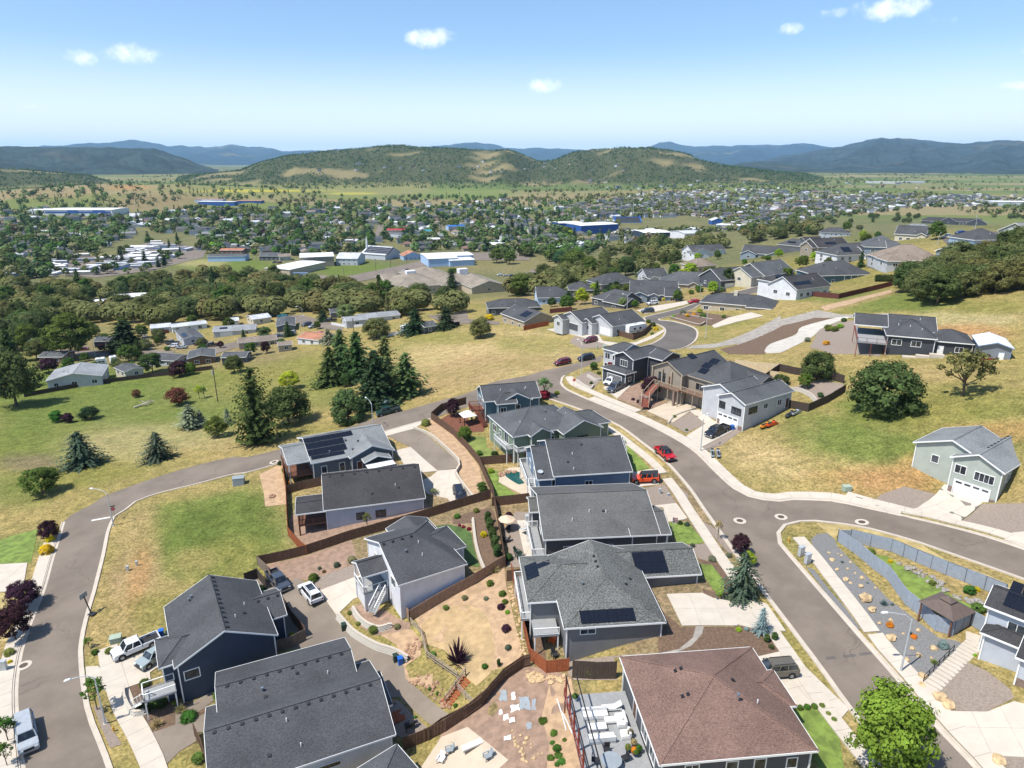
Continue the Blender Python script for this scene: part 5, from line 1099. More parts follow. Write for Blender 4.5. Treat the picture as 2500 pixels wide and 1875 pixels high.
# hillside house
h=House('house','dark hillside house with open deck on red posts',('B4',1150,378),('B4',1848,438),13,4.4,'s_dark','r_dark',dz=.2);h.far=False
m_=h.wing(axis='x',ends='hh',pitch=.4,rect=(0,h.L*.58,0,14));r_=h.wing(rect=(h.L*.5,h.L,.6,10.5),he=3.9,axis='x',ends='hh',pitch=.4);b_=h.wing(rect=(h.L*.05,h.L*.62,6,18),he=4.6,axis='x',ends='gg',pitch=.4)
q1=h.loc(('B4',905,292),4.9);d_=h.wing(rect=(q1.x,4,q1.y-.3,q1.y+10),he=4.9,axis='x',ends='gg',pitch=.34,walls=False)
deck(h,q1.x+.5,.3,-.6,q1.y+8,2.6,'deck_grey','redwood','fl',balusters=False);post(h,q1.x+.8,q1.y+.6,2.6,5.0,.2)
m_.win('f',.2,2.4,1.9,1.2);m_.win('f',.62,2.4,1.9,1.2);r_.door('f',.25,.8,mat='trim_white');r_.win('f',.7,1.8,1.5,1.1);m_.pipes(4,77);b_.pipes(2,78)
for i in range(3):MB().box(m_.x1-6.5+i*2.6,m_.x1-3.7+i*2.6,-2.2,-.9,h.low,.5+.55*i).build('retaining_block','concrete',h.o)
h=House('barn','grey metal barn with white roof on the hillside',('B4',1862,460),('B4',2140,486),10,3.2,'s_barn','r_white',cat='barn',trim='steel_blue');m_=h.wing(axis='y',pitch=.32);m_.door('f',.72,.1,1.0,2.1,'trim_white');m_.panel_part('f',0,1,-.3,.9,'redwood','base_cladding',.03)
# ---------------------------------------------------------------- estate of low homes below the field
G_E=None
def EH(tl,A,B,Wd,wall,roof,lab,axis='x',pitch=.22,he=2.7,**k):return MH(tl,A,B,Wd,he,wall,roof,lab,axis,'gg',pitch,ov=.3,**k)
EH('B1',(350,574),(788,532),14,'s_dove','r_mobile','wide pale home with shallow grey gable at the field edge','y',he=3.2)
EH('B1',(960,505),(1112,472),9,'s_cream','r_slate','small cream outbuilding with dark gable behind the garden fence','y')
EH('B1',(1090,402),(1345,418),9,'s_ice','r_slate','pale home with dark roof behind a green tree')
EH('B1',(1442,402),(1660,382),11,'s_brown','r_slate','brown home with grey shingle gable','y',he=3)
EH('B1',(1700,392),(1895,388),8,'s_char','r_slate','dark roof half hidden by field-edge shrubs')
EH('B1',(1412,252),(1578,230),19,'s_ice','r_slate','long home with rows of blue solar panels','y',pv=(.15,.2,7,1))
EH('B1',(1158,168),(1322,153),9,'s_white','r_metal','white flat-looking home beside a red fence')
EH('B1',(1325,160),(1600,128),8,'s_white','r_metal','long white-roofed home behind the solar home')
EH('B1',(1640,193),(1975,172),11,'s_dove','r_mobile','grey-roofed home with three small solar arrays and white garage',pv=(.15,.4,3,1),garage='f')
EH('B1',(1950,98),(2095,78),10,'s_cream','r_metal','pale-roofed home beyond the estate street')
EH('B1',(1762,112),(1845,105),8,'s_white','r_metal','small white shed roof between two homes')
EH('B2',(232,152),(385,142),17,'s_slate','r_slate','slate green home with long dark roof beside the street','y')
EH('B1',(1835,280),(2140,252),9,'s_tan','r_tan','long tan home with a white awning')
EH('B2',(390,238),(562,258),11,'s_white','r_rust','white home with pinkish rust roof')
EH('B2',(245,298),(360,288),6,'s_tan','r_tan','small tan shed beside the rust-roofed home')
EH('B2',(890,92),(1195,62),10,'s_dove','r_mobile','long grey-roofed home behind the white garden wall',extra=[(-.4,.15,-.2,.7,0,'x','gg')])
EH('B2',(1378,158),(1490,142),9,'s_char','r_slate','dark roof between the two dark conifers')
EH('B2',(1186,150),(1262,178),7,'s_lblue','r_white','small white-roofed home beside the dark conifer')
EH('B1',(150,278),(265,276),8,'s_brown','r_mobile','grey-roofed home half hidden by the big maple')
EH('B1',(268,288),(392,282),8,'s_beige','r_slate','dark-roofed garage home with pale drive')
EH('B1',(715,268),(882,262),9,'s_navy','r_slate','navy home between two dark trees')
EH('B1',(288,388),(482,386),9,'s_red' if False else 's_brick','r_slate','dark roof with a red edge under the plum tree')
EH('A1',(700,1432),(852,1424),12,'s_dove','r_mobile','grey home with white-roofed carport at the wood edge')
EH('B2',(650,45),(760,38),9,'s_grey','r_slate','dark roof hidden by the pale green willow')
EH('A1',(1960,1345),(2180,1335),9,'s_white','r_white','white mobile home among the lower trees',he=2.9)
# ---------------------------------------------------------------- public buildings of the town
def VB(tl,A,B,Wd,he,wall,roof,lab,axis='x',pitch=.03,ends='gg',**k):return MH(tl,A,B,Wd,he,wall,roof,lab,axis,ends,pitch,name=k.pop('name','hall'),cat=k.pop('cat','building'),ov=.5,**k)
VB('A2',(338,1135),(618,1074),26,5,'s_beige','r_white','long low building with white roof between two playing fields',wins=False)
VB('A2',(415,1040),(683,1030),30,9,'s_taupe','r_white','tall windowless hall with pale flat roof',wins=False)
VB('A2',(690,1048),(862,1050),26,6,'s_ice','r_metal','grey hall with metal gable roof beside the church',pitch=.3)
h=VB('A2',(885,1008),(1076,1022),26,5,'s_ice','r_metal','church with dark panels on its roof and a thin steeple',pitch=.5,name='church',cat='church',wins=False);h.m.pv(.08,.15,12,4,0,2.2,2.4,.3)
MB().tube([(2,8,6),(2,8,15),(2,8,22)],[1.2,1.0,.05],6).build('steeple','s_white',h.o)
VB('A2',(1405,1052),(1642,1042),40,7,'s_lblue','r_white','large pale blue hall with white flat roof',wins=False,extra=[(.66,1.5,-.12,.4,-1.5,'x','gg',.03),(.9,1.62,.3,.9,.4,'x','gg',.03)])
VB('A2',(1215,1030),(1365,1022),16,4,'s_lblue','r_rust','small blue hall with tan roof at the road junction',pitch=.4,axis='y')
h=VB('A2',(1160,1278),(1540,1248),40,4.2,'s_beige','r_school','sprawling school with low brown roofs',pitch=.3,ends='hh',name='school',cat='school',extra=[(.9,1.9,-.05,.7,-.3,'x','hh',.3),(1.3,2.05,-.5,.5,.2,'y','gg',.3),(.6,1.5,.6,1.5,.3,'x','hh',.3),(-.02,.5,.5,1.2,-.2,'x','gh',.3)])
for x,y in ((.4,.45),(1.45,.3)):MB().box(h.L*x,h.L*x+6,h.W*y,h.W*y+5,6,11.2).build('skylight','s_white',h.o)
VB('A2',(415,1205),(612,1215),18,5,'s_beige','r_tan','pinkish flat-roofed building beside the blue container')
VB('A1',(1595,1032),(1892,1028),16,5,'s_lblue','r_slate','long grey storage shed with four pale doors',wins=False,pitch=.15)
VB('A1',(1690,985),(1872,985),14,4,'s_brown','r_rust','brown-roofed building behind the storage shed',pitch=.2)
VB('A1',(1995,1030),(2150,1030),14,4,'s_char','r_slate','dark-roofed house beside the storage shed',pitch=.4)
VB('A2',(255,1035),(352,1030),14,4,'s_sage','r_tan','low sage building at the car park corner',pitch=.3)
VB('A2',(1080,830),(1232,830),22,6,'s_beige','r_red','building with bright red roof in the town centre',pitch=.12,wins=False)
VB('A2',(1382,838),(1440,836),16,5,'s_dove','r_teal','small building with teal roof',pitch=.2,wins=False)
VB('A2',(1562,800),(1695,796),20,6,'s_lblue','r_blue','building with blue roof beside the tall conifer',pitch=.1,wins=False)
VB('A2',(1400,900),(1502,898),18,6,'s_brick','r_white','brick building with white flat roof by the long street',wins=False)
VB('A2',(1820,938),(1965,942),22,5,'s_brick','r_white','long brick building with pale flat roof',wins=False)
VB('A2',(755,912),(858,912),14,4,'s_white','r_metal','white garage building with dark bay',pitch=.2,wins=False)
VB('A2',(1290,840),(1370,838),16,5,'s_dove','r_slate','grey town building beside the teal roof',wins=False)
VB('A2',(1105,850),(1200,858),14,5,'s_ice','r_slate','grey-roofed building below the red roof',pitch=.2,wins=False)
VB('A2',(1120,768),(1300,768),18,5,'s_white','r_white','long white flat-roofed block in the town',wins=False)
VB('A1',(330,672),(862,672),60,9,'s_white','r_white','huge white store with blue band at the edge of town',wins=False,extra=[(-.25,.05,.05,.9,-1,'x','gg',.03)])
HS=HOUSES[-1];HS.m.panel_part('f',.02,.98,3.5,6.5,'s_rblue','sign_band',.3);HS.m.panel_part('f',.35,.5,3,8.5,'s_rblue','entrance',.8);HS.m.panel_part('f',.72,.9,3,8.5,'s_rblue','entrance',.8)
VB('A1',(1525,608),(1805,610),20,5,'s_rblue','r_white','blue and white storage row nearest the store',wins=False)
VB('A1',(1495,590),(1720,590),20,6,'s_ice','r_rust','storage row with pinkish roof',wins=False)
VB('A1',(1810,602),(2012,602),24,6,'s_rblue','r_rust','storage row with blue front and rust roof',wins=False)
VB('A3',(690,795),(985,780),40,12,'s_rblue','r_white','deep blue school gymnasium with white roof',wins=False)
VB('A3',(525,775),(705,770),30,9,'s_rblue','r_white','smaller blue school block beside the gymnasium',wins=False)
VB('A3',(1180,850),(1395,845),40,7,'s_navy','r_white','low school block with white roof and navy walls',wins=False)
VB('A3',(1490,855),(1640,850),36,6,'s_white','r_metal','pale metal-roofed school block',pitch=.1,wins=False)
VB('A3',(570,815),(860,820),30,5,'s_dove','r_white','long pale flat roof in front of the blue gymnasium',wins=False)
VB('A3',(1725,785),(1915,795),24,6,'s_lblue','r_white','long light blue field house',wins=False)
VB('A3',(1700,755),(1798,755),20,6,'s_rblue','r_metal','small blue barn with pale gable at the sports field',pitch=.4,axis='y',wins=False)
VB('A4',(1965,608),(2330,612),50,9,'s_ice','r_white','very long white industrial shed',wins=False)
VB('A4',(990,452),(1245,456),40,7,'s_dove','r_white','pale greenhouse block far out on the flats',wins=False)
VB('A4',(1270,452),(1450,452),40,7,'s_ice','r_white','white works buildings with a mast on the flats',wins=False)
# stands of the sports ground
h=House('grandstand','blue and grey grandstand at the sports ground',('A3',960,765),('A3',1150,765),18,1.2,'s_rblue','r_slate',cat='grandstand')
for i in range(8):MB().box(0,h.L,i*2.2,i*2.2+2.2,0,.6+i*1.1).build('tier',['r_slate','s_rblue'][i == 0 or i == 7],h.o)
for x in (-2,h.L):MB().prism([(0,0),(18,0),(18,10),(0,1.4)],x,x+2).build('side_wall','s_rblue',h.o)
for i in range(2):MB().tube([(h.L*(.25+.5*i),18,0),(h.L*(.25+.5*i),18,32)],.4,6).build('light_mast','lamp_grey',h.o)
# ---------------------------------------------------------------- foliage
def leaf_mat(name,c,hue=.035,val=.45,trans=.28):
 m=bpy.data.materials.new(name);m.use_nodes=True;t=m.node_tree;t.nodes.clear()
 o=t.nodes.new('ShaderNodeOutputMaterial');c=sc_(lin(c),1.15)
 inf=nd(t,'ShaderNodeObjectInfo').outputs['Random']
 g=nd(t,'ShaderNodeNewGeometry').outputs['Position']
 n=nd(t,'ShaderNodeTexNoise',{'Vector':g,'Scale':.55,'Detail':3.}).outputs[0]
 hs=nd(t,'ShaderNodeHueSaturation',{'Color':c,'Hue':nd(t,'ShaderNodeMapRange',{0:inf,3:.5-hue,4:.5+hue}).outputs[0],'Saturation':1.0,'Value':nd(t,'ShaderNodeMapRange',{0:n,1:.3,2:.7,3:1-val,4:1+val}).outputs[0]}).outputs[0]
 d=nd(t,'ShaderNodeBsdfDiffuse',{'Color':hs}).outputs[0];tr=nd(t,'ShaderNodeBsdfTranslucent',{'Color':hs}).outputs[0]
 t.links.new(nd(t,'ShaderNodeMixShader',{0:trans,1:d,2:tr}).outputs[0],o.inputs[0])
 return m
LEAF=dict(l_oak='#505a34',l_oak2='#5f6941',l_olive='#67693f',l_maple='#526530',l_lime='#86a033',l_fresh='#628432',l_fir='#35472f',l_fir2='#41542f',l_pine='#57643c',l_spruce='#4d5b4a',l_blue='#7f9390',l_plum='#3f2a33',l_brown='#6b4c38',l_bush='#4f6a2d',l_bush2='#6b7a3c',l_grey='#7c8369',l_yellow='#c9a52a',l_orange='#c98d2a',l_red='#7d2b33',l_straw='#a89a6d',l_dark='#33402a',l_white='#b9b59a',l_agave='#5f7370',l_willow='#6c7d4e',l_tan='#7b7556')
for k_,c_ in LEAF.items():MDEF[k_]=(lambda k=k_,c=c_:leaf_mat(k,c))
PAL.update({'bark_trunk':('#5a4a3d',.95,0,.25,3,'Object',.5),'dead_wood':('#a8a090',.9,0,.15,2)})
rg=np.random.default_rng(5)
def quads(P,N,S,stretch=1.5):
 """leaf clumps: diamonds at P facing about N with size S"""
 n=len(P);N=N/(np.linalg.norm(N,axis=1,keepdims=True)+1e-9)
 r=rg.normal(size=(n,3));U=np.cross(N,r);U /= np.linalg.norm(U,axis=1,keepdims=True)+1e-9;V=np.cross(N,U)
 S=np.broadcast_to(np.asarray(S),(n,))[:,None]
 return np.stack([P-U*S*stretch*.5,P-V*S*.5,P+U*S*stretch*.5,P+V*S*.5],1)
def qmesh(name,Q,mat):
 me=bpy.data.meshes.new(name);v=Q.reshape(-1,3);n=len(v)
 me.vertices.add(n);me.vertices.foreach_set('co',v.astype(np.float32).ravel());me.loops.add(n);me.loops.foreach_set('vertex_index',np.arange(n,dtype=np.int32))
 me.polygons.add(n // 4);me.polygons.foreach_set('loop_start',np.arange(0,n,4,dtype=np.int32));me.update(calc_edges=True);me.materials.append(M(mat));return me
def clump_crown(K,per,zc,rx,rz,cr,size,flip=-.45,hollow=.55):
 """unit tree: clumps on an ellipsoid shell"""
 d=rg.normal(size=(K,3));d /= np.linalg.norm(d,axis=1,keepdims=True);d[:,2]=np.where(d[:,2] < flip,-d[:,2],d[:,2])
 rad=rg.uniform(hollow,1.0,size=(K,1));C_=d*rad*np.array([rx,rx,rz])+np.array([0,0,zc])
 C_[:,:2] *= rg.uniform(.85,1.15,size=(K,1))
 c=np.repeat(C_,per,0);e=rg.normal(size=(K*per,3));e /= np.linalg.norm(e,axis=1,keepdims=True)
 rr=cr*rg.uniform(.6,1.1,size=(K,1)).repeat(per,0)*rg.uniform(.45,1,size=(K*per,1))
 P=c+e*rr*np.array([1,1,.75])
 N=e*.7+(P-np.array([0,0,zc]))*1.2+rg.normal(size=P.shape)*.35+np.array([0,0,.25])
 return quads(P,N,size*rg.uniform(.6,1.3,len(P))),C_
def trunk_mb(C_,zc,r=.02,nb=6,lean=0):
 mb=MB();mb.tube([(0,0,-.03),(lean*.3,0,zc*.45),(lean,0,zc*.95)],[r,r*.75,r*.4],7)
 for i in rg.choice(len(C_),min(nb,len(C_)),replace=False):
  p=Vector(C_[i]);a=Vector((lean*.4,0,zc*rg.uniform(.4,.7)));mb.tube([a,a.lerp(p,.55)+Vector((0,0,-.01)),p],[r*.5,r*.33,r*.12],5)
 return mb
def conifer(levels,width,per,size,droop=.25,base=.08,power=.85,gap=0):
 P,N,S=[],[],[]
 for i in range(levels):
  z=base+(1-base)*(i/levels) ** .95;r=width*(1-z) ** power+.008;nb=max(5,int(14*(1-z)+4));off=rg.uniform(0,6.3)
  for k in range(nb):
   if gap and rg.uniform() < gap:continue
   a=off+6.283*k/nb+rg.normal()*.1;L=r*rg.uniform(.5,1.25)*(1+.26*math.sin(a*2+z*7)+.22*math.sin(z*31)+.15*math.sin(a*3-z*17))
   for j in range(per):
    f=(j+.6)/per;x=L*f
    P.append((math.cos(a)*x,math.sin(a)*x,z-droop*x*f+rg.normal()*.006));N.append((math.cos(a)*.55+rg.normal()*.3,math.sin(a)*.55+rg.normal()*.3,.8));S.append(size*(1.15-.6*f)*(1.15-.55*z))
 return quads(np.array(P),np.array(N),np.array(S),1.7)
PROTO={}
def proto(key,kind,lo=False):
 """(trunk mesh, crown quads) per kind"""
 if kind == 'oak':Q,C_=clump_crown(95 if not lo else 16,85 if not lo else 10,.47,.42,.43,.145 if not lo else .19,.031 if not lo else .13,-.8,.55);tr=trunk_mb(C_,.5,.026,9)
 elif kind == 'open':Q,C_=clump_crown(44,50,.58,.46,.36,.11,.036);tr=trunk_mb(C_,.55,.024,16)
 elif kind == 'maple':Q,C_=clump_crown(110 if not lo else 16,90 if not lo else 10,.53,.37,.44,.115 if not lo else .19,.027 if not lo else .13,-.7,.62);tr=trunk_mb(C_,.45,.02,7)
 elif kind == 'fir':Q=conifer(36 if not lo else 9,.23,6 if not lo else 2,.05 if not lo else .14,.25,.04,.56,.08);tr=MB().tube([(0,0,-.02),(0,0,.95)],[.018,.003],6)
 elif kind == 'pine':Q=conifer(24,.26,6,.062,.0,.1,.5,.12);tr=MB().tube([(0,0,-.02),(0,0,.95)],[.017,.004],6)
 elif kind == 'spruce':Q=conifer(26,.5,9,.075,.12,.02,.42,.06);tr=MB().tube([(0,0,-.02),(0,0,.9)],[.022,.004],6)
 elif kind == 'juniper':Q=conifer(28,.4,8,.06,-.3,.05,.4,.12);tr=MB().tube([(0,0,-.02),(0,0,.9)],[.025,.004],6)
 elif kind == 'bush':Q,C_=clump_crown(80,46,.45,.4,.4,.17,.05,-.8,.7);tr=trunk_mb(C_,.4,.03,5)
 elif kind == 'mound':Q,C_=clump_crown(110,60,.38,.46,.5,.17,.042,-.7,.85);tr=trunk_mb(C_,.3,.03,4)
 elif kind == 'column':Q,C_=clump_crown(150,40,.5,.1,.48,.06,.024,-2,.8);tr=trunk_mb(C_,.5,.02,2)
 elif kind == 'sapling':Q,C_=clump_crown(30,30,.66,.26,.3,.09,.034);tr=trunk_mb(C_,.65,.016,12)
 elif kind == 'spiky':
  P,N,S=[],[],[]
  a=rg.uniform(0,6.28,150);e=rg.uniform(.2,1.45,150);f=rg.uniform(.35,1,150)
  P=np.stack([np.cos(a)*np.cos(e)*f*.5,np.sin(a)*np.cos(e)*f*.5,np.sin(e)*f*.9],-1);D=P/np.linalg.norm(P,axis=1,keepdims=True)
  U=D*.22;V=np.cross(D,rg.normal(size=D.shape));V=V/np.linalg.norm(V,axis=1,keepdims=True)*.025
  Q=np.stack([P*.1,P*.7-V,P+U*.3,P*.7+V],1);tr=MB().tube([(0,0,-.02),(0,0,.25)],[.03,.015],5)
 return tr,Q
KINDS={'oak':3,'open':1,'maple':3,'fir':3,'pine':2,'spruce':1,'juniper':1,'bush':2,'mound':2,'column':1,'sapling':2,'spiky':1}
NAMES={'oak':'oak_tree','open':'oak_tree','maple':'broadleaf_tree','fir':'fir_tree','pine':'pine_tree','spruce':'spruce_tree','juniper':'juniper_tree','bush':'shrub','mound':'shrub','column':'columnar_shrub','sapling':'sapling','spiky':'spiky_plant'}
def parts_of(kind,var,leaf,lo=False):
 k=(kind,var,lo)
 if k not in PROTO:
  tr,Q=proto(k,kind,lo);PROTO[k]=[tr.data('trunk','bark_trunk'),Q,{}]
 tr,Q,d=PROTO[k]
 if leaf not in d:d[leaf]=qmesh('crown',Q,leaf)
 return tr,d[leaf]
def plant(kind,p,height,width,leaf,label,group=None,lo=False,cat=None,name=None,sink=.05):
 var=rnd.randrange(KINDS[kind]) if not lo else 0
 tr,cr=parts_of(kind,var,leaf,lo)
 base_w={'oak':.98,'open':.95,'maple':.82,'fir':.42,'pine':.5,'spruce':1.0,'juniper':.72,'bush':1.05,'mound':1.2,'column':.26,'sapling':.58,'spiky':.95}[kind]
 sxy=width/base_w*{'fir':1.45,'pine':1.3,'juniper':1.2}.get(kind,1.0 if not lo else 1.1)
 big=kind in ('mound','bush') and height > 4.5
 o=thing(name or ('round_tree' if big else NAMES[kind]),label,cat or ('tree' if big else 'shrub' if kind in ('bush','mound','column','spiky') else 'tree'),(p.x,p.y,zt(p.x,p.y)-sink),rnd.uniform(0,6.28),group,(sxy,sxy,height))
 link('trunk',tr,o);link('crown',cr,o)
 return o
def tree(kind,tl,bx,by,ty,w,leaf,label,group=None,k=.94,**a):
 """base pixel, top pixel row and width in the picture -> height and width in metres"""
 p=G(tl,bx,by);s=TILES[tl][2]
 dep=p.y*math.cos(PITCH)+(CAMZ-p.z)*math.sin(PITCH);ang=math.atan2(CAMZ-p.z,math.hypot(p.x,p.y))
 H=(by-ty)*s*dep/FPX/math.cos(ang)*k;Wm=w*s*dep/FPX
 return plant(kind,p,max(.2,H),Wm,leaf,label,group,**a)
# field and hillside, one by one
for a in [
 ('spruce','B1',640,1225,935,350,'l_spruce','broad blue-green spruce standing alone in the meadow near the brown bare patch'),
 ('spruce','B1',1225,1175,945,275,'l_spruce','smaller broad blue-green spruce in the middle of the meadow'),
 ('maple','B1',330,1440,1220,280,'l_maple','round green tree low in the meadow near the street lamp'),
 ('oak','B1',1380,755,595,190,'l_brown','brown withered tree in the upper meadow'),
 ('bush','B1',1055,695,622,80,'l_brown','small brown bush beside the fallen white tree'),
 ('sapling','B1',1540,708,590,75,'l_lime','thin bright green sapling left of the utility pole'),
 ('sapling','B1',1578,702,608,60,'l_maple','thin green sapling beside the utility pole'),
 ('pine','B1',1470,935,735,160,'l_grey','greyish young pine in the meadow'),
 ('fir','B1',1548,905,780,70,'l_grey','slim greyish fir next to the young pine'),
 ('maple','B1',1680,1000,835,175,'l_maple','dense round green tree beside the tall junipers'),
 ('juniper','B1',1990,1050,440,330,'l_fir2','tall shaggy juniper beside the narrow street'),
 ('oak','B2',330,900,560,400,'l_oak','dark spreading oak right beside the juniper'),
 ('fir','B1',1760,900,770,60,'l_grey','thin dying fir in front of the juniper'),
 ('bush','B1',440,885,780,120,'l_bush','green shrub in the left meadow'),
 ('bush','B1',530,890,800,100,'l_plum','purple shrub in the left meadow'),
 ('oak','B1',690,862,750,165,'l_dark','dark small thorn tree in the left meadow'),
 ('oak','B1',130,765,270,420,'l_oak','large oak overhanging the left edge of the meadow'),
 ('oak','B1',20,640,240,300,'l_oak2','leafy oak behind the large oak at the left edge'),
 ('maple','B1',560,390,30,370,'l_maple','huge round green maple beside the estate street'),
 ('fir','B1',975,330,85,230,'l_dark','dense dark evergreen beside the estate street'),
 ('maple','B1',1180,505,340,185,'l_fir2','leafy green tree at the meadow fence'),
 ('bush','B1',1385,535,390,170,'l_plum','dark reddish shrub at the meadow fence'),
 ('bush','B1',1470,520,410,110,'l_bush','green shrub beside the dark reddish shrub'),
 ('oak','B1',1810,505,345,165,'l_oak','small oak in front of the dark estate roof'),
 ('maple','B1',380,505,385,160,'l_plum','purple-leaved plum beside the wide pale home'),
 ('fir','B2',660,600,290,170,'l_fir2','left conifer of the tall group in the meadow'),
 ('pine','B2',745,500,150,200,'l_pine','tall pine at the back left of the meadow group'),
 ('pine','B2',870,560,165,230,'l_fir2','tall bushy pine in the middle of the meadow group'),
 ('fir','B2',1010,760,310,270,'l_fir','tall dark fir in front of the meadow group'),
 ('pine','B2',1090,660,200,220,'l_pine','pale pine at the back of the meadow group'),
 ('pine','B2',1245,690,330,240,'l_pine','open pine at the right end of the meadow group'),
 ('mound','B2',790,890,600,300,'l_pine','round bushy pine above the parked green pickup'),
 ('maple','B2',340,630,485,170,'l_lime','bright lime tree behind the juniper'),
 ('oak','B2',780,610,490,130,'l_fir2','small dark oak inside the conifer group'),
 ('bush','B2',590,612,530,90,'l_grey','low greyish shrub left of the conifer group'),
 ('bush','B2',1075,770,680,110,'l_blue','blue-grey shrub beside the parked green pickup'),
 ('oak','B2',1810,235,55,200,'l_olive','oak on the meadow below the turning circle'),
 ('fir','B2',1310,200,0,160,'l_fir','dark conifer left of the turning circle'),
 ('fir','B2',1545,165,-20,130,'l_fir','second dark conifer beside the turning circle'),
 ('oak','B2',1010,235,60,260,'l_oak2','spreading oak at the estate corner'),
 ('pine','B2',640,285,155,110,'l_grey','grey-green pine beside the rust-roofed home'),
 ('maple','B2',780,100,-30,170,'l_willow','pale green willow beside the long grey-roofed home'),
 ('bush','B2',840,115,60,60,'l_plum','reddish tree in front of the long home'),
 ('fir','B2',600,110,10,80,'l_fir','small dark fir by the street lamp of the estate'),
 ('column','B2',150,230,140,45,'l_fir','dark columnar cypress by the slate green home'),
 ('oak','B4',610,715,455,290,'l_oak','oak standing by the brown fence of the hillside garden'),
 ('mound','B4',1120,960,530,590,'l_oak','very large round oak on the open hillside'),
 ('open','B4',1735,845,440,390,'l_olive','open-crowned oak in front of the white-roofed barn'),
 ('maple','B4',515,785,655,110,'l_bush','small round green tree in the hillside garden'),
 ('maple','B3',1222,860,672,150,'l_plum','purple-leaved tree beside the stone front stairs'),
 ('sapling','B3',405,860,690,140,'l_willow','pale feathery tree at the street junction'),
 ('bush','B3',400,862,790,130,'l_red','dark red maple shrub at the street junction'),
 ('maple','A3',697,1400,1265,115,'l_lime','bright green tree among the dark roofs'),
 ('fir','A3',592,1405,1285,85,'l_fir2','dark green tree left of the bright green tree'),
 ('maple','A3',795,1310,1225,80,'l_lime','second bright green tree behind the dark roofs'),
 ('maple','A3',465,1420,1340,80,'l_fir2','round tree beside the pale blue house'),
 ('fir','A3',960,1300,1215,100,'l_fir','small dark conifer in front of the dark hip roof'),
 ('fir','A3',920,1290,1225,60,'l_fir','smallest dark conifer in front of the dark hip roof'),
 ('maple','A3',1010,1430,1340,80,'l_willow','pale tree beside the dark forecourt house'),
 ('maple','A3',1105,1430,1360,60,'l_bush','small tree beside the gabled house corner'),
 ('maple','A3',1820,1260,1110,110,'l_fir2','tall dark tree between the charcoal and cream houses'),
 ('maple','A3',1530,1180,1070,110,'l_lime','fresh green tree below the bright white house'),
 ('maple','A3',1490,1190,1120,130,'l_lime','fresh green shrubby tree beside the tan long house'),
 ('maple','A3',1410,1170,1080,80,'l_bush','green tree at the corner of the wood'),
 ('maple','A4',385,1190,1110,90,'l_bush','rounded green tree by the street lamp in the upper street'),
 ('maple','A4',1530,900,750,130,'l_maple','tall green tree beside the dark ridge house'),
 ('spruce','A4',240,1200,1150,50,'l_blue','small blue spruce beside the cream house'),
 ('maple','A4',555,960,895,80,'l_lime','yellow-green tree beside the black-roofed house'),
 ('maple','A4',600,1060,990,90,'l_lime','light green tree in the upper gardens'),
 ('maple','A4',965,890,825,60,'l_lime','yellow-green tree at the edge of the upper wood'),
 ('fir','A2',1590,1310,1120,90,'l_fir','dark conifer rising in front of the brown school'),
 ('fir','A2',2115,1330,1155,80,'l_fir2','slim conifer beside the lawn path'),
 ('maple','A2',1595,1170,1115,80,'l_bush','round tree behind the school roof'),
 ('maple','A3',140,1090,985,110,'l_maple','round green tree on the dry lawn by the car park'),
 ('maple','A3',40,1080,960,130,'l_maple','taller green tree on the dry lawn by the car park'),
 ('maple','A3',365,1200,1140,60,'l_bush','small round tree by the grey street house'),
 ('maple','A3',580,1205,1135,80,'l_maple','round tree at the lawn path bend'),
 ('oak','A3',640,1160,950,260,'l_maple','big spreading tree over the houses by the lawn path'),
 ('maple','A1',1320,1440-100,1270,90,'l_lime','bright yellow-green ball of a tree in the lower wood') if False else ('maple','A1',1940,1345,1270,100,'l_lime','bright yellow-green round tree beside the white mobile home'),
 ('bush','A1',620,940,860,80,'l_willow','pale round tree among the trailers'),
 # lower left street
 ('maple','C1',300,290,165,125,'l_plum','plum tree above the yellow flowers at the upper end of its row'),
 ('maple','C1',150,700,530,200,'l_plum','middle plum tree of the row along the pavement'),
 ('maple','C1',95,890,670,210,'l_plum','lowest and largest plum tree of the row along the pavement'),
 ('sapling','C1',585,1310,1110,145,'l_bush','leafy street tree beside the lower street lamp'),
 ('sapling','C1',535,935,870,60,'l_bush','small street sapling beside the driveway apron'),
 ('sapling','C1',50,1500,1345,130,'l_bush','street tree beside the silver pickup cab'),
 ('sapling','C1',45,1650,1500,110,'l_bush','street tree at the lowest left picture corner'),
 # lower right street
 ('maple','C4',860,1700,1185,480,'l_fresh','big bright green maple at the picture foot'),
 ('spruce','C6',1925,1440,1090,330,'l_spruce','silvery cedar beside the broad curved driveway'),
 ('spruce','C4',142,850,690,115,'l_blue','small blue spruce in the dark bark bed'),
 ('maple','C6',1915,1115,950,150,'l_plum','purple tree at the kerb behind the silvery cedar'),
 ('sapling','C6',1745,1005,840,70,'l_straw','nearly bare sapling on the gravel strip'),
 ('maple','C6',1985,1200,1090,110,'l_lime','fresh green shrub peeping out behind the silvery cedar'),
 ('spiky','C2',1640,985,800,180,'l_plum','dark red smoke bush in the dry yard'),
 ('sapling','C5',940,605,470,80,'l_olive','thin olive sapling beside the pale blue-grey house'),
 ('sapling','B2',1450,1450,1400,85,'l_willow','young tree beside the dark SUV drive'),
 ('maple','B2',1600,840,695,120,'l_plum','purple plum in the corner of the red bark garden'),
 ('bush','B2',1690,1030,900,130,'l_bush','leafy shrub beside the red bark garden'),
 ('bush','B2',1825,1430,1335,95,'l_maple','round green shrub by the pool garden fence'),
 ('maple','A4',1540,1400,1130,330,'l_oak','oak with a thick forked trunk at the edge of the hillside grove'),
]:tree(*a[:8])
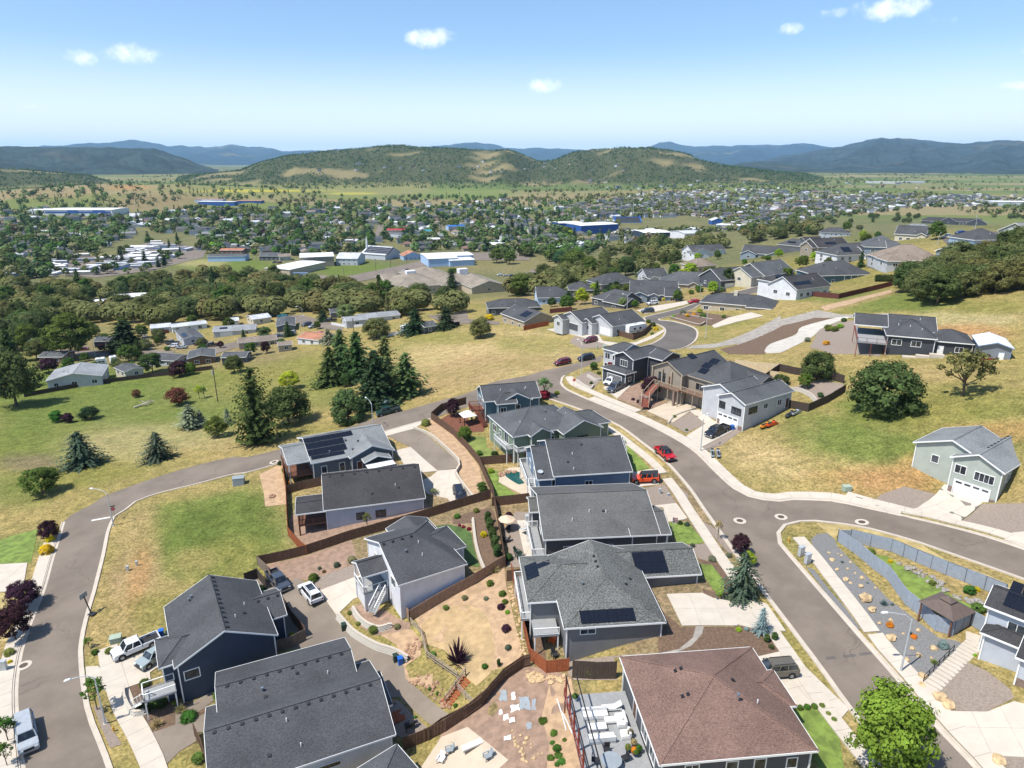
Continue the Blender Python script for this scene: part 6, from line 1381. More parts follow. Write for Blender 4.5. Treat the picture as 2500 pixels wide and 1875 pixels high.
# woods and town trees: zones given as pixel outlines on the ground
def inside(x,y,poly):
 c=False;j=len(poly)-1
 for i in range(len(poly)):
  if (poly[i][1] > y) != (poly[j][1] > y) and x < (poly[j][0]-poly[i][0])*(y-poly[i][1])/(poly[j][1]-poly[i][1])+poly[i][0]:c=not c
  j=i
 return c
AVOID=[]
for s in HOUSES:
 c=s.org+s.u*s.L/2+s.v*s.W/2;AVOID.append((c.x,c.y,.5*math.hypot(s.L,s.W)*.95))
FREE=[[(770,575),(830,565),(900,545),(1040,545),(1180,560),(1180,600),(1080,640),(870,625),(850,645),(760,610)],[(580,560),(850,560),(850,600),(590,600)],[(400,555),(560,555),(590,590),(330,580)],[(1350,470),(1560,470),(1560,500),(1330,500)],[(950,490),(975,490),(990,525),(965,525)],[(800,490),(835,490),(830,520),(805,520)],[(300,500),(430,510),(440,550),(250,580),(180,560)]]
def sample(poly,n,gap=0.,free=True,seed=1,key=None):
 r_=random.Random(seed);xs=[q[0] for q in poly];ys=[q[1] for q in poly];out_=[];tries=0
 while len(out_) < n and tries < n*30:
  tries += 1;x,y=r_.uniform(min(xs),max(xs)),r_.uniform(min(ys),max(ys))
  if not inside(x,y,poly):continue
  if free and any(inside(x,y,f) for f in FREE):continue
  p=G('F',x,y)
  if any((p.x-a)**2+(p.y-b)**2 < (c+1.5)**2 for a,b,c in AVOID):continue
  if gap and any((p.x-q.x)**2+(p.y-q.y)**2 < gap*gap for q in out_):continue
  out_.append(p)
 return out_
# ---------------------------------------------------------------- small houses of the town, one by one
def small_house(wall,roof,L,Wd,he,pitch,hip,wing):
 w=MB();rz=he+pitch*Wd/2
 w.add([(-L/2,-Wd/2,-1.5),(L/2,-Wd/2,-1.5),(L/2,Wd/2,-1.5),(-L/2,Wd/2,-1.5),(-L/2,-Wd/2,he),(L/2,-Wd/2,he),(L/2,Wd/2,he),(-L/2,Wd/2,he),(-L/2,0,rz-(pitch*Wd/2 if hip else .05)),(L/2,0,rz-(pitch*Wd/2 if hip else .05))],[(0,1,5,4),(2,3,7,6),(1,2,6,9,5),(3,0,4,8,7)])
 r=MB();o=.6;hl=Wd/2 if hip else 0;t=.25
 v=[(-L/2-o,-Wd/2-o,he-.15),(L/2+o,-Wd/2-o,he-.15),(L/2+o,Wd/2+o,he-.15),(-L/2-o,Wd/2+o,he-.15),(-L/2-o+hl,0,rz+.1),(L/2+o-hl,0,rz+.1)]
 f=[(0,1,5,4),(2,3,4,5)]+([(1,2,5),(3,0,4)] if hip else [])
 rim=[(0,1),(2,3)]+([(1,2),(3,0)] if hip else [(1,5),(5,2),(3,4),(4,0)])
 r.add([(x,y,z+t) for x,y,z in v]+v,f+[(a,b,b+6,a+6) for a,b in rim])
 if wing:
  w.box(L*.1,L*.45,-Wd/2-3.5,-Wd/2+.5,-1.5,he-.1)
  rz2=he+pitch*(L*.35)/2+.3
  r.add([(L*.1-.5,-Wd/2-4,he-.2),(L*.45+.5,-Wd/2-4,he-.2),(L*.275,-Wd/2-4,rz2),(L*.1-.5,0,he-.2),(L*.45+.5,0,he-.2),(L*.275,0,rz2)],[(0,2,5,3),(1,4,5,2),(0,1,2)])
 return w.data('wall',wall),r.data('roof',roof)
SH=[small_house(*a) for a in (('s_dove','r_slate',15,10,3,.4,False,True),('s_beige','r_grey',16,11,3,.38,True,True),('s_cream','r_tan',14,9,3,.35,False,False),('s_steel','r_dark',15,11,5,.42,False,True),('s_white','r_light',13,9,3,.3,False,False),('s_tan','r_brown',15,10,3,.38,True,False),('s_ice','r_slate',16,10,5,.4,True,True),('s_white','r_metal',17,9,3,.2,False,False),('s_taupe','r_dark',14,11,3,.4,True,True))]
MOB=[small_house(*a) for a in (('s_white','r_white',18,4.6,2.7,.12,False,False),('s_ice','r_metal',16,4.4,2.7,.1,False,False),('s_cream','r_white',14,5,2.7,.12,False,False),('s_lblue','r_mobile',17,4.6,2.7,.12,False,False))]
WN=dict(s_dove='light grey',s_beige='beige',s_cream='cream',s_steel='blue-grey',s_white='white',s_tan='tan',s_ice='ice-blue',s_taupe='taupe',s_lblue='pale blue');RN=dict(r_slate='slate',r_grey='mid-grey',r_tan='tan',r_dark='dark',r_light='light grey',r_brown='brown',r_metal='metal',r_white='white',r_mobile='silver')
def settle(poly,n,protos,gap,label,group,seed,name='town_house',cat='house',dirs=None,free=True,scale=(.85,1.15)):
 r_=random.Random(seed)
 for p in sample(poly,n,gap,free,seed):
  w,r=r_.choice(protos);o=thing(name,label.replace('#','%s walls and %s roof' % (WN.get(w.materials[0].name,'pale'),RN.get(r.materials[0].name,'grey'))),cat,(p.x,p.y,zt(p.x,p.y)),(r_.choice(dirs)+r_.uniform(-.12,.12)) if dirs else r_.uniform(0,6.28),group,r_.uniform(*scale))
  link('wall',w,o);link('roof',r,o);AVOID.append((p.x,p.y,6))
D4=[.35,.35+1.571,.35+3.142,.35+4.712]
settle([(0,452),(120,465),(250,470),(420,452),(640,455),(820,500),(800,540),(640,552),(440,548),(280,520),(0,560)],130,SH,20,'small house with # on the left side of town','houses on the left side of town',21,dirs=D4)
settle([(640,450),(1100,440),(1230,470),(1300,505),(1320,540),(1080,555),(900,540),(830,520)],130,SH,20,'small house with # in the middle of town','houses in the middle of town',22,dirs=D4)
settle([(1180,455),(1300,435),(1420,418),(1700,412),(1960,425),(2212,428),(2212,446),(2000,444),(1800,466),(1640,490),(1520,470),(1340,470),(1270,482)],290,SH,17,'small house with # in the far suburb','houses of the far suburb',23,dirs=D4,name='suburb_house',scale=(1.05,1.35))
settle([(0,582),(80,566),(160,552),(240,556),(330,522),(430,540),(330,578),(210,594),(100,594),(0,604)],74,MOB,9.5,'trailer home with # in the crowded trailer park','trailer homes of the park',24,'trailer_home','trailer',[.15,.3,.05,1.6],False,(.75,1.1))
settle([(0,625),(60,618),(80,640),(40,650),(0,660)],12,MOB,6,'white trailer at the left picture edge','trailers at the left edge',25,'trailer_home','trailer',[.15,.2],False)
settle([(200,655),(300,640),(370,655),(290,668)],22,MOB,6,'white trailer glimpsed through the lower wood','trailers in the lower wood',26,'trailer_home','trailer',[.15,.2],False)
settle([(640,360),(760,345),(900,345),(1080,350),(1200,350),(1350,360),(1400,375),(1000,375),(700,375)],26,SH,60,'tiny house with # on the wooded hill','houses on the wooded hill',27,'hill_house','house',None,False)
settle([(1150,395),(1350,385),(1600,390),(1900,395),(2100,400),(2100,412),(1700,405),(1300,410)],40,SH,40,'tiny farmhouse with # on the open flats','farmhouses on the flats',28,'farm_house','house',None,False)
# roofs too many and too far to pick apart
def roofs(name,zs,label,seed):
 r_=random.Random(seed);mb=MB()
 for po,n,sd_ in zs:
  for p in sample(po,n,13,True,sd_):
   L,Wd,he,a=r_.uniform(12,18),r_.uniform(9,12),r_.choice([3,3,5]),r_.choice(D4)+r_.uniform(-.1,.1);rz=he+Wd*.2;c,s_=math.cos(a),math.sin(a);z=p.z;k=r_.randrange(6)
   T_=lambda x,y,zz:(p.x+x*c-y*s_,p.y+x*s_+y*c,z+zz)
   v=[T_(x,y,zz) for zz in (-1,he) for x,y in ((-L/2,-Wd/2),(L/2,-Wd/2),(L/2,Wd/2),(-L/2,Wd/2))]+[T_(-L/2,0,rz),T_(L/2,0,rz)]
   mb.add(v,[(0,1,5,4),(2,3,7,6),(1,2,6,9,5),(3,0,4,8,7)],6+k % 3);mb.add([T_(x*1.06,y*1.1,zz+.2) for x,y,zz in ((-L/2,-Wd/2,he-.2),(L/2,-Wd/2,he-.2),(L/2,Wd/2,he-.2),(-L/2,Wd/2,he-.2),(-L/2,0,rz),(L/2,0,rz))],[(0,1,5,4),(2,3,4,5)],k)
 mb.build(name,['r_slate','r_grey','r_dark','r_tan','r_light','r_metal','s_dove','s_cream','s_white'],fix=False,label=label,kind='stuff')
roofs('rooftops',[([(1180,452),(1300,432),(1420,414),(1700,407),(1960,420),(2230,424),(2230,448),(2000,446),(1800,468),(1640,492),(1500,500),(1340,530),(1270,482)],420,71),([(0,445),(250,462),(640,448),(1100,432),(1240,445),(1320,540),(1080,555),(820,530),(640,552),(280,530),(0,575)],260,72),([(1480,505),(1640,490),(1800,466),(2000,448),(2200,446),(2200,436),(1900,438),(1640,468)],90,73)],'jumble of further rooftops filling town and suburb',5)
LEAFN=dict(l_oak='dark green ',l_oak2='sage green ',l_olive='olive ',l_maple='fresh green ',l_fir='deep green ',l_fir2='green ',l_willow='pale green ',l_tan='brownish ',l_lime='yellow-green ',l_plum='purple ',l_bush='leafy ',l_bush2='light ')
def wood(poly,n,mix,hr,label,group,lo,seed,gap=0.,free=True):
 r_=random.Random(seed+99)
 for i,p in enumerate(sorted(sample(poly,n,gap,free,seed),key=lambda q:q.y)):
  kind,leaf,k,wk=r_.choices([m[:4] for m in mix],[m[4] for m in mix])[0];H=r_.uniform(*hr)*k
  plant(kind,p,H,H*wk*r_.uniform(.85,1.2),leaf,LEAFN.get(leaf,'')+label.format(NAMES[kind].replace('_',' ')),group,lo)
OAKS=[('oak','l_oak',1,1.05,5),('oak','l_oak2',1,1.1,4),('oak','l_olive',.9,1.1,3),('maple','l_maple',1,.85,1.5),('fir','l_fir2',1.3,.42,.5)]
TOWN=[('maple','l_maple',1,.85,4),('maple','l_oak',1.05,.85,4),('oak','l_oak2',.95,1.0,3),('fir','l_fir',1.5,.4,2.4),('maple','l_willow',1,.9,1.3),('oak','l_tan',.9,1,1.2),('maple','l_lime',.8,.9,.5),('maple','l_plum',.7,.9,.4)]
Z1=[(0,700),(0,610),(120,625),(260,625),(370,598),(470,590),(560,600),(700,625),(860,650),(1000,665),(1000,680),(860,672),(700,668),(560,665),(500,680),(330,700),(240,670),(150,690),(90,705)]
Z2=[(1100,640),(1180,600),(1260,590),(1330,540),(1480,520),(1640,500),(1790,480),(1760,510),(1660,520),(1480,560),(1400,590),(1300,620),(1200,645)]
Z3=[(0,440),(120,460),(250,470),(420,450),(640,455),(760,470),(830,500),(800,545),(640,555),(440,548),(320,560),(160,545),(100,600),(0,600)]
Z4=[(640,445),(860,425),(1100,425),(1240,440),(1300,500),(1330,540),(1200,570),(1080,560),(1000,540),(900,545),(830,520)]
Z5=[(1200,440),(1420,410),(1700,405),(2000,420),(2212,430),(2212,450),(2000,445),(1800,468),(1640,495),(1500,505),(1340,530),(1280,490)]
wood(Z1,130,OAKS,(9.5,14),'{} in the wood below the estate','trees of the wood between estate and school',False,3)
wood([(0,720),(70,700),(110,720),(90,780),(0,790)],16,OAKS,(9,13),'{} crowding the left picture edge','trees at the left picture edge',False,4)
wood(Z2,66,OAKS,(9,13.5),'{} in the wood beyond the dark-roofed street','trees of the wood beyond the street',False,5)
wood([(1640,500),(1800,470),(2000,450),(2040,465),(1920,490),(1840,505),(1760,520)],34,OAKS,(8,11),'{} on the slope below the ridge houses','trees below the ridge',False,6)
wood([(1940,640),(1960,620),(2020,600),(2090,570),(2212,530),(2260,560),(2260,620),(2180,640),(2120,640),(2060,650),(1990,660)],46,OAKS[:3],(8.5,11.5),'{} in the hillside grove','oaks of the hillside grove',False,7,5.)
wood([(2140,470),(2212,455),(2260,470),(2212,480)],8,OAKS[:3],(7,9),'{} on the ridge end','oaks on the ridge end',False,8,4.)
wood(Z3,120,TOWN,(9,14),'{} among the roofs on the left side of town','town trees, left part',True,9)
wood(Z4,115,TOWN,(9,14),'{} among the roofs in the middle of town','town trees, middle part',True,10)
wood(Z5,70,TOWN,(9,13),'{} among the far roofs of the new suburb','trees of the far suburb',True,11)
# trees too far to pick apart: one mass each for the flats and the wooded hill
def mass(name,pts,hr,wk,label,per,seed,mats=('l_oak',),conif=0.,ls=None):
 r_=np.random.default_rng(seed);n=len(pts);Hh=r_.uniform(*hr,n);con=r_.uniform(size=n) < conif
 P=np.repeat(pts,per,0);H=np.repeat(Hh,per);cn=np.repeat(con,per)
 e=r_.normal(size=(n*per,3));e /= np.linalg.norm(e,axis=1,keepdims=True)
 u=r_.uniform(0,1,n*per);Wd=np.where(cn,.22*(1-u),wk*.5)
 off=np.stack([e[:,0]*H*Wd,e[:,1]*H*Wd,np.where(cn,(.1+u*1.3)*H,(.55+.4*e[:,2])*H)],-1)
 Q=quads(P+off,e+np.array([0,0,.5]),H*(ls or (.55 if per < 12 else .36))*np.where(cn,.55,1),1.2)
 k=len(mats);ids=np.repeat(r_.integers(0,k,n),per)
 me=qmesh(name,Q,mats[0])
 for m in mats[1:]:me.materials.append(M(m))
 me.polygons.foreach_set('material_index',ids.astype(np.int32))
 link(name,me,label=label,kind='stuff')
def zgrid(x,y):return np.array([zt(a,b) for a,b in zip(x,y)])
r_=np.random.default_rng(77)
a_=r_.uniform(R(-40),R(40),60000);q_=np.sqrt(r_.uniform(2350**2,5000**2,60000));x_,y_=q_*np.sin(a_),q_*np.cos(a_);z_=zgrid(x_,y_)
op_=vnoise(x_/170,y_/150,21);den=vnoise(x_/120,y_/120,33,3);keep=(z_ >-41) & (op_ < .24+.3*den) & (r_.uniform(size=len(x_)) < .9)
mass('forest',np.stack([x_,y_,z_],-1)[keep][:26000],(3.5,8.5),1.15,'dark oak and pine woods covering the hills',6,5,('l_oak','l_fir2','l_oak2','l_fir'),.2)
a_=r_.uniform(R(-40),R(40),9000);q_=np.exp(r_.uniform(math.log(1250),math.log(5600),9000));x_,y_=q_*np.sin(a_),q_*np.cos(a_);z_=zgrid(x_,y_)
den=vnoise(x_/300,y_/160,41,3);keep=(z_ <-36) & (den+.12*(x_/q_ > 0) > .16)
mass('forest',np.stack([x_,y_,z_],-1)[keep][:2600],(6,11),1.0,'hedgerows and tree belts across the valley flats',10,6,('l_oak','l_maple','l_oak2'),.15)
EST=[(60,705),(330,700),(560,690),(760,700),(740,730),(640,760),(500,775),(300,800),(120,820)]
wood(EST,46,[('maple','l_maple',1,.9,3),('oak','l_oak2',1,1,3),('bush','l_bush',.5,1.2,3),('maple','l_plum',.8,.9,.6),('fir','l_fir2',1.2,.4,1)],(3.5,7),'{} in the gardens of the estate','garden trees of the estate',False,12,5.)
wood([(0,582),(80,566),(240,552),(330,518),(445,538),(330,590),(100,600),(0,606)],60,TOWN[:4],(6,10),'{} between the trailers','trees between the trailers',True,13,8.,False)
wood([(1440,560),(1640,560),(1760,530),(1900,510),(1900,570),(1700,610),(1560,640),(1300,670),(1160,670),(1250,640)],60,[('maple','l_maple',1,.9,3),('bush','l_bush',.5,1.2,4),('bush','l_bush2',.5,1.2,3),('maple','l_lime',.9,.9,1.2),('fir','l_fir2',1.3,.4,1)],(3,6.5),'{} in the gardens of the dark-roofed street','garden trees of the dark-roofed street',False,14,4.)
P3=lambda *zs:np.array([(p.x,p.y,p.z) for po,nn,sd_ in zs for p in sample(po,nn,0,True,sd_)])
ML=('l_oak','l_maple','l_oak2','l_fir','l_tan','l_willow','l_oak')
mass('forest',P3((Z3,900,61),(Z4,820,62)),(6.5,11.5),.95,'mass of garden trees filling the town',34,7,ML,.2)
mass('forest',P3(([(-20,400),(300,398),(700,405),(760,428),(640,440),(420,438),(250,455),(100,450),(-20,432)],260,66)),(7,12),1.,'tree belts along the foot of the tan hill',26,19,ML,.3)
Z6=[(1480,508),(1640,495),(1800,470),(2000,450),(2100,446),(2240,455),(2240,436),(1900,438),(1640,468),(1480,488)]
mass('forest',P3((Z6,330,67)),(6,10),1.,'trees crowding the slope behind the ridge houses',40,29,ML,.1)
mass('forest',P3((Z5,700,63)),(6,10),.95,'mass of garden trees filling the far suburb',26,9,ML,.15)
mass('forest',P3((Z1,130,64),([(80,690),(330,706),(520,690),(700,680),(900,690),(900,672),(700,668),(500,680),(330,700),(240,670),(100,680)],50,68),(Z2,70,65)),(8,12),1.1,'undergrowth and crowded trees of the woods below the houses',240,8,('l_oak','l_oak2','l_olive','l_oak2'),.05,.16)
# ---------------------------------------------------------------- fences and walls
PAL.update({'wood_brown':('#5b4434',.85,0,.22,2.5,'Object',.3),'wood_red':('#8a4a28',.85,0,.2,2.5,'Object',.3),'wood_tan':('#8d7460',.85,0,.18,2.5,'Object',.3),'wood_grey':('#77695c',.85,0,.18,2.5,'Object',.3),'wood_dark':('#40352d',.85,0,.2,2.5,'Object',.3),'fence_grey':('#8e96a0',.8,0,.08,2),'fence_rail':('#5d646d',.8,0,.08,2),'fence_tan':('#c2b090',.85,0,.1,2),'fence_maroon':('#5a2f28',.85,0,.15,2),'vinyl':('#d2d2d0',.6,0,.05,2),'block_wall':('#b9b4aa',.9,0,.1,2,'Object',.3),'weathered':('#9a8c7c',.9,0,.2,3)})
def fence(tl,pts,label,mat='wood_brown',h=1.8,sec=2.4,post_mat=None,cap=False,smooth=False,group=None,boards=14,world=None):
 w=world or L2(tl,pts)
 if smooth:w=smooth_line(w,1.2)
 # resample at panel length
 P_=[w[0].copy()]
 for i in range(len(w)-1):
  L_=(w[i+1]-w[i]).length;n=max(1,round(L_/sec)) if not smooth else 1
  for j in range(1,n+1):P_.append(w[i].lerp(w[i+1],j/n))
 if smooth:
  Q_=[P_[0]]
  for q in P_[1:]:
   if (q-Q_[-1]).length >= sec*.9:Q_.append(q)
  P_=Q_
 o0=P_[0];o=thing('fence',label,'fence',(o0.x,o0.y,zt(o0.x,o0.y)),0,group)
 z0=zt(o0.x,o0.y)
 for i,q in enumerate(P_):
  d=q-o0;z=zt(q.x,q.y)-z0
  MB().box(d.x-.05,d.x+.05,d.y-.05,d.y+.05,z-.3,z+h+.06).build('post',post_mat or mat,o)
  if i == 0:continue
  a,b=P_[i-1]-o0,d;za,zb=zt(*P_[i-1])-z0,z;t=(b-a).normalized();nrm=Vector((-t.y,t.x));L_=(b-a).length
  mb=MB();n=max(2,int(L_/2.4*boards));ring=[]
  for k in range(n):
   off=.012 if k % 2 else .034
   for e in ((k+.04)/n,(k+.96)/n):ring.append((e,off))
  nb=len(ring);hj=rnd.uniform(-.03,.03)
  for s_,top in ((1,0),(1,1),(-1,1),(-1,0)):
   for e,off in ring:
    p2=a.lerp(b,e)+nrm*off*s_;zz=za+(zb-za)*e;mb.v.append((p2.x,p2.y,zz+(h+hj if top else .04)))
  for r_ in range(3):
   for k in range(nb-1):mb.f.append((r_*nb+k,r_*nb+k+1,(r_+1)*nb+k+1,(r_+1)*nb+k));mb.m.append(0)
  mb.build('panel',mat,o,fix=False)
  for zr in ((.35,h-.3) if not cap else (.3,h*.52,h-.02)):
   MB().bar((a.x+nrm.x*.06,a.y+nrm.y*.06,za+zr),(b.x+nrm.x*.06,b.y+nrm.y*.06,zb+zr),.06 if zr < h-.1 else .14,.09).build('rail',post_mat or mat,o)
 return o
fence('C5',[(95,888),(470,803),(810,688),(1110,605),(1500,488),(1890,372)],'long brown fence dividing the pale blue-grey house from the white house')
fence('C5',[(95,888),(170,960),(240,1100)],'short grey fence beside the parked dark pickup','wood_grey')
fence('B2',[(282,1215),(315,1440),(322,1640),(330,1765),(400,1850),(470,1910)],'bright reddish fence along the edge of the green lot','wood_red')
fence('B2',[(318,1442),(450,1405),(582,1378)],'brown fence closing the yard behind the solar-roofed house')
fence('B2',[(1700,748),(1510,800),(1432,868),(1600,988),(1700,1092),(1800,1215),(1850,1330),(1905,1450)],'brown fence curving round the red bark garden and down the slope')
fence('C5',[(1905,345),(1960,640),(2000,900)],'brown fence between the columnar shrubs and the gravel patio')
fence('B2',[(1805,1218),(1980,1205),(2160,1182)],'brown fence above the small pool garden')
fence('C6',[(5,745),(160,730),(305,712)],'brown fence below the pool garden')
fence('C5',[(1265,1322),(1530,1160),(1750,1042),(1900,945),(1998,890)],'light brown fence below the white house','wood_tan')
fence('C5',[(1183,1210),(1265,1322)],'short light brown fence at the foot of the white house','wood_tan')
fence('C3',[(365,450),(445,440),(525,440)],'brown fence closing the gravel patio','wood_brown')
fence('C3',[(395,400),(450,660),(515,960),(620,1045),(765,1030)],'new brown fence around the narrow bark yard','wood_red')
fence('C3',[(515,1000),(470,1010),(340,1100),(200,1265),(100,1335),(-60,1420),(-140,1480)],'dark brown fence snaking below the dry yard')
fence('C2',[(1290,1545),(1560,1425),(1700,1330),(1840,1215)],'dark brown fence along the end of the shared driveway')
fence('C2',[(262,462),(345,430),(400,500)],'short fence behind the navy house','wood_dark')
fence('C2',[(505,600),(575,720),(655,812)],'brown fence at the rear corner of the navy house','wood_brown')
fence('C2',[(470,905),(560,880),(655,830)],'weathered fence panel pair beside the shared driveway','wood_grey')
fence('C1',[(1172,1470),(1215,1560),(1250,1680)],'wooden gate fence beside the two-roofed house','wood_brown')
fence('C4',[(600,300),(700,370),(820,470),(900,530),(960,615),(1010,680),(1100,750),(1185,835),(1290,865)],'tall smooth grey fence curving along the gravel slope','fence_grey',2.0,1.3,'fence_grey',smooth=True)
fence('C4',[(1292,865),(1395,800)],'grey fence end beside the gazebo','fence_grey',2.0,2.0,'fence_rail')
fence('C4',[(1395,800),(1480,850)],'grey fence gate beside the pale grey-blue house','fence_grey',2.0,2.0,'fence_rail')
fence('C4',[(600,300),(675,300)],'short grey fence at the tip of the garden','fence_grey',1.9,2.2,'fence_rail')
fence('C4',[(675,300),(920,360),(1070,425),(1250,500),(1480,590),(1600,640)],'grey railed fence along the side street','fence_grey',1.9,2.2,'fence_rail',cap=True)
fence('B4',[(-20,615),(160,640),(335,650)],'pale tan fence above the hillside garden','fence_tan')
fence('B4',[(215,725),(320,650),(450,680),(680,708),(820,745)],'dark stepped fence of the hillside garden','wood_dark')
fence('B4',[(395,935),(545,965),(690,900),(830,815)],'dark fence in front of the large round oak','wood_dark')
fence('A4',[(265,1335),(505,1330),(780,1358),(1000,1305),(1212,1252)],'long maroon fence around the white gabled house','fence_maroon')
fence('B3',[(940,372),(1005,385),(1092,412),(1170,380),(1232,318)],'brown fence hiding the parked caravan','wood_brown')
fence('B3',[(248,340),(345,318),(440,300)],'reddish fence behind the tan gabled house','wood_red')
fence('B3',[(450,205),(620,190)],'dark red fence between tan and twin-gabled houses','fence_maroon')
fence('B1',[(190,695),(400,655),(640,612),(920,572),(1170,540),(1420,510),(1640,480)],'dark weathered fence along the upper edge of the meadow','wood_dark',1.5)
fence('B1',[(1170,212),(1305,200)],'red fence beside the white flat-looking home','fence_maroon')
fence('B2',[(660,135),(790,160),(900,150)],'white garden wall in front of the long home','vinyl',1.2)
fence('B2',[(1095,228),(1305,192)],'grey vinyl fence at the meadow corner','vinyl',1.5)
fence('B2',[(1305,190),(1480,160),(1650,140)],'dark fence below the turning circle','wood_dark',1.5)
fence('C3',[(790,1075),(930,1085),(1070,1082)],'dark slatted screen behind the deck','wood_dark',2.4)
fence('B3',[(1830,650),(1960,680),(2120,700),(2212,715)],'pale vertical board fence behind the craftsman house','fence_tan')
# post and rail
def rails(tl,pts,label):
 w=L2(tl,pts);P_=[]
 for i in range(len(w)-1):
  n=max(1,round((w[i+1]-w[i]).length/2.2));P_ += [w[i].lerp(w[i+1],j/n) for j in range(n)]
 P_.append(w[-1]);o0=P_[0];z0=zt(*o0);o=thing('rail_fence',label,'fence',(o0.x,o0.y,z0))
 L_=[Vector((q.x-o0.x,q.y-o0.y,zt(*q)-z0)) for q in P_]
 for i,q in enumerate(L_):
  MB().bar(q-Vector((0,0,.3)),q+Vector((0,0,1.25)),.12).build('post','weathered',o)
  if i:
   for zr in (.45,.85,1.15):MB().bar(L_[i-1]+Vector((0,0,zr)),q+Vector((0,0,zr)),.06,.1).build('rail','weathered',o)
rails('C2',[(1335,735),(1400,800),(1420,880),(1440,950),(1540,1020),(1640,1090)],'weathered rail fence down the eroded bank')
rails('C2',[(1640,1160),(1740,1270)],'weathered handrail on one side of the garden steps');rails('C2',[(1690,1060),(1560,1240)],'weathered handrail on the other side of the garden steps')
# block retaining walls
BLK=None
def block_wall(tl,pts,courses,label,lean=.06,mat='block_wall',bl=.46,bh=.2,cap=True,smooth=True):
 w=L2(tl,pts);w=smooth_line(w,.3) if smooth else w
 s_=[0]
 for i in range(1,len(w)):s_.append(s_[-1]+(w[i]-w[i-1]).length)
 tot=s_[-1];n=int(tot/bl)
 while n*courses > 290:n=int(n*.92)
 bl=tot/n;o0=w[0];z0=zt(*o0);o=thing('retaining_wall',label,'wall',(o0.x,o0.y,z0))
 me=MB().box(-bl/2+.012,bl/2-.012,-.14,.14,.008,bh-.008).data('block',mat);mc=MB().box(-bl/2+.01,bl/2-.01,-.18,.16,0,.09).data('block','concrete')
 def at_(d):
  j=min(max(np.searchsorted(s_,d)-1,0),len(w)-2);f=(d-s_[j])/max(1e-6,s_[j+1]-s_[j]);q=w[j].lerp(w[j+1],f);t=(w[j+1]-w[j]).normalized();return q,t
 for c in range(courses+(1 if cap else 0)):
  for i in range(n):
   d=(i+.5+(.5 if c % 2 else 0))*bl
   if d > tot:continue
   q,t=at_(d);nr=Vector((-t.y,t.x));q2=q+nr*lean*c
   b_=link('block',mc if c == courses else me,o);b_.location=(q2.x-o0.x,q2.y-o0.y,zt(*q)-z0-.1+c*bh);b_.rotation_euler=(0,0,math.atan2(t.y,t.x)+rnd.uniform(-.03,.03))
block_wall('C2',[(852,690),(900,745),(965,812),(1100,890),(1220,930),(1300,975)],5,'long curved white block wall above the shared driveway')
block_wall('C2',[(950,640),(1000,712),(1060,755),(1130,775),(1205,755)],4,'short curved white block wall in front of the white house')
block_wall('C1',[(735,1190),(738,1260),(790,1350),(868,1345)],4,'curved white block wall at the navy house bed')
block_wall('C5',[(1748,530),(1768,700),(1800,830),(1852,955)],2,'low white block edging behind the small dark lawn')
block_wall('B3',[(652,728),(700,765),(765,795),(790,770)],3,'terraced block wall at the street corner bed')
block_wall('B3',[(735,690),(800,728),(845,725)],3,'upper terraced block wall at the street corner bed')
block_wall('B4',[(400,805),(480,810),(560,850),(600,895)],4,'curved block wall in the hillside garden')
block_wall('B3',[(1375,245),(1480,275),(1600,305),(1650,285)],4,'brown stone terrace wall below the chimney house',mat='stone_veneer')
block_wall('B3',[(1440,215),(1560,235),(1700,262)],3,'upper brown stone terrace wall below the chimney house',mat='stone_veneer')
block_wall('B3',[(1365,1060),(1420,1000),(1540,955),(1570,945)],2,'ring of pale stones round the gravel island bed')
def plain_wall(tl,pts,h0,h1,label,mat='concrete',th=.3):
 w=smooth_line(L2(tl,pts),1.5);o0=w[0];z0=zt(*o0);o=thing('retaining_wall',label,'wall',(o0.x,o0.y,z0));n=len(w)
 a,b=offset_line(w,0),offset_line(w,th)
 st=0
 for j in list(range(3,n,3))+[n-1]:
  if j <= st:continue
  mb=MB();r_=list(range(st,j+1));k=len(r_)
  H_=lambda i:h0+(h1-h0)*i/(n-1)
  for row,hh_ in ((a,-1),(a,1),(b,1),(b,-1)):mb.v += [(row[i].x-o0.x,row[i].y-o0.y,zt(*w[i])-z0+(H_(i) if hh_ > 0 else -.4)) for i in r_]
  for r2 in range(3):
   for i in range(k-1):mb.f.append((r2*k+i,r2*k+i+1,(r2+1)*k+i+1,(r2+1)*k+i));mb.m.append(0)
  mb.f += [(0,k,2*k,3*k),(k-1,2*k-1,3*k-1,4*k-1)];mb.m += [0,0]
  mb.build('wall_panel',mat,o);st=j
plain_wall('B2',[(1300,935),(1420,985),(1540,1085),(1648,1195),(1655,1240),(1625,1290),(1770,1500)],.5,1.0,'stepped pale concrete wall beside the asphalt court')
# ---------------------------------------------------------------- vehicles
def paint(name,c):
 m,t,b=newmat(name);c=lin(c)
 f=nd(t,'ShaderNodeTexNoise',{'Vector':coords(t),'Scale':2.,'Detail':4.}).outputs[0]
 t.links.new(mixc_(t,ramp(t,f,.3,.7),sc_(c,.92),sc_(c,1.06)),b.inputs['Base Color'])
 b.inputs['Roughness'].default_value=.32;b.inputs['Coat Weight'].default_value=.6;b.inputs['Coat Roughness'].default_value=.08
 return m
CARS=dict(c_white='#d6d8da',c_silver='#9ea4a9',c_black='#1b1d21',c_grey='#4a4e54',c_red='#b3151c',c_orange='#d8491a',c_maroon='#6e1a26',c_green='#1f3a34',c_blue='#2b4f86',c_sage='#8f9b9c',c_bronze='#5d584c',c_teal='#2b8a9a',c_slate='#3f4650',c_sled='#e88a1c')
for k_,c_ in CARS.items():MDEF[k_]=(lambda k=k_,c=c_:paint(k,c))
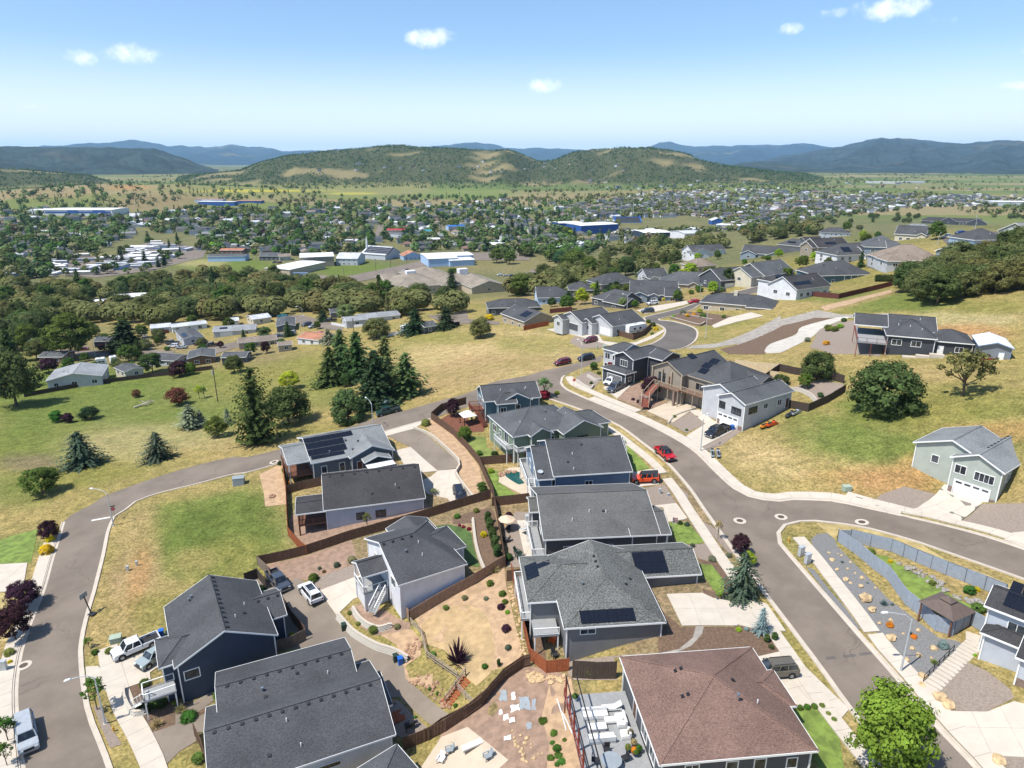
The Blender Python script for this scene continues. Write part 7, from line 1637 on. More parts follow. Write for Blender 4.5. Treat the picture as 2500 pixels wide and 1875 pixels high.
PAL.update({'tyre':('#1a1a1b',.9,0,.1,4),'rim':('#8d9296',.35,.7,.05,4),'lamp_white':('#d9dcdd',.2,0,.03,2),'lamp_red':('#7e1414',.25,0,.05,2),'plastic':('#232427',.7,0,.1,3),'cloth_white':('#d6d3cc',.9,0,.06,2),'cloth_beige':('#c9b199',.9,0,.06,2),'bin_blue':('#1f5fb4',.5,0,.08,2),'bin_green':('#22372c',.5,0,.08,2),'hydrant':('#c79a3b',.6,0,.08,2),'utility_green':('#9aa894',.6,0,.06,2),'utility_grey':('#8d9599',.6,.1,.06,2),'orange_plastic':('#d9641e',.5,0,.06,2),'blue_plastic':('#3a7fc4',.5,0,.06,2),'green_plastic':('#5aa06a',.5,0,.06,2),'rock_tan':('#b89e78',.95,0,.3,1.6,'Object',.7),'rock_grey':('#8c877f',.95,0,.3,1.6,'Object',.7),'rock_pink':('#9a7a62',.95,0,.3,1.6,'Object',.7),'terracotta':('#96583a',.8,0,.12,3),'canvas_brown':('#5d5049',.85,0,.1,2),'flag_red':('#b7262b',.8,0,.08,2),'flag_blue':('#27365f',.8,0,.08,2)})
SPEC={  # length, width, hull outline (x from the rear as share, z), cabin x range at belt and at roof, belt z, roof z, wheel radius, wheel xs
 'sedan':(4.7,1.8,[(0,.35),(0,.85),(.03,.98),(.18,1.0),(.7,.98),(.97,.78),(1,.6),(1,.32)],(.14,.72,.26,.58),.97,1.42,.33,(.19,.81)),
 'suv':(4.75,1.88,[(0,.38),(0,.95),(.03,1.08),(.7,1.1),(.74,1.06),(.97,.92),(1,.7),(1,.36)],(.02,.75,.07,.64),1.08,1.68,.37,(.19,.81)),
 'bigsuv':(5.3,2.0,[(0,.42),(0,1.05),(.02,1.16),(.72,1.18),(.76,1.14),(.97,1.02),(1,.78),(1,.4)],(.02,.76,.06,.66),1.16,1.88,.41,(.2,.81)),
 'pickup':(5.85,2.0,[(0,.5),(0,.78),(.40,.78),(.41,1.14),(.75,1.16),(.78,1.14),(.97,1.06),(1,.85),(1,.42)],(.40,.79,.43,.70),1.15,1.9,.41,(.2,.83)),
 'jeep':(4.7,1.88,[(0,.5),(0,1.12),(.66,1.14),(.68,1.12),(.98,1.08),(1,.95),(1,.5)],(.01,.70,.02,.62),1.13,1.86,.44,(.18,.83)),
 'jeeptruck':(5.5,1.9,[(0,.5),(0,.85),(.33,.85),(.34,1.14),(.72,1.14),(.98,1.08),(1,.95),(1,.5)],(.33,.74,.34,.67),1.13,1.86,.44,(.17,.84)),
 'camper':(5.85,2.0,[(0,.5),(0,1.15),(.40,1.16),(.75,1.16),(.78,1.14),(.97,1.06),(1,.85),(1,.42)],(.01,.79,.02,.70),1.15,1.88,.41,(.2,.83)),
}
VM={}
def car_parts(kind,col):
 if (kind,col) in VM:return VM[(kind,col)]
 L,Wd,out_,cab,belt,roof,wr,wx=SPEC[kind];w=Wd/2;P=[]
 prof=[((x-.5)*L,z) for x,z in out_];n=len(prof)
 mb=MB();cx=sum(q[0] for q in prof)/n;cz=.75
 sl_=[(-w,.93),(-w+.09,1),(w-.09,1),(w,.93)]
 for y,k in sl_:mb.v += [(x*(1-(1-k)*.35),y,cz+(z-cz)*k) for x,z in prof]
 for s_ in range(3):
  for i in range(n):mb.f.append((s_*n+i,s_*n+(i+1)%n,(s_+1)*n+(i+1)%n,(s_+1)*n+i));mb.m.append(0)
 mb.f += [tuple(range(n)),tuple(range(3*n,4*n))[::-1]];mb.m += [0,0]
 P.append(('body',mb.data('body',col)))
 x0,x1,t0,t1=[(q-.5)*L for q in cab];wb,wt=w-.1,w-.24
 B_=[(x0,-wb,belt-.02),(x1,-wb,belt-.02),(x1,wb,belt-.02),(x0,wb,belt-.02)];T_=[(t0,-wt,roof-.08),(t1,-wt,roof-.08),(t1,wt,roof-.08),(t0,wt,roof-.08)]
 gl=[('windscreen',(1,2)),('rear_window',(3,0)),('side_window',(0,1)),('side_window',(2,3))]
 for nm,(a,b) in gl:P.append((nm,MB().add([B_[a],B_[b],T_[b],T_[a]],[(0,1,2,3)]).data(nm,'glass')))
 r=MB().add([(x,y,z) for x,y,z in T_]+[(x*.97+(t0+t1)/2*.03,y*.92,roof) for x,y,z in T_],[(4,5,6,7),(0,1,5,4),(1,2,6,5),(2,3,7,6),(3,0,4,7)])
 rm={'jeep':'plastic','jeeptruck':'plastic'}.get(kind,col)
 P.append(('roof',r.data('roof',rm)))
 for i in range(4):P.append(('pillar',MB().bar(B_[i],T_[i],.12,.09).data('pillar',col)))
 for s_ in (-1,1):
  for f in ((.5,) if kind in ('sedan','pickup','jeeptruck') else (.36,.66)):
   P.append(('pillar',MB().bar((x0+(x1-x0)*f,s_*(wb+.005),belt),(t0+(t1-t0)*f,s_*(wt+.005),roof-.07),.1,.05).data('pillar','plastic' if kind == 'bigsuv' else col)))
 if kind in ('pickup','jeeptruck'):
  bx=x0-.06;xr=-L/2+.02
  for s_ in (-1,1):P.append(('bed_side',MB().box(xr,bx,s_*w*.94-.06,s_*w*.94+.06,.75,1.14).data('bed_side',col)))
  P.append(('tailgate',MB().box(xr,xr+.1,-w*.87,w*.87,.75,1.13).data('tailgate',col)));P.append(('bed_floor',MB().box(xr+.1,bx,-w*.87,w*.87,.76,.80).data('bed_floor','plastic')))
 for s_ in (-1,1):
  for xf in wx:
   X=(xf-.5)*L
   ty=MB();ty.tube([(X,s_*(w-.22),wr),(X,s_*(w+.015),wr)],wr,16);me=ty.data('tyre','tyre')
   rm_=MB();rm_.tube([(X,s_*(w),wr),(X,s_*(w+.03),wr)],wr*.6,12);P.append(('wheel',[('tyre',me),('rim',rm_.data('rim','rim'))]))
   ar=MB();ar.tube([(X,s_*(w-.2),wr+.05),(X,s_*(w+.008),wr+.05)],wr*1.2,16);P.append(('wheel_arch',ar.data('wheel_arch','plastic')))
  P.append(('headlight',MB().box(L/2-.1,L/2+.015,s_*w*.7-.17,s_*w*.7+.17,.72,.88).data('headlight','lamp_white')))
  P.append(('taillight',MB().box(-L/2-.015,-L/2+.06,s_*w*.82-.1,s_*w*.82+.1,.75,1.0).data('taillight','lamp_red')))
  P.append(('mirror',MB().box(x1-.45,x1-.28,s_*(w+.08)-.1,s_*(w+.08)+.1,belt,belt+.2).data('mirror','plastic')))
 P.append(('grille',MB().box(L/2-.06,L/2+.02,-w*.5,w*.5,.6,.9).data('grille','plastic')))
 P.append(('bumper',MB().box(L/2-.1,L/2+.06,-w*.9,w*.9,.36,.55).data('bumper','steel' if kind in ('pickup','camper') else 'plastic')));P.append(('bumper',MB().box(-L/2-.06,-L/2+.1,-w*.9,w*.9,.4,.56).data('bumper','steel' if kind in ('pickup','camper') else 'plastic')))
 if kind == 'jeep':P.append(('spare_wheel',MB().tube([(-L/2-.02,0,1.0),(-L/2-.26,0,1.0)],.4,16).data('spare_wheel','tyre')))
 if kind in ('suv','bigsuv'):
  for s_ in (-1,1):P.append(('roof_rail',MB().bar((t0+.2,s_*wt*.86,roof+.05),(t1-.2,s_*wt*.86,roof+.05),.05).data('roof_rail','plastic')))
 if kind == 'bigsuv':P.append(('sunroof',MB().box(t0+(t1-t0)*.35,t1-.35,-.5,.5,roof-.01,roof+.012).data('sunroof','glass')))
 VM[(kind,col)]=P
 return P
def car(kind,tl,rear,front,col,label,name=None,group=None):
 a,b=G(tl,*rear),G(tl,*front);c=(a+b)/2;d=b-a;yaw=math.atan2(d.y,d.x)
 L=SPEC[kind][0]/2*.6;u=Vector((math.cos(yaw),math.sin(yaw)))
 z0,z1=zt(c.x-u.x*L,c.y-u.y*L),zt(c.x+u.x*L,c.y+u.y*L)
 o=thing(name or ('pickup_truck' if kind in ('pickup','camper','jeeptruck') else 'car'),label,'pickup' if kind in ('pickup','camper','jeeptruck') else 'car',(c.x,c.y,(z0+z1)/2+.1),0,group)
 o.rotation_euler=(0,-math.atan2(z1-z0,2*L),yaw)
 for nm,me in car_parts(kind,col):
  if isinstance(me,list):
   w=link(nm,None,o)
   for n2,m2 in me:link(n2,m2,w)
  else:link(nm,me,o)
 return o
for a in [
 ('pickup','C1',(925,912),(718,1000),'c_white','white pickup on the driveway of the navy house'),
 ('suv','C1',(1010,965),(862,1060),'c_sage','pale grey-green SUV half under the navy house roof'),
 ('camper','C1',(150,1385),(185,1590),'c_silver','silver pickup with a canopy parked in the narrow street'),
 ('pickup','C2',(432,415),(522,525),'c_slate','dark slate pickup beside the long brown fence'),
 ('bigsuv','C2',(735,612),(640,495),'c_white','white SUV with dark sunroof on the shared driveway'),
 ('suv','B2',(1632,1420),(1668,1518),'c_black','black SUV on the pale drive below the concrete wall'),
 ('pickup','B2',(1165,805),(1040,840),'c_green','old dark green pickup under the round pine'),
 ('jeeptruck','C6',(1292,330),(1382,405),'c_red','bright red off-road pickup driving on the street bend'),
 ('jeep','C6',(1262,558),(1110,565),'c_orange','orange off-roader parked beside the blue house'),
 ('suv','C4',(332,1090),(110,1110),'c_bronze','bronze wagon on the broad concrete driveway'),
 ('pickup','B3',(1800,1110),(1685,1165),'c_black','black pickup in front of the white garage'),
 ('suv','B3',(962,722),(878,775),'c_white','white SUV on the corner house driveway'),
 ('pickup','B3',(1018,768),(908,825),'c_slate','dark pickup beside the white SUV'),
 ('suv','B3',(602,590),(495,612),'c_maroon','dark red SUV parked at the meadow kerb'),
 ('suv','B3',(775,560),(685,575),'c_black','black SUV parked at the meadow kerb'),
 ('suv','B3',(812,418),(715,440),'c_maroon','dark red SUV on the gravel patch by the twin-gabled house'),
 ('sedan','A3',(1592,1385),(1530,1395),'c_red','red car by the upper lamp post'),
 ('suv','A3',(1275,1400),(1210,1408),'c_white','white SUV on the forecourt behind the dark car'),
 ('suv','A3',(1245,1460),(1165,1468),'c_slate','dark car on the forecourt in front of the white SUV'),
 ('suv','A3',(2120,1318),(2080,1328),'c_maroon','dark red car beside the white solar house'),
 ('suv','A3',(2098,1238),(2040,1246),'c_silver','silver SUV outside the cream house'),
 ('suv','A3',(1800,1300),(1725,1306),'c_slate','dark SUV below the charcoal gable'),
 ('pickup','A4',(1665,885),(1600,892),'c_silver','silver pickup on the ridge cul-de-sac'),
 ('sedan','A4',(1735,852),(1700,858),'c_blue','blue car on the ridge cul-de-sac'),
 ('sedan','A4',(1930,768),(1895,772),'c_white','white car at the ridge crest house'),
 ('suv','B1',(868,300),(795,308),'c_red','red car nearest the big dark tree on the estate'),
 ('suv','B1',(915,308),(850,315),'c_maroon','dark red car beside the red one on the estate'),
 ('sedan','B1',(680,332),(600,338),'c_maroon','maroon car under the huge maple'),
 ('pickup','B1',(995,345),(885,348),'c_white','white pickup on the estate street'),
 ('suv','B1',(1380,310),(1308,312),'c_white','white SUV in front of the blue solar home'),
 ('sedan','B1',(1440,318),(1370,322),'c_silver','silver car in front of the blue solar home'),
 ('pickup','B1',(1370,285),(1295,288),'c_slate','grey pickup in front of the blue solar home'),
 ('pickup','B1',(1600,290),(1500,295),'c_black','black pickup next to the long solar home'),
 ('pickup','B1',(1688,300),(1595,308),'c_black','black pickup carrying a turquoise load'),
 ('sedan','B1',(2165,230),(2110,236),'c_slate','dark car beside the tan long home'),
 ('sedan','B2',(270,228),(205,236),'c_slate','dark saloon on the estate parking bay'),
 ('bigsuv','B2',(395,210),(292,218),'c_silver','long silver van on the estate parking bay'),
 ('pickup','B2',(690,110),(620,116),'c_black','black pickup by the pale willow'),
 ('suv','B2',(495,140),(448,150),'c_slate','dark SUV parked in the street beside the white car'),
 ('suv','B2',(548,155),(500,165),'c_silver','pale car parked in the street'),
 ('sedan','B2',(305,75),(260,80),'c_teal','turquoise car at the far end of the estate street'),
 ('sedan','B2',(600,212),(535,216),'c_red','bright red car behind the rust roof'),
]:car(*a)
# parked cars of the town, small
for i,(tl,x,y) in enumerate([('A2',750,1085),('A2',805,1085),('A2',1380,1125),('A2',1390,1160),('A2',1220,1145),('A2',700,1085),('A2',1960,1178),('A2',2005,1182),('A2',2055,1185),('A2',1240,1230-90),('A2',480,1180),('A2',515,1175),('A2',295,1220),('A2',715,1210),('A1',2125,1080),('A1',2155,1083),('A2',680,1000),('A2',655,1000),('A2',1370,1055),('A2',1140,1045)]):
 c_=['c_white','c_silver','c_slate','c_maroon','c_white','c_black'][i % 6];car(['suv','sedan','pickup'][i % 3],tl,(x+18,y),(x-18,y+3),c_,'small car parked among the public buildings in the valley',name='parked_car',group='cars parked in the valley')
# caravans
def caravan(tl,a,b,label,Wd=2.4,h=2.5):
 p,q=G(tl,*a),G(tl,*b);d=q-p;L=Vector((d.x,d.y)).length;c=(p+q)/2;o=thing('caravan',label,'caravan',(c.x,c.y,zt(c.x,c.y)),math.atan2(d.y,d.x))
 pr=[(-L/2,.5),(-L/2,h+.3),(-L/2+.3,h+.5),(L/2-.6,h+.5),(L/2-.1,h*.7),(L/2,.5)]
 MB().prism([(x,z) for x,z in pr],-Wd/2,Wd/2,axis='y').build('body','trim_white',o);MB().box(-L/2+.3,L/2-.6,-Wd/2-.01,Wd/2+.01,.9,1.15).build('stripe','utility_grey',o)
 for s_ in (-1,1):
  for f in (.25,.55):MB().box(-L/2+L*f,-L/2+L*f+.9,s_*Wd/2-.02,s_*Wd/2+.02,1.5,2.1).build('window','glass',o)
  for x in (-.4,.4):MB().tube([(x,s_*Wd/2-.2,.35),(x,s_*Wd/2+.01,.35)],.35,12).build('wheel','tyre',o)
 MB().box(-.8,0,-.4,.4,h+.48,h+.75).build('air_conditioner','lamp_grey',o)
caravan('B3',(1040,372),(1180,340),'white caravan behind the brown corner fence')
caravan('B1',(745,455),(830,445),'white caravan beside the wide pale home');caravan('B1',(855,440),(915,430),'boxy white trailer with dark end beside the estate street')
# snowmobiles and quads
def sled(tl,x,y,yaw,col,label):
 p=G(tl,x,y);o=thing('snowmobile',label,'snowmobile',(p.x,p.y,zt(p.x,p.y)),yaw)
 MB().prism([(-1.4,.25),(-1.4,.6),(-.6,.75),(.1,.85),(.5,1.05),(.9,.85),(1.4,.5),(1.5,.3)],-.3,.3,axis='y').build('hull',col,o);MB().prism([(-1.3,.62),(-1.3,.8),(-.3,.86),(0,.9),(0,.7)],-.2,.2,axis='y').build('seat','plastic',o);MB().box(-1.5,.2,-.22,.22,0,.28).build('track','tyre',o)
 for s_ in (-1,1):MB().bar((.5,s_*.5,.06),(1.7,s_*.5,.1),.14,.06).build('ski','plastic',o)
 MB().bar((.3,-.38,1.12),(.3,.38,1.12),.05).build('handlebar','plastic',o);MB().add([(.45,-.25,1.0),(.45,.25,1.0),(.3,.22,1.3),(.3,-.22,1.3)],[(0,1,2,3)]).build('windshield','glass',o)
sled('B3',2120,1085,.5,'c_sled','orange snowmobile nearest the grey house wall');sled('B3',2165,1075,.5,'c_orange','darker orange snowmobile beside the first');sled('B4',410,1000,.6,'c_slate','dark snowmobile near the garden gate');sled('B4',455,985,.6,'c_silver','grey snowmobile near the garden gate');sled('B3',1700,1300,1.4,'c_sage','grey snowmobile on the kerb beside the lamp post');sled('B3',1745,1300,1.4,'c_silver','pale snowmobile beside the grey one at the kerb')
# ---------------------------------------------------------------- street furniture
def hgt(tl,p,by,ty):
 dep=p.y*math.cos(PITCH)+(CAMZ-p.z)*math.sin(PITCH);ang=math.atan2(CAMZ-p.z,math.hypot(p.x,p.y));return (by-ty)*TILES[tl][2]*dep/FPX/math.cos(ang)
def lamp(tl,base,top,head,label,H=None):
 p=G(tl,*base);H=H or hgt(tl,p,base[1],top[1]);q=at_z(px(tl,*head),p.z+H);d=Vector((q.x-p.x,q.y-p.y));L=min(max(d.length,1.2),3.0);yaw=math.atan2(d.y,d.x)
 o=thing('street_lamp',label,'street lamp',(p.x,p.y,zt(p.x,p.y)),yaw)
 MB().tube([(0,0,-.2),(0,0,.5),(0,0,H*.95)],[.13,.11,.065],10).build('pole','lamp_grey',o);MB().tube([(0,0,H*.93),(L*.3,0,H+.1),(L*.75,0,H+.25),(L,0,H+.22)],[.05,.045,.04,.04],8).build('arm','lamp_grey',o)
 hd=MB();hd.tube([(L-.05,0,H+.22),(L+.15,0,H+.24),(L+.55,0,H+.2),(L+.75,0,H+.15)],[.06,.14,.16,.06],10);hd.build('lamp_head','lamp_lens',o,smooth=True);MB().box(-.2,.2,-.2,.2,-.25,.08).build('base','concrete',o)
for a in [('C4',(980,1082),(1020,760),(905,738),'street lamp standing on the grey gravel slope'),('C1',(632,1395),(590,1112),(430,1135),'street lamp beside the lower leafy street tree'),('C1',(682,206),(650,0),(560,-10),'street lamp at the bend beside the stop sign'),('B2',(985,960),(948,740),(910,692),'street lamp rising behind the solar roof'),
          ('B3',(693,668),(697,440),(655,405),'street lamp at the corner by the flag house'),('B3',(1612,1272),(1632,1010),(1650,1000),'thin street lamp beside the black pickup drive'),('B3',(1650,392),(1665,170),(1690,160),'street lamp beside the gravel track'),('B1',(735,385),(720,245),(765,230),'street lamp under the huge maple'),('B2',(425,195),(420,70),(440,68),'street lamp at the estate parking bay'),('B2',(447,155),(440,5),(395,0),'street lamp beside the small dark fir'),
          ('A3',(1607,1345),(1610,1245),(1640,1238),'lamp post above the chimney house'),('A3',(1045,1440),(1048,1330),(1020,1325),'lamp post behind the twin-gabled house'),('A4',(755,1098),(765,995),(790,985),'lamp post in front of the white solar hip house'),('A4',(312,1200),(318,1125),(355,1112),'lamp post by the rounded green tree'),('A4',(1545,940),(1555,860),(1595,842),'lamp post below the ridge cul-de-sac'),('A4',(1832,828),(1842,730),(1842,722),'lamp post on the ridge crest')]:lamp(*a)
def pole(tl,base,top,label,cross=False):
 p=G(tl,*base);H=hgt(tl,p,base[1],top[1]);o=thing('utility_pole',label,'pole',(p.x,p.y,zt(p.x,p.y)));MB().tube([(0,0,-.3),(0,0,H)],[.16,.11],8).build('pole','bark_trunk',o)
 MB().tube([(-.35,0,H*.78),(-.35,0,H*.9)],.22,10).build('transformer','lamp_grey',o);MB().bar((-1,0,H*.95),(1,0,H*.95),.1).build('cross_arm','bark_trunk',o)
pole('B1',(1680,728),(1650,465),'brown utility pole in the meadow');pole('B2',(835,215),(825,85),'brown utility pole beside the estate oak')
for x,y,t_ in ((1005,1150,1050),(1118,1115,1050),(1242,1075,1000),(760,1195,1120),(1430,1010,945)):pole('A2',(x,y),(x,t_),['roadside pole by the school field','second roadside pole by the school field','pole at the valley road junction','pole beside the pinkish building','pole behind the small blue hall'][[1005,1118,1242,760,1430].index(x)])
def text_mesh(cu):
 t_=bpy.data.objects.new('lettering',cu);COL.objects.link(t_);me=bpy.data.meshes.new_from_object(t_.evaluated_get(bpy.context.evaluated_depsgraph_get()));bpy.data.objects.remove(t_);me.materials.clear();me.materials.append(M('trim_white'));return me
def sign(tl,x,y,label,street=False):
 p=G(tl,x,y);yaw=math.atan2(-p.x,-p.y)*-1+math.pi
 o=thing('stop_sign',label,'sign',(p.x,p.y,zt(p.x,p.y)),math.atan2(-p.y,-p.x)+math.pi/2)
 MB().tube([(0,0,-.2),(0,0,2.5)],.035,6).build('post','steel',o)
 oc=[(.38*math.cos(R(22.5+45*i)),2.2+.38*math.sin(R(22.5+45*i))) for i in range(8)];MB().prism(oc,-.06,-.04,axis='y').build('plate','flag_red',o)
 cu=bpy.data.curves.new('lettering','FONT');cu.body='STOP';cu.size=.27;cu.align_x='CENTER';cu.align_y='CENTER';cu.materials.append(M('trim_white'));l_=link('lettering',text_mesh(cu),o);l_.location=(0,-.066,2.2);l_.rotation_euler=(math.pi/2,0,0)
 if street:MB().box(-.45,.45,-.02,.02,2.62,2.82).build('street_plate','bin_green',o)
sign('C1',690,168,'red stop sign at the bend of the narrow street',True);sign('B3',635,785,'red stop sign at the corner by the terraced bed')
def boxy(name,cat,tl,x,y,sx,sy,sz,mat,label,yaw=0.,lid=None,legs=0.):
 p=G(tl,x,y);o=thing(name,label,cat,(p.x,p.y,zt(p.x,p.y)),yaw)
 b=MB();c=min(sx,sy)*.08;b.prism([(-sx/2+c,-sy/2),(sx/2-c,-sy/2),(sx/2,-sy/2+c),(sx/2,sy/2-c),(sx/2-c,sy/2),(-sx/2+c,sy/2),(-sx/2,sy/2-c),(-sx/2,-sy/2+c)],legs-.05,sz,axis='z');b.build('body',mat,o)
 MB().box(-sx/2-.03,sx/2+.03,-sy/2-.03,sy/2+.03,sz,sz+.06).build('lid',lid or mat,o)
 if legs:MB().box(-sx*.2,sx*.2,-sy*.2,sy*.2,-.1,legs).build('pedestal',mat,o)
 return o
def bin_(tl,x,y,mat,label,yaw=.4):
 o=boxy('wheelie_bin','bin',tl,x,y,.6,.68,1.0,mat,label,yaw)
 for s_ in (-1,1):MB().tube([(s_*.3,.32,.12),(s_*.22,.32,.12)],.13,10).build('wheel','tyre',o)
for a in (('C1',972,868,'bin_blue','blue wheelie bin beside the white pickup'),('C2',1268,985,'bin_blue','blue wheelie bin at the end of the curved block wall'),('C2',1238,968,'bin_green','green wheelie bin beside the blue one'),('C2',902,765,'bin_green','dark green wheelie bin against the curved block wall'),('B2',1313,1345,'bin_blue','blue wheelie bin behind the pale blue-grey house'),('B3',1855,1105,'bin_blue','blue wheelie bin by the white garage'),('C6',955,608,'bin_blue','blue wheelie bin beside the blue house wall'),('C1',1012,880,'bin_green','dark wheelie bin beside the navy house')):bin_(*a)
for a in (('cabinet','mailbox','C4',380,388,.9,.5,1.5,'lamp_grey','grey cluster mailbox with a poster side on the kerb',.5,None,.15),('cabinet','mailbox','C4',418,435,.9,.5,1.6,'lamp_grey','taller grey cluster mailbox on the pavement edge',.5,None,.15),('cabinet','mailbox','C1',25,1075,.9,.5,1.5,'lamp_grey','grey cluster mailbox at the left picture edge',.1,None,.2),
          ('utility_box','utility box','C1',697,900,1.4,1.1,.8,'utility_green','pale green utility box above the white pickup',.4),('utility_box','utility box','B1',1845,1365,2.2,1.6,1.5,'utility_grey','blue-grey transformer box beside the narrow street',.25),('utility_box','utility box','C6',1002,268,1.4,1.0,.9,'utility_green','green utility box on the dry verge',.3),('utility_box','utility box','B4',842,1572,1.3,1.0,.8,'utility_green','pale green utility box below the bare hillside',.1),('utility_box','utility box','C1',768,475,.35,.35,.8,'lamp_grey','small white service box in the empty lot',.2),('utility_box','utility box','C1',822,445,.3,.3,.8,'lamp_grey','slim white service post in the empty lot',.2),('utility_box','utility box','C6',1298,650,.35,.35,.9,'lamp_grey','white service post in the gravel front yard',.2),('utility_box','utility box','C6',1362,665,.4,.3,.4,'lamp_grey','low service box in the gravel front yard',.2),
          ('utility_box','utility box','B3',875,475,1.2,1.0,.9,'utility_green','green utility box behind the corner house',.2),('utility_box','utility box','B3',815,480,.4,.4,1.0,'utility_green','green service post on the meadow',.2),('heat_pump','heat pump','C6',282,862,.9,.9,1.1,'lamp_grey','white heat pump beside the charcoal house deck',.1),('container','container','A2',437,1180,14,3,2.6,'steel_blue','blue shipping container beside the pinkish building',.05)):boxy(*a)
def hydrant(tl,x,y,label):
 p=G(tl,x,y);o=thing('fire_hydrant',label,'hydrant',(p.x,p.y,zt(p.x,p.y)));MB().lathe([(.16,-.1),(.16,.05),(.11,.06),(.11,.55),(.14,.56),(.14,.62),(.08,.72),(.03,.78)],12).build('barrel','hydrant',o);MB().tube([(-.2,0,.45),(.2,0,.45)],.06,8).build('outlet','hydrant',o)
hydrant('C1',683,1440,'yellow fire hydrant beside the lower pavement');hydrant('C4',308,303,'yellow fire hydrant at the corner of the side street')
p=G('C1',525,735);o=thing('basketball_hoop','portable basketball hoop at the kerb of the narrow street','basketball hoop',(p.x,p.y,zt(p.x,p.y)),2.9)
MB().box(-1.3,-.4,-.4,.4,0,.25).build('base','plastic',o);MB().bar((-.7,0,.2),(-.1,0,2.9),.12).build('pole','dark_metal',o);MB().box(-.02,.03,-.65,.65,2.75,3.55).build('backboard','utility_grey',o);MB().tube([(.28+.23*math.cos(R(a)),.23*math.sin(R(a)),3.05) for a in range(0,361,30)],.02,6,cap=False).build('hoop','flag_red',o);MB().tube([(.28,0,3.04),(.28,0,2.65)],[.22,.13],12,cap=False).build('net','cloth_white',o)
# flags
def flag(tl,x,y,H,mats,label,dx=.9):
 p=G(tl,x,y);o=thing('flag',label,'flag',(p.x,p.y,zt(p.x,p.y)),.4);MB().tube([(0,0,-.1),(0,0,H)],.03,6).build('pole','lamp_grey',o)
 for i in range(6):
  mb=MB();z=H-.1-i*.15
  for k in range(6):mb.v += [(k*dx/5,.06*math.sin(k*1.3),z-.05*k),(k*dx/5,.06*math.sin(k*1.3),z-.15-.05*k)]
  for k in range(5):mb.f.append((2*k,2*k+1,2*k+3,2*k+2));mb.m.append(0)
  mb.build('stripe',mats[i % len(mats)],o)
flag('B3',893,700,4.2,['flag_red'],'red flag on a pole at the corner house',1.3);flag('C6',1388,985,3.4,['flag_red','cloth_white'],'striped flag beside the bright lawn');flag('B3',1722,1015,3.2,['flag_red','cloth_white'],'striped flag at the light grey house');flag('A3',1418,1365,3.5,['flag_red','cloth_white'],'striped flag at the gabled house with yellow shrubs')
# ---------------------------------------------------------------- boulders and stones
def rock_mesh(seed,mat):
 bm=bmesh.new();bmesh.ops.create_icosphere(bm,subdivisions=2,radius=.5);o_=Vector((seed*7.1,seed*3.3,0))
 for v in bm.verts:v.co=v.co*(1+.55*noise.noise(v.co*2.2+o_));v.co.z *= .7
 me=bpy.data.meshes.new('boulder');bm.to_mesh(me);bm.free();me.materials.append(M(mat));return me
RK={m:[rock_mesh(i,m) for i in range(4)] for m in ('rock_tan','rock_grey','rock_pink')}
def rock(tl,x,y,w,mat,label,group=None):
 p=G(tl,x,y);dep=p.y*math.cos(PITCH)+(CAMZ-p.z)*math.sin(PITCH);s=w*TILES[tl][2]*dep/FPX
 link('boulder',rnd.choice(RK[mat]),None,label,'boulder',group,None,(p.x,p.y,zt(p.x,p.y)+s*.18),rnd.uniform(0,6),(s*rnd.uniform(.9,1.1),s*rnd.uniform(.75,1),s*rnd.uniform(.8,1)))
for x,y,w in ((550,370,18),(605,375,14),(625,385,16),(568,413,30),(678,425,16),(598,470,26),(662,465,18),(650,530,36),(678,550,18),(708,492,16),(748,522,34),(742,572,32),(828,580,16),(785,490,12),(852,793,26),(920,775,30),(1085,835,28),(995,855,18),(1050,945,34),(1090,985,36),(1018,1012,34),(1178,945,44),(1165,1000,18),(1110,1165,40)):rock('C4',x,y,w,'rock_tan','tan boulder scattered on the grey gravel slope','boulders on the gravel slope')
for x,y,w,l_ in ((765,650,76,'largest tan boulder on the upper gravel slope'),(805,715,54,'lumpy tan boulder below the largest one'),(920,885,60,'big pale boulder near the street lamp on gravel'),(1113,1112,56,'rounded boulder beside the foot of the concrete steps'),(1210,1240,76,'upper of two big boulders on the pinkish gravel'),(1262,1285,80,'lower of two big boulders on the pinkish gravel'),(1565,1620,76,'tan boulder at the lower right picture corner')):rock('C4',x,y,w,'rock_tan',l_)
rock('B2',205,1465,55,'rock_pink','single brown boulder on the dirt strip');rock('C2',1218,1235,34,'rock_pink','red boulder in the gravel sitting area')
r_=random.Random(3)
def bank(tl,poly,n,w,mat,label,group):
 xs,ys=[q[0] for q in poly],[q[1] for q in poly];k=0
 while k < n:
  x,y=r_.uniform(min(xs),max(xs)),r_.uniform(min(ys),max(ys))
  if inside(x,y,poly):rock(tl,x,y,r_.uniform(*w),mat,label,group);k += 1
bank('C2',[(1290,870),(1390,800),(1410,900),(1330,960)],34,(14,30),'rock_pink','rough stone heaped on the eroded bank','stones on the eroded bank')
bank('C2',[(1310,1100),(1450,1040),(1560,1170),(1640,1280),(1560,1280),(1420,1170)],46,(14,34),'rock_pink','rough stone edging the end of the shared driveway','stones along the shared driveway')
bank('C3',[(485,1030),(620,1060),(780,1060),(770,1100),(620,1110),(520,1100)],40,(18,40),'rock_tan','rough stone in the dry wall below the new brown fence','stones of the dry wall')
bank('C3',[(370,480),(410,480),(500,900),(510,960),(450,940),(420,700)],60,(12,26),'rock_tan','pale stone in the row along the new brown fence','stones along the new fence')
bank('C3',[(370,1400),(470,1420),(600,1560),(540,1640),(420,1600)],22,(12,34),'rock_tan','loose stone lying on the bark yard','loose stones on the bark yard')
bank('C4',[(870,405),(1000,430),(1160,500),(1330,620),(1480,660),(1470,700),(1320,650),(1150,550),(1000,460)],60,(16,36),'rock_grey','grey stone in the terrace inside the grey fence','stones of the garden terrace')
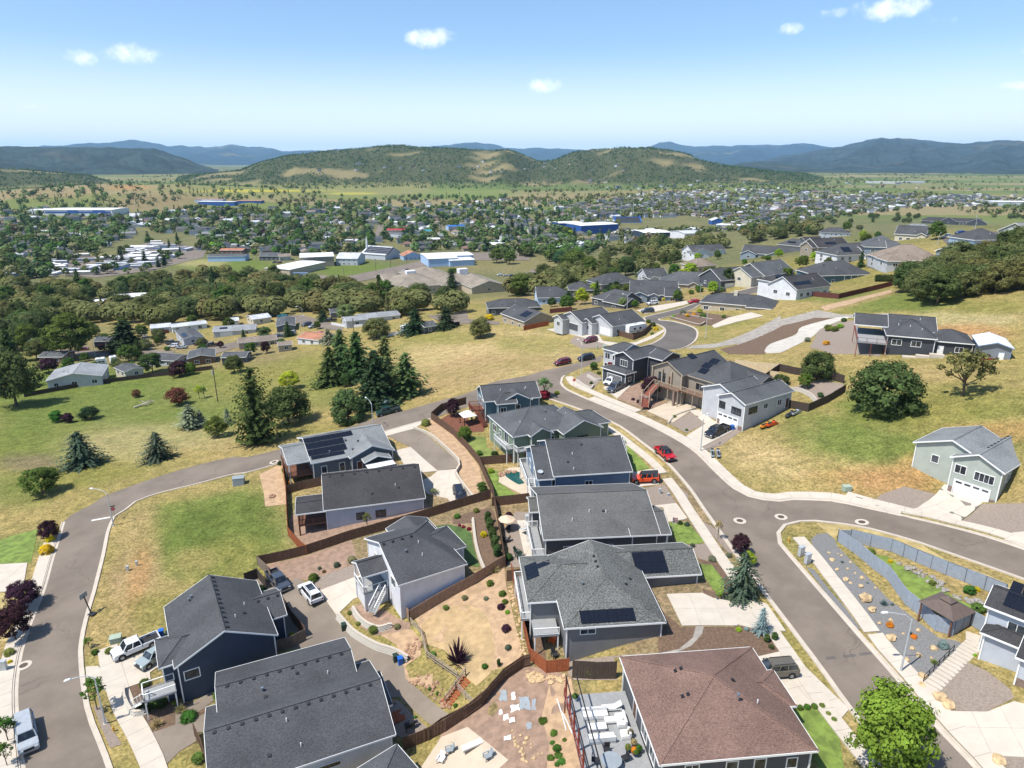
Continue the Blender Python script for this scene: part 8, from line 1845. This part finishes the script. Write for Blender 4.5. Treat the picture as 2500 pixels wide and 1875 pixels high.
bank('C2',[(1140,1215),(1250,1230),(1400,1380),(1440,1420),(1380,1420)],24,(10,24),'rock_grey','small stone around the gravel sitting area','stones round the sitting area')
bank('B2',[(1950,1290),(2010,1265),(2120,1270),(2010,1290),(1970,1320)],16,(20,34),'rock_pink','stone of the small waterfall at the pool head','stones at the pool head')
# ---------------------------------------------------------------- shrubs
def shrubs(tl,rows,group=None):
 for r in rows:
  kind,x,y,w,leaf,lab=r[:6];p=G(tl,x,y);dep=p.y*math.cos(PITCH)+(CAMZ-p.z)*math.sin(PITCH);s=w*TILES[tl][2]*dep/FPX
  plant(kind,p,s*(r[6] if len(r) > 6 else .7),s,leaf,lab,group)
shrubs('C4',[('mound',915,810,50,'l_orange','orange flowering shrub left of the gravel lamp post'),('mound',1058,878,42,'l_orange','orange flowering shrub behind the gravel lamp post'),('spiky',880,680,64,'l_agave','large grey agave on the gravel slope'),('spiky',930,682,34,'l_agave','small agave beside the large one'),('spiky',1040,860,46,'l_agave','dark agave beside the orange shrub'),('spiky',630,428,30,'l_agave','small dark agave on the upper gravel'),('spiky',782,552,24,'l_agave','tiny agave in the middle of the gravel'),('mound',1235,935,70,'l_blue','silvery blue round shrub by the concrete steps'),('spiky',1182,1030,60,'l_bush2','green grass tuft above the concrete steps',.6),('mound',375,1305,46,'l_bush','first clipped shrub in the row above the lawn'),('mound',418,1300,46,'l_bush','second clipped shrub in the row above the lawn'),('mound',462,1296,46,'l_bush','third clipped shrub in the row above the lawn'),('mound',508,1292,42,'l_bush2','fourth clipped shrub in the row above the lawn'),('mound',546,1340,38,'l_bush2','clipped shrub turning the corner of the lawn'),('mound',580,1375,40,'l_bush2','last clipped shrub beside the lawn'),('column',175,900,36,'l_fir2','left upright shrub of the bark bed pair',1.6),('column',222,890,36,'l_fir2','right upright shrub of the bark bed pair',1.6),('bush',205,940,40,'l_fir2','low green shrub between the upright pair'),('mound',918,425,34,'l_yellow','yellow flowers on the garden terrace'),('bush',805,370,50,'l_bush2','green shrub at the tip of the fenced garden'),('bush',1170,560,50,'l_bush2','shrub halfway along the garden terrace'),('bush',1390,610,80,'l_bush','leafy shrub at the upper terrace end'),('mound',1435,595,44,'l_yellow','yellow shrub at the upper terrace end'),('bush',1210,650,40,'l_orange','orange shrub behind the gazebo'),('bush',1440,720,90,'l_bush2','tall weeds beside the grey house'),('bush',785,305,22,'l_maple','slim sapling inside the grey fence'),('mound',1425,985,26,'l_lime','small bright shrub beside the concrete steps'),('mound',8,835,40,'l_lime','bright shrub at the bark bed edge'),('mound',55,832,34,'l_blue','blue-grey shrub at the bark bed edge')])
shrubs('C6',[('mound',1455,882,44,'l_fir2','dark round shrub at the head of the bright lawn'),('mound',1508,895,50,'l_spruce','blue-green shrub beside the dark round one'),('mound',1700,1165,70,'l_grey','grey lavender mound by the pavement'),('mound',1550,1058,46,'l_spruce','small spruce ball in the gravel bed'),('mound',1762,1430,72,'l_yellow' if False else 'l_lime','yellow-green round shrub below the silvery cedar'),('mound',1850,1465,80,'l_grey','grey mound below the silvery cedar'),('mound',1830,1135,56,'l_grey','grey shrub on the gravel strip'),('mound',135,830,70,'l_plum','purple shrub in the corner of the gravel patio'),('bush',60,825,40,'l_fir2','green shrub beside the purple one'),('bush',130,1160,90,'l_fir2','dark shrub row against the patio fence'),('bush',85,1010,50,'l_bush','green shrub under the parasol corner')])
shrubs('C5',[('column',1868,560,55,'l_fir2','top columnar shrub of the slanting row',2.),('column',1885,620,60,'l_fir2','second columnar shrub of the slanting row',2.),('column',1905,690,62,'l_fir2','third columnar shrub of the slanting row',2.),('column',1922,760,64,'l_fir2','fourth columnar shrub of the slanting row',2.),('column',1940,815,60,'l_fir2','lowest columnar shrub of the slanting row',1.8),('mound',1835,660,64,'l_yellow','bright yellow shrub behind the small dark lawn'),('mound',1722,612,40,'l_red','crimson flowers at the edge of the small lawn'),('mound',1680,595,34,'l_red','second patch of crimson flowers'),('mound',1650,582,30,'l_red','third patch of crimson flowers'),('spiky',1915,930,130,'l_straw','pale pampas grass below the columnar shrubs'),('mound',1630,520,60,'l_bush','round green shrub at the fence corner'),('mound',1778,475,56,'l_bush2','yellow-green shrub at the fence corner'),('mound',525,1000,90,'l_bush','round green bush beside the white SUV'),('mound',705,895,60,'l_spruce','blue-green mound in the bare bed'),('mound',570,915,36,'l_spruce','small blue-green mound in the bare bed'),('mound',605,940,36,'l_brown','brown mound in the bare bed'),('bush',820,860,80,'l_tan','dry shrub at the end of the bare bed'),('bush',120,1090,90,'l_dark','dark shrub behind the fence of the navy house'),('mound',355,1430,50,'l_lime','yellow-green shrub in the navy house back corner'),('bush',800,1260,46,'l_bush2','weedy tuft on the upper block wall'),('bush',865,1345,46,'l_bush2','weedy tuft between the block walls'),('mound',1170,1370,60,'l_tan','dry round shrub below the white house'),('bush',985,1400,90,'l_bush2','weeds in the lower wall bed'),('bush',1980,1120,70,'l_bush','first bright shrub along the new fence'),('bush',2000,1180,60,'l_bush','second bright shrub along the new fence'),('mound',1970,1220,70,'l_plum','dark purple mound along the new fence'),('mound',2020,1255,46,'l_lime','bright small shrub below the purple mound'),('mound',2010,1390,84,'l_plum','larger dark purple mound by the dry yard'),('mound',2025,1530,60,'l_spruce','green mound at the foot of the dry yard'),('bush',1690,1150,60,'l_tan','dry grey shrub at the top of the dry yard'),('mound',1855,1150,46,'l_grey','pale variegated shrub in the dry yard'),('bush',1545,1225,60,'l_bush2','green shrub along the light brown fence'),('bush',1885,1040,70,'l_bush','green shrub in the fence corner of the dry yard'),('bush',1650,1040,110,'l_fir2','blue-green hedge along the white house wall')])
shrubs('C1',[('mound',285,370,90,'l_yellow','large golden flower mound on the pavement verge'),('mound',300,300,60,'l_yellow','golden flower mound under the plum tree'),('mound',335,250,50,'l_yellow','topmost golden flower mound on the verge'),('mound',62,1030,36,'l_yellow','small golden flower patch by the mailbox'),('mound',60,980,70,'l_bush2','green tuft under the largest plum tree'),('mound',870,1165,70,'l_bush','round green shrub at the porch stairs'),('mound',875,1210,34,'l_bush','small green shrub in the bark bed'),('mound',880,1300,110,'l_fir2','dark juniper mound left of pair in the bark bed',.5),('mound',960,1280,110,'l_fir2','dark juniper mound right of pair in the bark bed',.5),('mound',1045,1275,30,'l_lime','tiny bright shrub by the navy wall'),('spiky',1085,1320,90,'l_straw','straw-coloured grass clump beside the navy house'),('mound',1135,1365,110,'l_bush','low dark green mound beside the drive',.5),('spiky',940,1410,100,'l_straw','straw-coloured grass clump nearer the pavement'),('bush',1190,1620,90,'l_bush2','weedy shrub beside the gate fence'),('bush',570,975,50,'l_bush','green tuft at the driveway apron'),('bush',660,970,60,'l_bush2','weeds beside the white pickup')])
shrubs('C2',[('mound',440,985,90,'l_tan','dry pinkish grass clump on the green bank'),('bush',330,1080,120,'l_bush2','weedy strip on the bank left of the clump',.4),('bush',520,985,120,'l_bush2','weedy strip on the bank right of the clump',.4),('bush',230,1130,130,'l_bush2','weedy strip lower on the bank',.4),('bush',110,1200,130,'l_bush','weedy strip at the bottom of the bank',.4),('mound',1458,1150,30,'l_bush','green tuft among the driveway stones'),('mound',1510,1180,30,'l_bush','second green tuft among the driveway stones'),('mound',1625,1260,36,'l_bush','green tuft by the garden steps'),('mound',1365,1335,30,'l_bush','green tuft by the barbecue'),('bush',1480,930,50,'l_bush2','weeds in the stone bank'),('bush',1815,1010,50,'l_bush','leafy plant in the dry yard corner')])
shrubs('C3',[('bush',900,1060,70,'l_bush2','potted yellow-green bush behind the loungers',1.3),('bush',225,1010,40,'l_bush','leafy plant in the lower dry yard'),('bush',312,1000,34,'l_fir2','dark upright plant in the lower dry yard',2.)])
shrubs('B3',[('mound',1092,875,34,'l_plum','first clipped dark shrub below the stone stairs'),('mound',1135,895,44,'l_plum','second clipped dark shrub below the stone stairs'),('mound',1170,915,36,'l_plum','third clipped dark shrub below the stone stairs'),('mound',1212,935,40,'l_plum','fourth clipped dark shrub below the stone stairs'),('bush',790,640,70,'l_maple','leafy tree beside the lamp at the flag corner',1.),('mound',770,750,34,'l_fir2','round shrub in the terraced bed'),('bush',828,675,40,'l_fir2','dark shrub by the corner house'),('mound',505,830,46,'l_lime','yellow-green shrub at the junction pavement'),('mound',1410,870,46,'l_bush','low shrub by the garage of the craftsman house'),('mound',1410,1010,36,'l_bush','shrub on the island bed ring'),('mound',1505,1110,28,'l_bush','small shrub on the gravel island'),('mound',1265,335,46,'l_yellow','yellow shrub at the caravan corner'),('mound',1240,370,30,'l_bush','green shrub at the caravan corner'),('mound',1245,305,50,'l_fir2','green hedge at the caravan corner'),('bush',1210,280,46,'l_bush','feathery shrub by the kerb curl'),('mound',1400,240,40,'l_lime','yellow-green shrub in the terrace bed left end'),('mound',1510,232,40,'l_yellow','yellow flowers in the terrace bed'),('mound',1560,222,36,'l_yellow','second yellow flowers in the terrace bed'),('mound',1630,240,60,'l_bush','wide green shrub in the terrace bed'),('mound',1475,215,60,'l_grey','grey bush in the terrace bed'),('bush',1605,200,50,'l_lime','lime plant in the terrace bed'),('mound',1790,240,40,'l_bush2','shrub beside the sloping driveway'),('mound',1330,105,40,'l_yellow','yellow flowering shrub by the gabled house'),('mound',1355,100,30,'l_yellow','smaller yellow shrub by the gabled house')])
shrubs('B4',[('bush',700,340,80,'l_bush2','leafy yucca left in the gravel terrace bed'),('bush',750,345,70,'l_bush2','leafy yucca right in the gravel terrace bed'),('bush',790,320,60,'l_lime','bright shrub in the gravel terrace bed'),('mound',820,270,50,'l_fir2','round shrub by the dark house lawn'),('bush',685,450,60,'l_yellow','yellow bush below the dark hillside house'),('bush',540,425,60,'l_grey','grey shrub on the bark slope'),('bush',330,760,140,'l_fir2','lush shrubs in the hillside garden'),('bush',640,850,60,'l_fir2','shrub by the curved block wall')])
shrubs('B2',[('mound',265,1215,50,'l_fir2','round shrub at the solar house street corner'),('mound',310,1270,70,'l_bush','clipped green ball inside the fence'),('mound',340,1365,44,'l_yellow','yellow flower ball inside the fence'),('mound',335,1415,60,'l_bush','second green ball inside the fence'),('mound',1390,910,80,'l_bush2','green shrub at the pavement end'),('bush',1800,1140,60,'l_bush','weeds under the green balcony'),('bush',1920,1150,70,'l_fir2','shrub under the green balcony'),('mound',1890,1275,60,'l_lime','lush grass at the pool lawn'),('mound',1880,500,60,'l_yellow','yellow shrub beside the tan gabled house') if False else ('bush',1880,100,80,'l_yellow','yellow broom beside the tan gabled house')])
shrubs('A4',[('column',1070+i*22,1225,30,'l_fir2','columnar hedge shrub beside the blue porch house',2.) for i in range(9)],'hedge shrubs by the porch house')
# ---------------------------------------------------------------- gardens
def canopy(tl,x,y,w,h,mat,label,name,cat,two=False,legs='deck_wood'):
 p=G(tl,x,y);o=thing(name,label,cat,(p.x,p.y,zt(p.x,p.y)),.45);s=w/2
 MB().add([(-s,-s,h),(s,-s,h),(s,s,h),(-s,s,h),(-.4,-.4,h+.9),(.4,-.4,h+.9),(.4,.4,h+.9),(-.4,.4,h+.9)],[(0,1,5,4),(1,2,6,5),(2,3,7,6),(3,0,4,7),(4,5,6,7),(0,3,2,1)]).build('canopy',mat,o)
 if two:MB().add([(-.7,-.7,h+.95),(.7,-.7,h+.95),(.7,.7,h+.95),(-.7,.7,h+.95),(0,0,h+1.4)],[(0,1,4),(1,2,4),(2,3,4),(3,0,4),(0,3,2,1)]).build('top_canopy',mat,o)
 for a in (-1,1):
  for b in (-1,1):MB().box(a*s*.85-.08,a*s*.85+.08,b*s*.85-.08,b*s*.85+.08,-.3,h).build('post',legs,o)
canopy('C4',1235,790,4.2,2.3,'canvas_brown','brown two-tier gazebo inside the grey fence','gazebo','gazebo',True);canopy('B2',1715,900,3.2,2.2,'cloth_white','white canopy in the red bark garden','garden_canopy','canopy',False,'dark_metal')
p=G('C3',365,120);o=thing('parasol','beige parasol on the gravel patio','parasol',(p.x,p.y,zt(p.x,p.y)));MB().tube([(0,0,-.1),(0,0,2.5)],.03,8).build('pole','dark_metal',o);MB().lathe([(1.4,2.05),(1.4,2.08),(.03,2.6)],8).build('canopy','cloth_beige',o)
# pool
w_=smooth_line(L2('B2',[(1990,1280),(2050,1268),(2120,1278),(2115,1315),(2150,1360),(2110,1370),(2060,1345),(2010,1310)]),.5,True)
def water_mat():
 m,t,b=newmat('pool_water');n=nd(t,'ShaderNodeTexNoise',{'Vector':coords(t),'Scale':3.,'Detail':3.}).outputs[0]
 b.inputs['Base Color'].default_value=(.012,.075,.07,1);b.inputs['Roughness'].default_value=.06;t.links.new(nd(t,'ShaderNodeBump',{'Height':n,'Strength':.08}).outputs[0],b.inputs['Normal']);return m
MDEF['water']=water_mat
drape('pool',w_,'water',.085,1.,label='small dark green kidney-shaped pool',kind='structure')
# concrete steps with black rails
a,b=G('C4',1440,900),G('C4',1150,1190);d=b-a;n=16;o=thing('concrete_steps','long flight of pale concrete steps with black railings','stairs',(a.x,a.y,a.z));fl=Vector((d.x,d.y,0));sd=Vector((-fl.y,fl.x,0)).normalized()*.85
for i in range(n):
 q=Vector((d.x*(i+.5)/n,d.y*(i+.5)/n,0));q.z=zt(a.x+q.x,a.y+q.y)-a.z+.12;r2=fl/n*.47;c=[q-sd-r2,q+sd-r2,q+sd+r2,q-sd+r2];MB().add(c+[k-Vector((0,0,.4)) for k in c],[(0,1,2,3),(7,6,5,4),(0,4,5,1),(1,5,6,2),(2,6,7,3),(3,7,4,0)]).build('step','concrete',o)
def gz(f,s_):q=Vector((d.x*f,d.y*f,0))+sd*s_;q.z=zt(a.x+q.x,a.y+q.y)-a.z;return q
for zr in (.5,1.0):
 for i in range(6):MB().bar(gz(.35+i*.1,1)+Vector((0,0,zr)) if False else gz(.35+i*.1,-1)+Vector((0,0,zr)),gz(.45+i*.1,-1)+Vector((0,0,zr)),.05).build('rail','black',o)
for i in range(7):MB().bar(gz(.35+i*.1,-1)-Vector((0,0,.2)),gz(.35+i*.1,-1)+Vector((0,0,1.05)),.06).build('rail_post','black',o)
# side deck of the brown-roofed house with its furniture
h=DECKH;dz_=1.35;x0=-6.2;y1=h.W-1.5
deck(h,x0,.35,.6,y1,dz_,'deck_grey','redwood','lf',balusters=False)
wz=h.o.matrix_basis
def onD(x,y):q=Vector((h.org.x,h.org.y))+h.u*x+h.v*y;return Vector((q.x,q.y,h.z0+dz_))
ya=math.atan2(h.u.y,h.u.x)
for i in range(6):
 y=.8+i*(y1-1.2)/5;MB().box(x0+.02,x0+.2,y-.09,y+.09,dz_,dz_+2.6).build('pergola_post','redwood',h.o)
for x in (x0+.1,x0+1.2):MB().box(x-.05,x+.05,.5,y1,dz_+2.6,dz_+2.75).build('pergola_beam','dark_metal',h.o)
def lounger(x,y,lab):
 q=onD(x,y);o=thing('sun_lounger',lab,'lounger',q,ya);MB().box(-1,1,-.35,.35,.18,.3).build('frame','vinyl',o);MB().box(-1,.3,-.33,.33,.3,.42).build('cushion','cloth_white',o);MB().prism([(.3,.3),(.3,.42),(1.0,.85),(1.05,.74)],-.33,.33,axis='y').build('backrest','cloth_white',o)
 for sx in (-.9,.9):
  for sy in (-.3,.3):MB().box(sx-.04,sx+.04,sy-.04,sy+.04,0,.18).build('leg','vinyl',o)
lounger(-1.7,y1-2.4,'upper white sun lounger on the deck');lounger(-1.8,y1-4.0,'lower white sun lounger on the deck')
def sofa(x,y,L,rz,lab):
 o=thing('sofa',lab,'sofa',onD(x,y),ya+rz);MB().box(-L/2,L/2,-.45,.45,.05,.32).build('base','vinyl',o);MB().box(-L/2,L/2,.3,.5,.32,.8).build('backrest','vinyl',o);k=max(1,round(L/.8))
 for i in range(k):MB().box(-L/2+L*i/k+.02,-L/2+L*(i+1)/k-.02,-.43,.28,.32,.48).build('cushion','cloth_white',o)
sofa(-3.6,9.2,2.6,0,'white sofa with a blue towel on the deck');sofa(-3.6,6.2,2.6,math.pi,'white sofa facing the coffee table on the deck');sofa(-1.2,8.2,1.6,-math.pi/2,'small white sofa against the house wall');sofa(-1.2,6.4,.9,-math.pi/2,'white armchair against the house wall')
o=thing('coffee_table','low white coffee table between the deck sofas','table',onD(-3.7,7.6),ya);MB().box(-.9,.9,-.4,.4,.3,.42).build('table_top','cloth_white',o);MB().box(-.8,.8,-.3,.3,0,.3).build('base','vinyl',o)
o=thing('dining_table','round glass-topped dining table on the deck','table',onD(-3.4,3.2),ya);MB().lathe([(.98,.7),(.98,.76)],24).build('table_top','utility_grey',o);MB().lathe([(.4,0),(.08,.1),(.08,.7)],12).build('base','dark_metal',o)
for i,l_ in enumerate(('nearest the house','on the lounger side','beside the pergola','at the picture foot','facing the lawn')):
 an=i*1.257+.3;o=thing('patio_chair','dark patio chair at the round table %s' % l_,'chair',onD(-3.4+1.5*math.cos(an),3.2+1.5*math.sin(an)),ya+an+math.pi/2);MB().box(-.28,.28,-.28,.28,.38,.46).build('seat','plastic',o);MB().box(-.28,.28,-.32,-.26,.46,.98).build('backrest','plastic',o)
 for sx in (-.24,.24):
  for sy in (-.24,.24):MB().box(sx-.025,sx+.025,sy-.025,sy+.025,0,.38).build('leg','dark_metal',o)
for i,(x,y,lf,mt) in enumerate(((-.7,y1-6,'l_tan','vinyl'),(-.7,y1-7.2,'l_straw','flag_blue'),(-.8,y1-8.3,'l_bush','flag_blue'),(-1.4,4.6,'l_bush2','flag_blue'),(-.9,4.2,'l_orange','terracotta'),(-.4,4.4,'l_bush','plastic'),(x0+1,y1-.8,'l_bush','vinyl'))):
 q=onD(x,y);o=thing('potted_plant','potted plant %s' % ('upper of the row along the deck house wall','second of the row along the deck house wall','in blue pot under the deck window','in blue pot at the deck corner','in clay pot at the deck corner','in dark pot at the deck corner','in white box at the deck head')[i],'plant',q);MB().lathe([(.16,0),(.24,.4),(.26,.42)],12).build('pot',mt,o);c_=link('foliage',parts_of('mound',0,lf)[1],o);c_.location=(0,0,.38);c_.scale=(.6,.6,.55)
p=G('C3',140,1530);o=thing('garden_bench','long white cushioned bench on the plain patio','bench',(p.x,p.y,zt(p.x,p.y)+.05),.5);MB().box(-1.2,1.2,-.35,.35,.3,.5).build('seat','cloth_white',o)
for sx in (-1.1,1.1):
 for sy in (-.28,.28):MB().box(sx-.04,sx+.04,sy-.04,sy+.04,0,.3).build('leg','vinyl',o)
def chair(tl,x,y,yaw,mat,label):
 p=G(tl,x,y);o=thing('garden_chair',label,'chair',(p.x,p.y,zt(p.x,p.y)+.06),yaw);MB().prism([(-.35,.35),(.3,.28),(.3,.34),(-.35,.41)],-.3,.3,axis='y').build('seat',mat,o) ;MB().prism([(.25,.3),(.55,1.0),(.6,.98),(.31,.28)],-.28,.28,axis='y').build('backrest',mat,o)
 for s_ in (-1,1):MB().box(-.4,.35,s_*.36-.06,s_*.36+.06,.52,.56).build('armrest',mat,o);MB().box(-.38,-.3,s_*.34-.04,s_*.34+.04,0,.52).build('leg',mat,o);MB().box(.22,.3,s_*.34-.04,s_*.34+.04,0,.52).build('leg',mat,o)
for a in (('C2',1585,1560,.3,'utility_grey','grey garden chair on the bark by the patio'),('C2',1530,1620,1.2,'vinyl','pale garden chair beside the hip roof'),('C3',240,1600,.5,'utility_grey','grey garden chair on the plain patio'),('C3',430,270,2.5,'bin_green','dark green garden chair on the gravel patio'),('C3',440,300,.5,'bin_green','second dark green garden chair on the gravel patio'),('C3',370,130,1.,'plastic','dark swivel chair under the parasol'),('C3',365,195,.2,'plastic','dark garden chair near the parasol'),('C3',660,850,1.,'orange_plastic','orange garden chair behind the grey house'),('C3',675,940,2.,'plastic','dark garden chair behind the grey house')):chair(*a)
p=G('C2',1330,1415);o=thing('barbecue','black barbecue on the gravel sitting area','barbecue',(p.x,p.y,zt(p.x,p.y)+.05),.5);MB().tube([(-.5,0,.95),(.5,0,.95)],.3,12).build('lid','black',o);MB().box(-.55,.55,-.28,.28,.6,.9).build('firebox','black',o);MB().box(.55,1.0,-.25,.25,.82,.86).build('side_shelf','black',o)
for sx in (-.5,.5):
 for sy in (-.24,.24):MB().box(sx-.03,sx+.03,sy-.03,sy+.03,0,.6).build('leg','dark_metal',o)
o=thing('wooden_platform','orange-brown wooden platform in the gravel sitting area','platform',G('C2',1250,1330)+Vector((0,0,.06)),.45)
for i in range(9):MB().box(-1.3,1.3,-.9+i*.2,-.72+i*.2,0,.12).build('plank','wood_red',o)
o=thing('garden_steps','reddish timber garden steps on the stony bank','stairs',G('C2',1640,1150),-.9)
for i in range(9):
 q=G('C2',1690-i*16,1090+i*20);MB().box(-.8,.8,-.17,.17,-.1,.06).build('step','wood_red',o).location=o.matrix_basis.to_3x3().inverted() @ (q+Vector((0,0,.1))-o.location) if False else Matrix.Rotation(.9,3,'Z') @ (q+Vector((0,0,.12))-o.location)
# fallen tree in the meadow
p=G('B1',1075,770);o=thing('fallen_tree','bleached fallen tree lying in the meadow','dead tree',(p.x,p.y,zt(p.x,p.y)),.9);MB().tube([(-1.5,0,.3),(1,0,.5),(3.5,.3,.7)],[.32,.28,.2],8).build('trunk','dead_wood',o)
for i in range(12):
 s_=rnd.uniform(.5,3.4);an=rnd.uniform(-2,2);L_=rnd.uniform(1.2,3.2);MB().tube([(s_,0,.5),(s_+math.cos(an)*L_*.5,math.sin(an)*L_*.5,rnd.uniform(.4,1.3)),(s_+math.cos(an)*L_,math.sin(an)*L_,rnd.uniform(.2,1.6))],[.12,.07,.02],5).build('branch','dead_wood',o)

# litter on the sloping yard
for (a,b),l_ in ((((690,1215),(750,1420)),'longer white plastic pipe lying on the bare strip'),(((715,1290),(790,1440)),'shorter white plastic pipe lying on the bare strip')):
 p,q=G('C3',*a),G('C3',*b);d=q-p;MB().tube([Vector((0,0,.1)),d*.5+Vector((.05,0,.12)),d+Vector((0,0,.1))],.07,8).build('plastic_pipe','vinyl',label=l_,cat='pipe').location=(p.x,p.y,p.z)
def scrap(tl,x,y,w,hgt_,mat,label):
 p=G(tl,x,y);n=6;mb=MB();sd_=rnd.uniform(0,50);dx,dy=w*.016,hgt_*.022
 for i in range(n):
  for j in range(n):
   u,v=(i/(n-1)-.5)*2,(j/(n-1)-.5)*2;k=1+.5*noise.noise((u+sd_,v,0));X,Y=u*dx*k*.5,v*dy*k*.5
   mb.v.append((X,Y,zt(p.x+X,p.y+Y)-p.z+.07+.09*noise.noise((u*2+sd_,v*2,3))))
 for i in range(n-1):
  for j in range(n-1):mb.f.append((i*n+j,(i+1)*n+j,(i+1)*n+j+1,i*n+j+1));mb.m.append(0)
 mb.build('plastic_sheet',mat,smooth=True,fix=False,label=label,cat='litter').location=(p.x,p.y,p.z)
for a in ((340,1190,50,70,'utility_grey','grey tarpaulin scrap nearest the snaking fence'),(480,1240,70,80,'utility_grey','largest grey tarpaulin scrap on the dirt yard'),(540,1250,26,70,'utility_grey','narrow grey tarpaulin scrap beside the largest one'),(408,1195,30,50,'cloth_white','white plastic scrap between the tarpaulins'),(418,1272,60,40,'cloth_white','crumpled white plastic below the tarpaulins'),(322,1300,26,30,'cloth_white','small white scrap left in the litter row'),(358,1332,34,36,'cloth_white','white scrap in the middle of the litter row'),(398,1350,34,30,'cloth_white','white scrap right in the litter row'),(368,1466,46,26,'cloth_white','lone white scrap above the plain patio'),(508,1388,34,40,'utility_grey','small grey scrap near the loose stones')):scrap('C3',*a)
for i,(x,y) in enumerate([(600,1360),(690,1540),(700,1580),(660,1500),(720,1620),(650,1600),(770,1250),(740,1480),(690,1640),(670,1440)]):
 p=G('C3',x,y);plant('bush',p,rnd.uniform(.25,.5),rnd.uniform(.6,1.3),'l_bush','low green weed on the bare strip beside the deck','weeds beside the deck',name='weed')
# ---------------------------------------------------------------- air
mb=MB().box(-42000,42000,-3000,42000,-60,900)
m=bpy.data.materials.new('haze_air');m.use_nodes=True;t=m.node_tree;t.nodes.clear()
o=t.nodes.new('ShaderNodeOutputMaterial');pv=t.nodes.new('ShaderNodeVolumePrincipled');t.links.new(pv.outputs[0],o.inputs['Volume'])
pv.inputs['Color'].default_value=(.44,.72,1,1);pv.inputs['Density'].default_value=3.3e-5;pv.inputs['Anisotropy'].default_value=0
mb.build('haze',m,kind='stuff',label='thin blue summer haze over the valley')
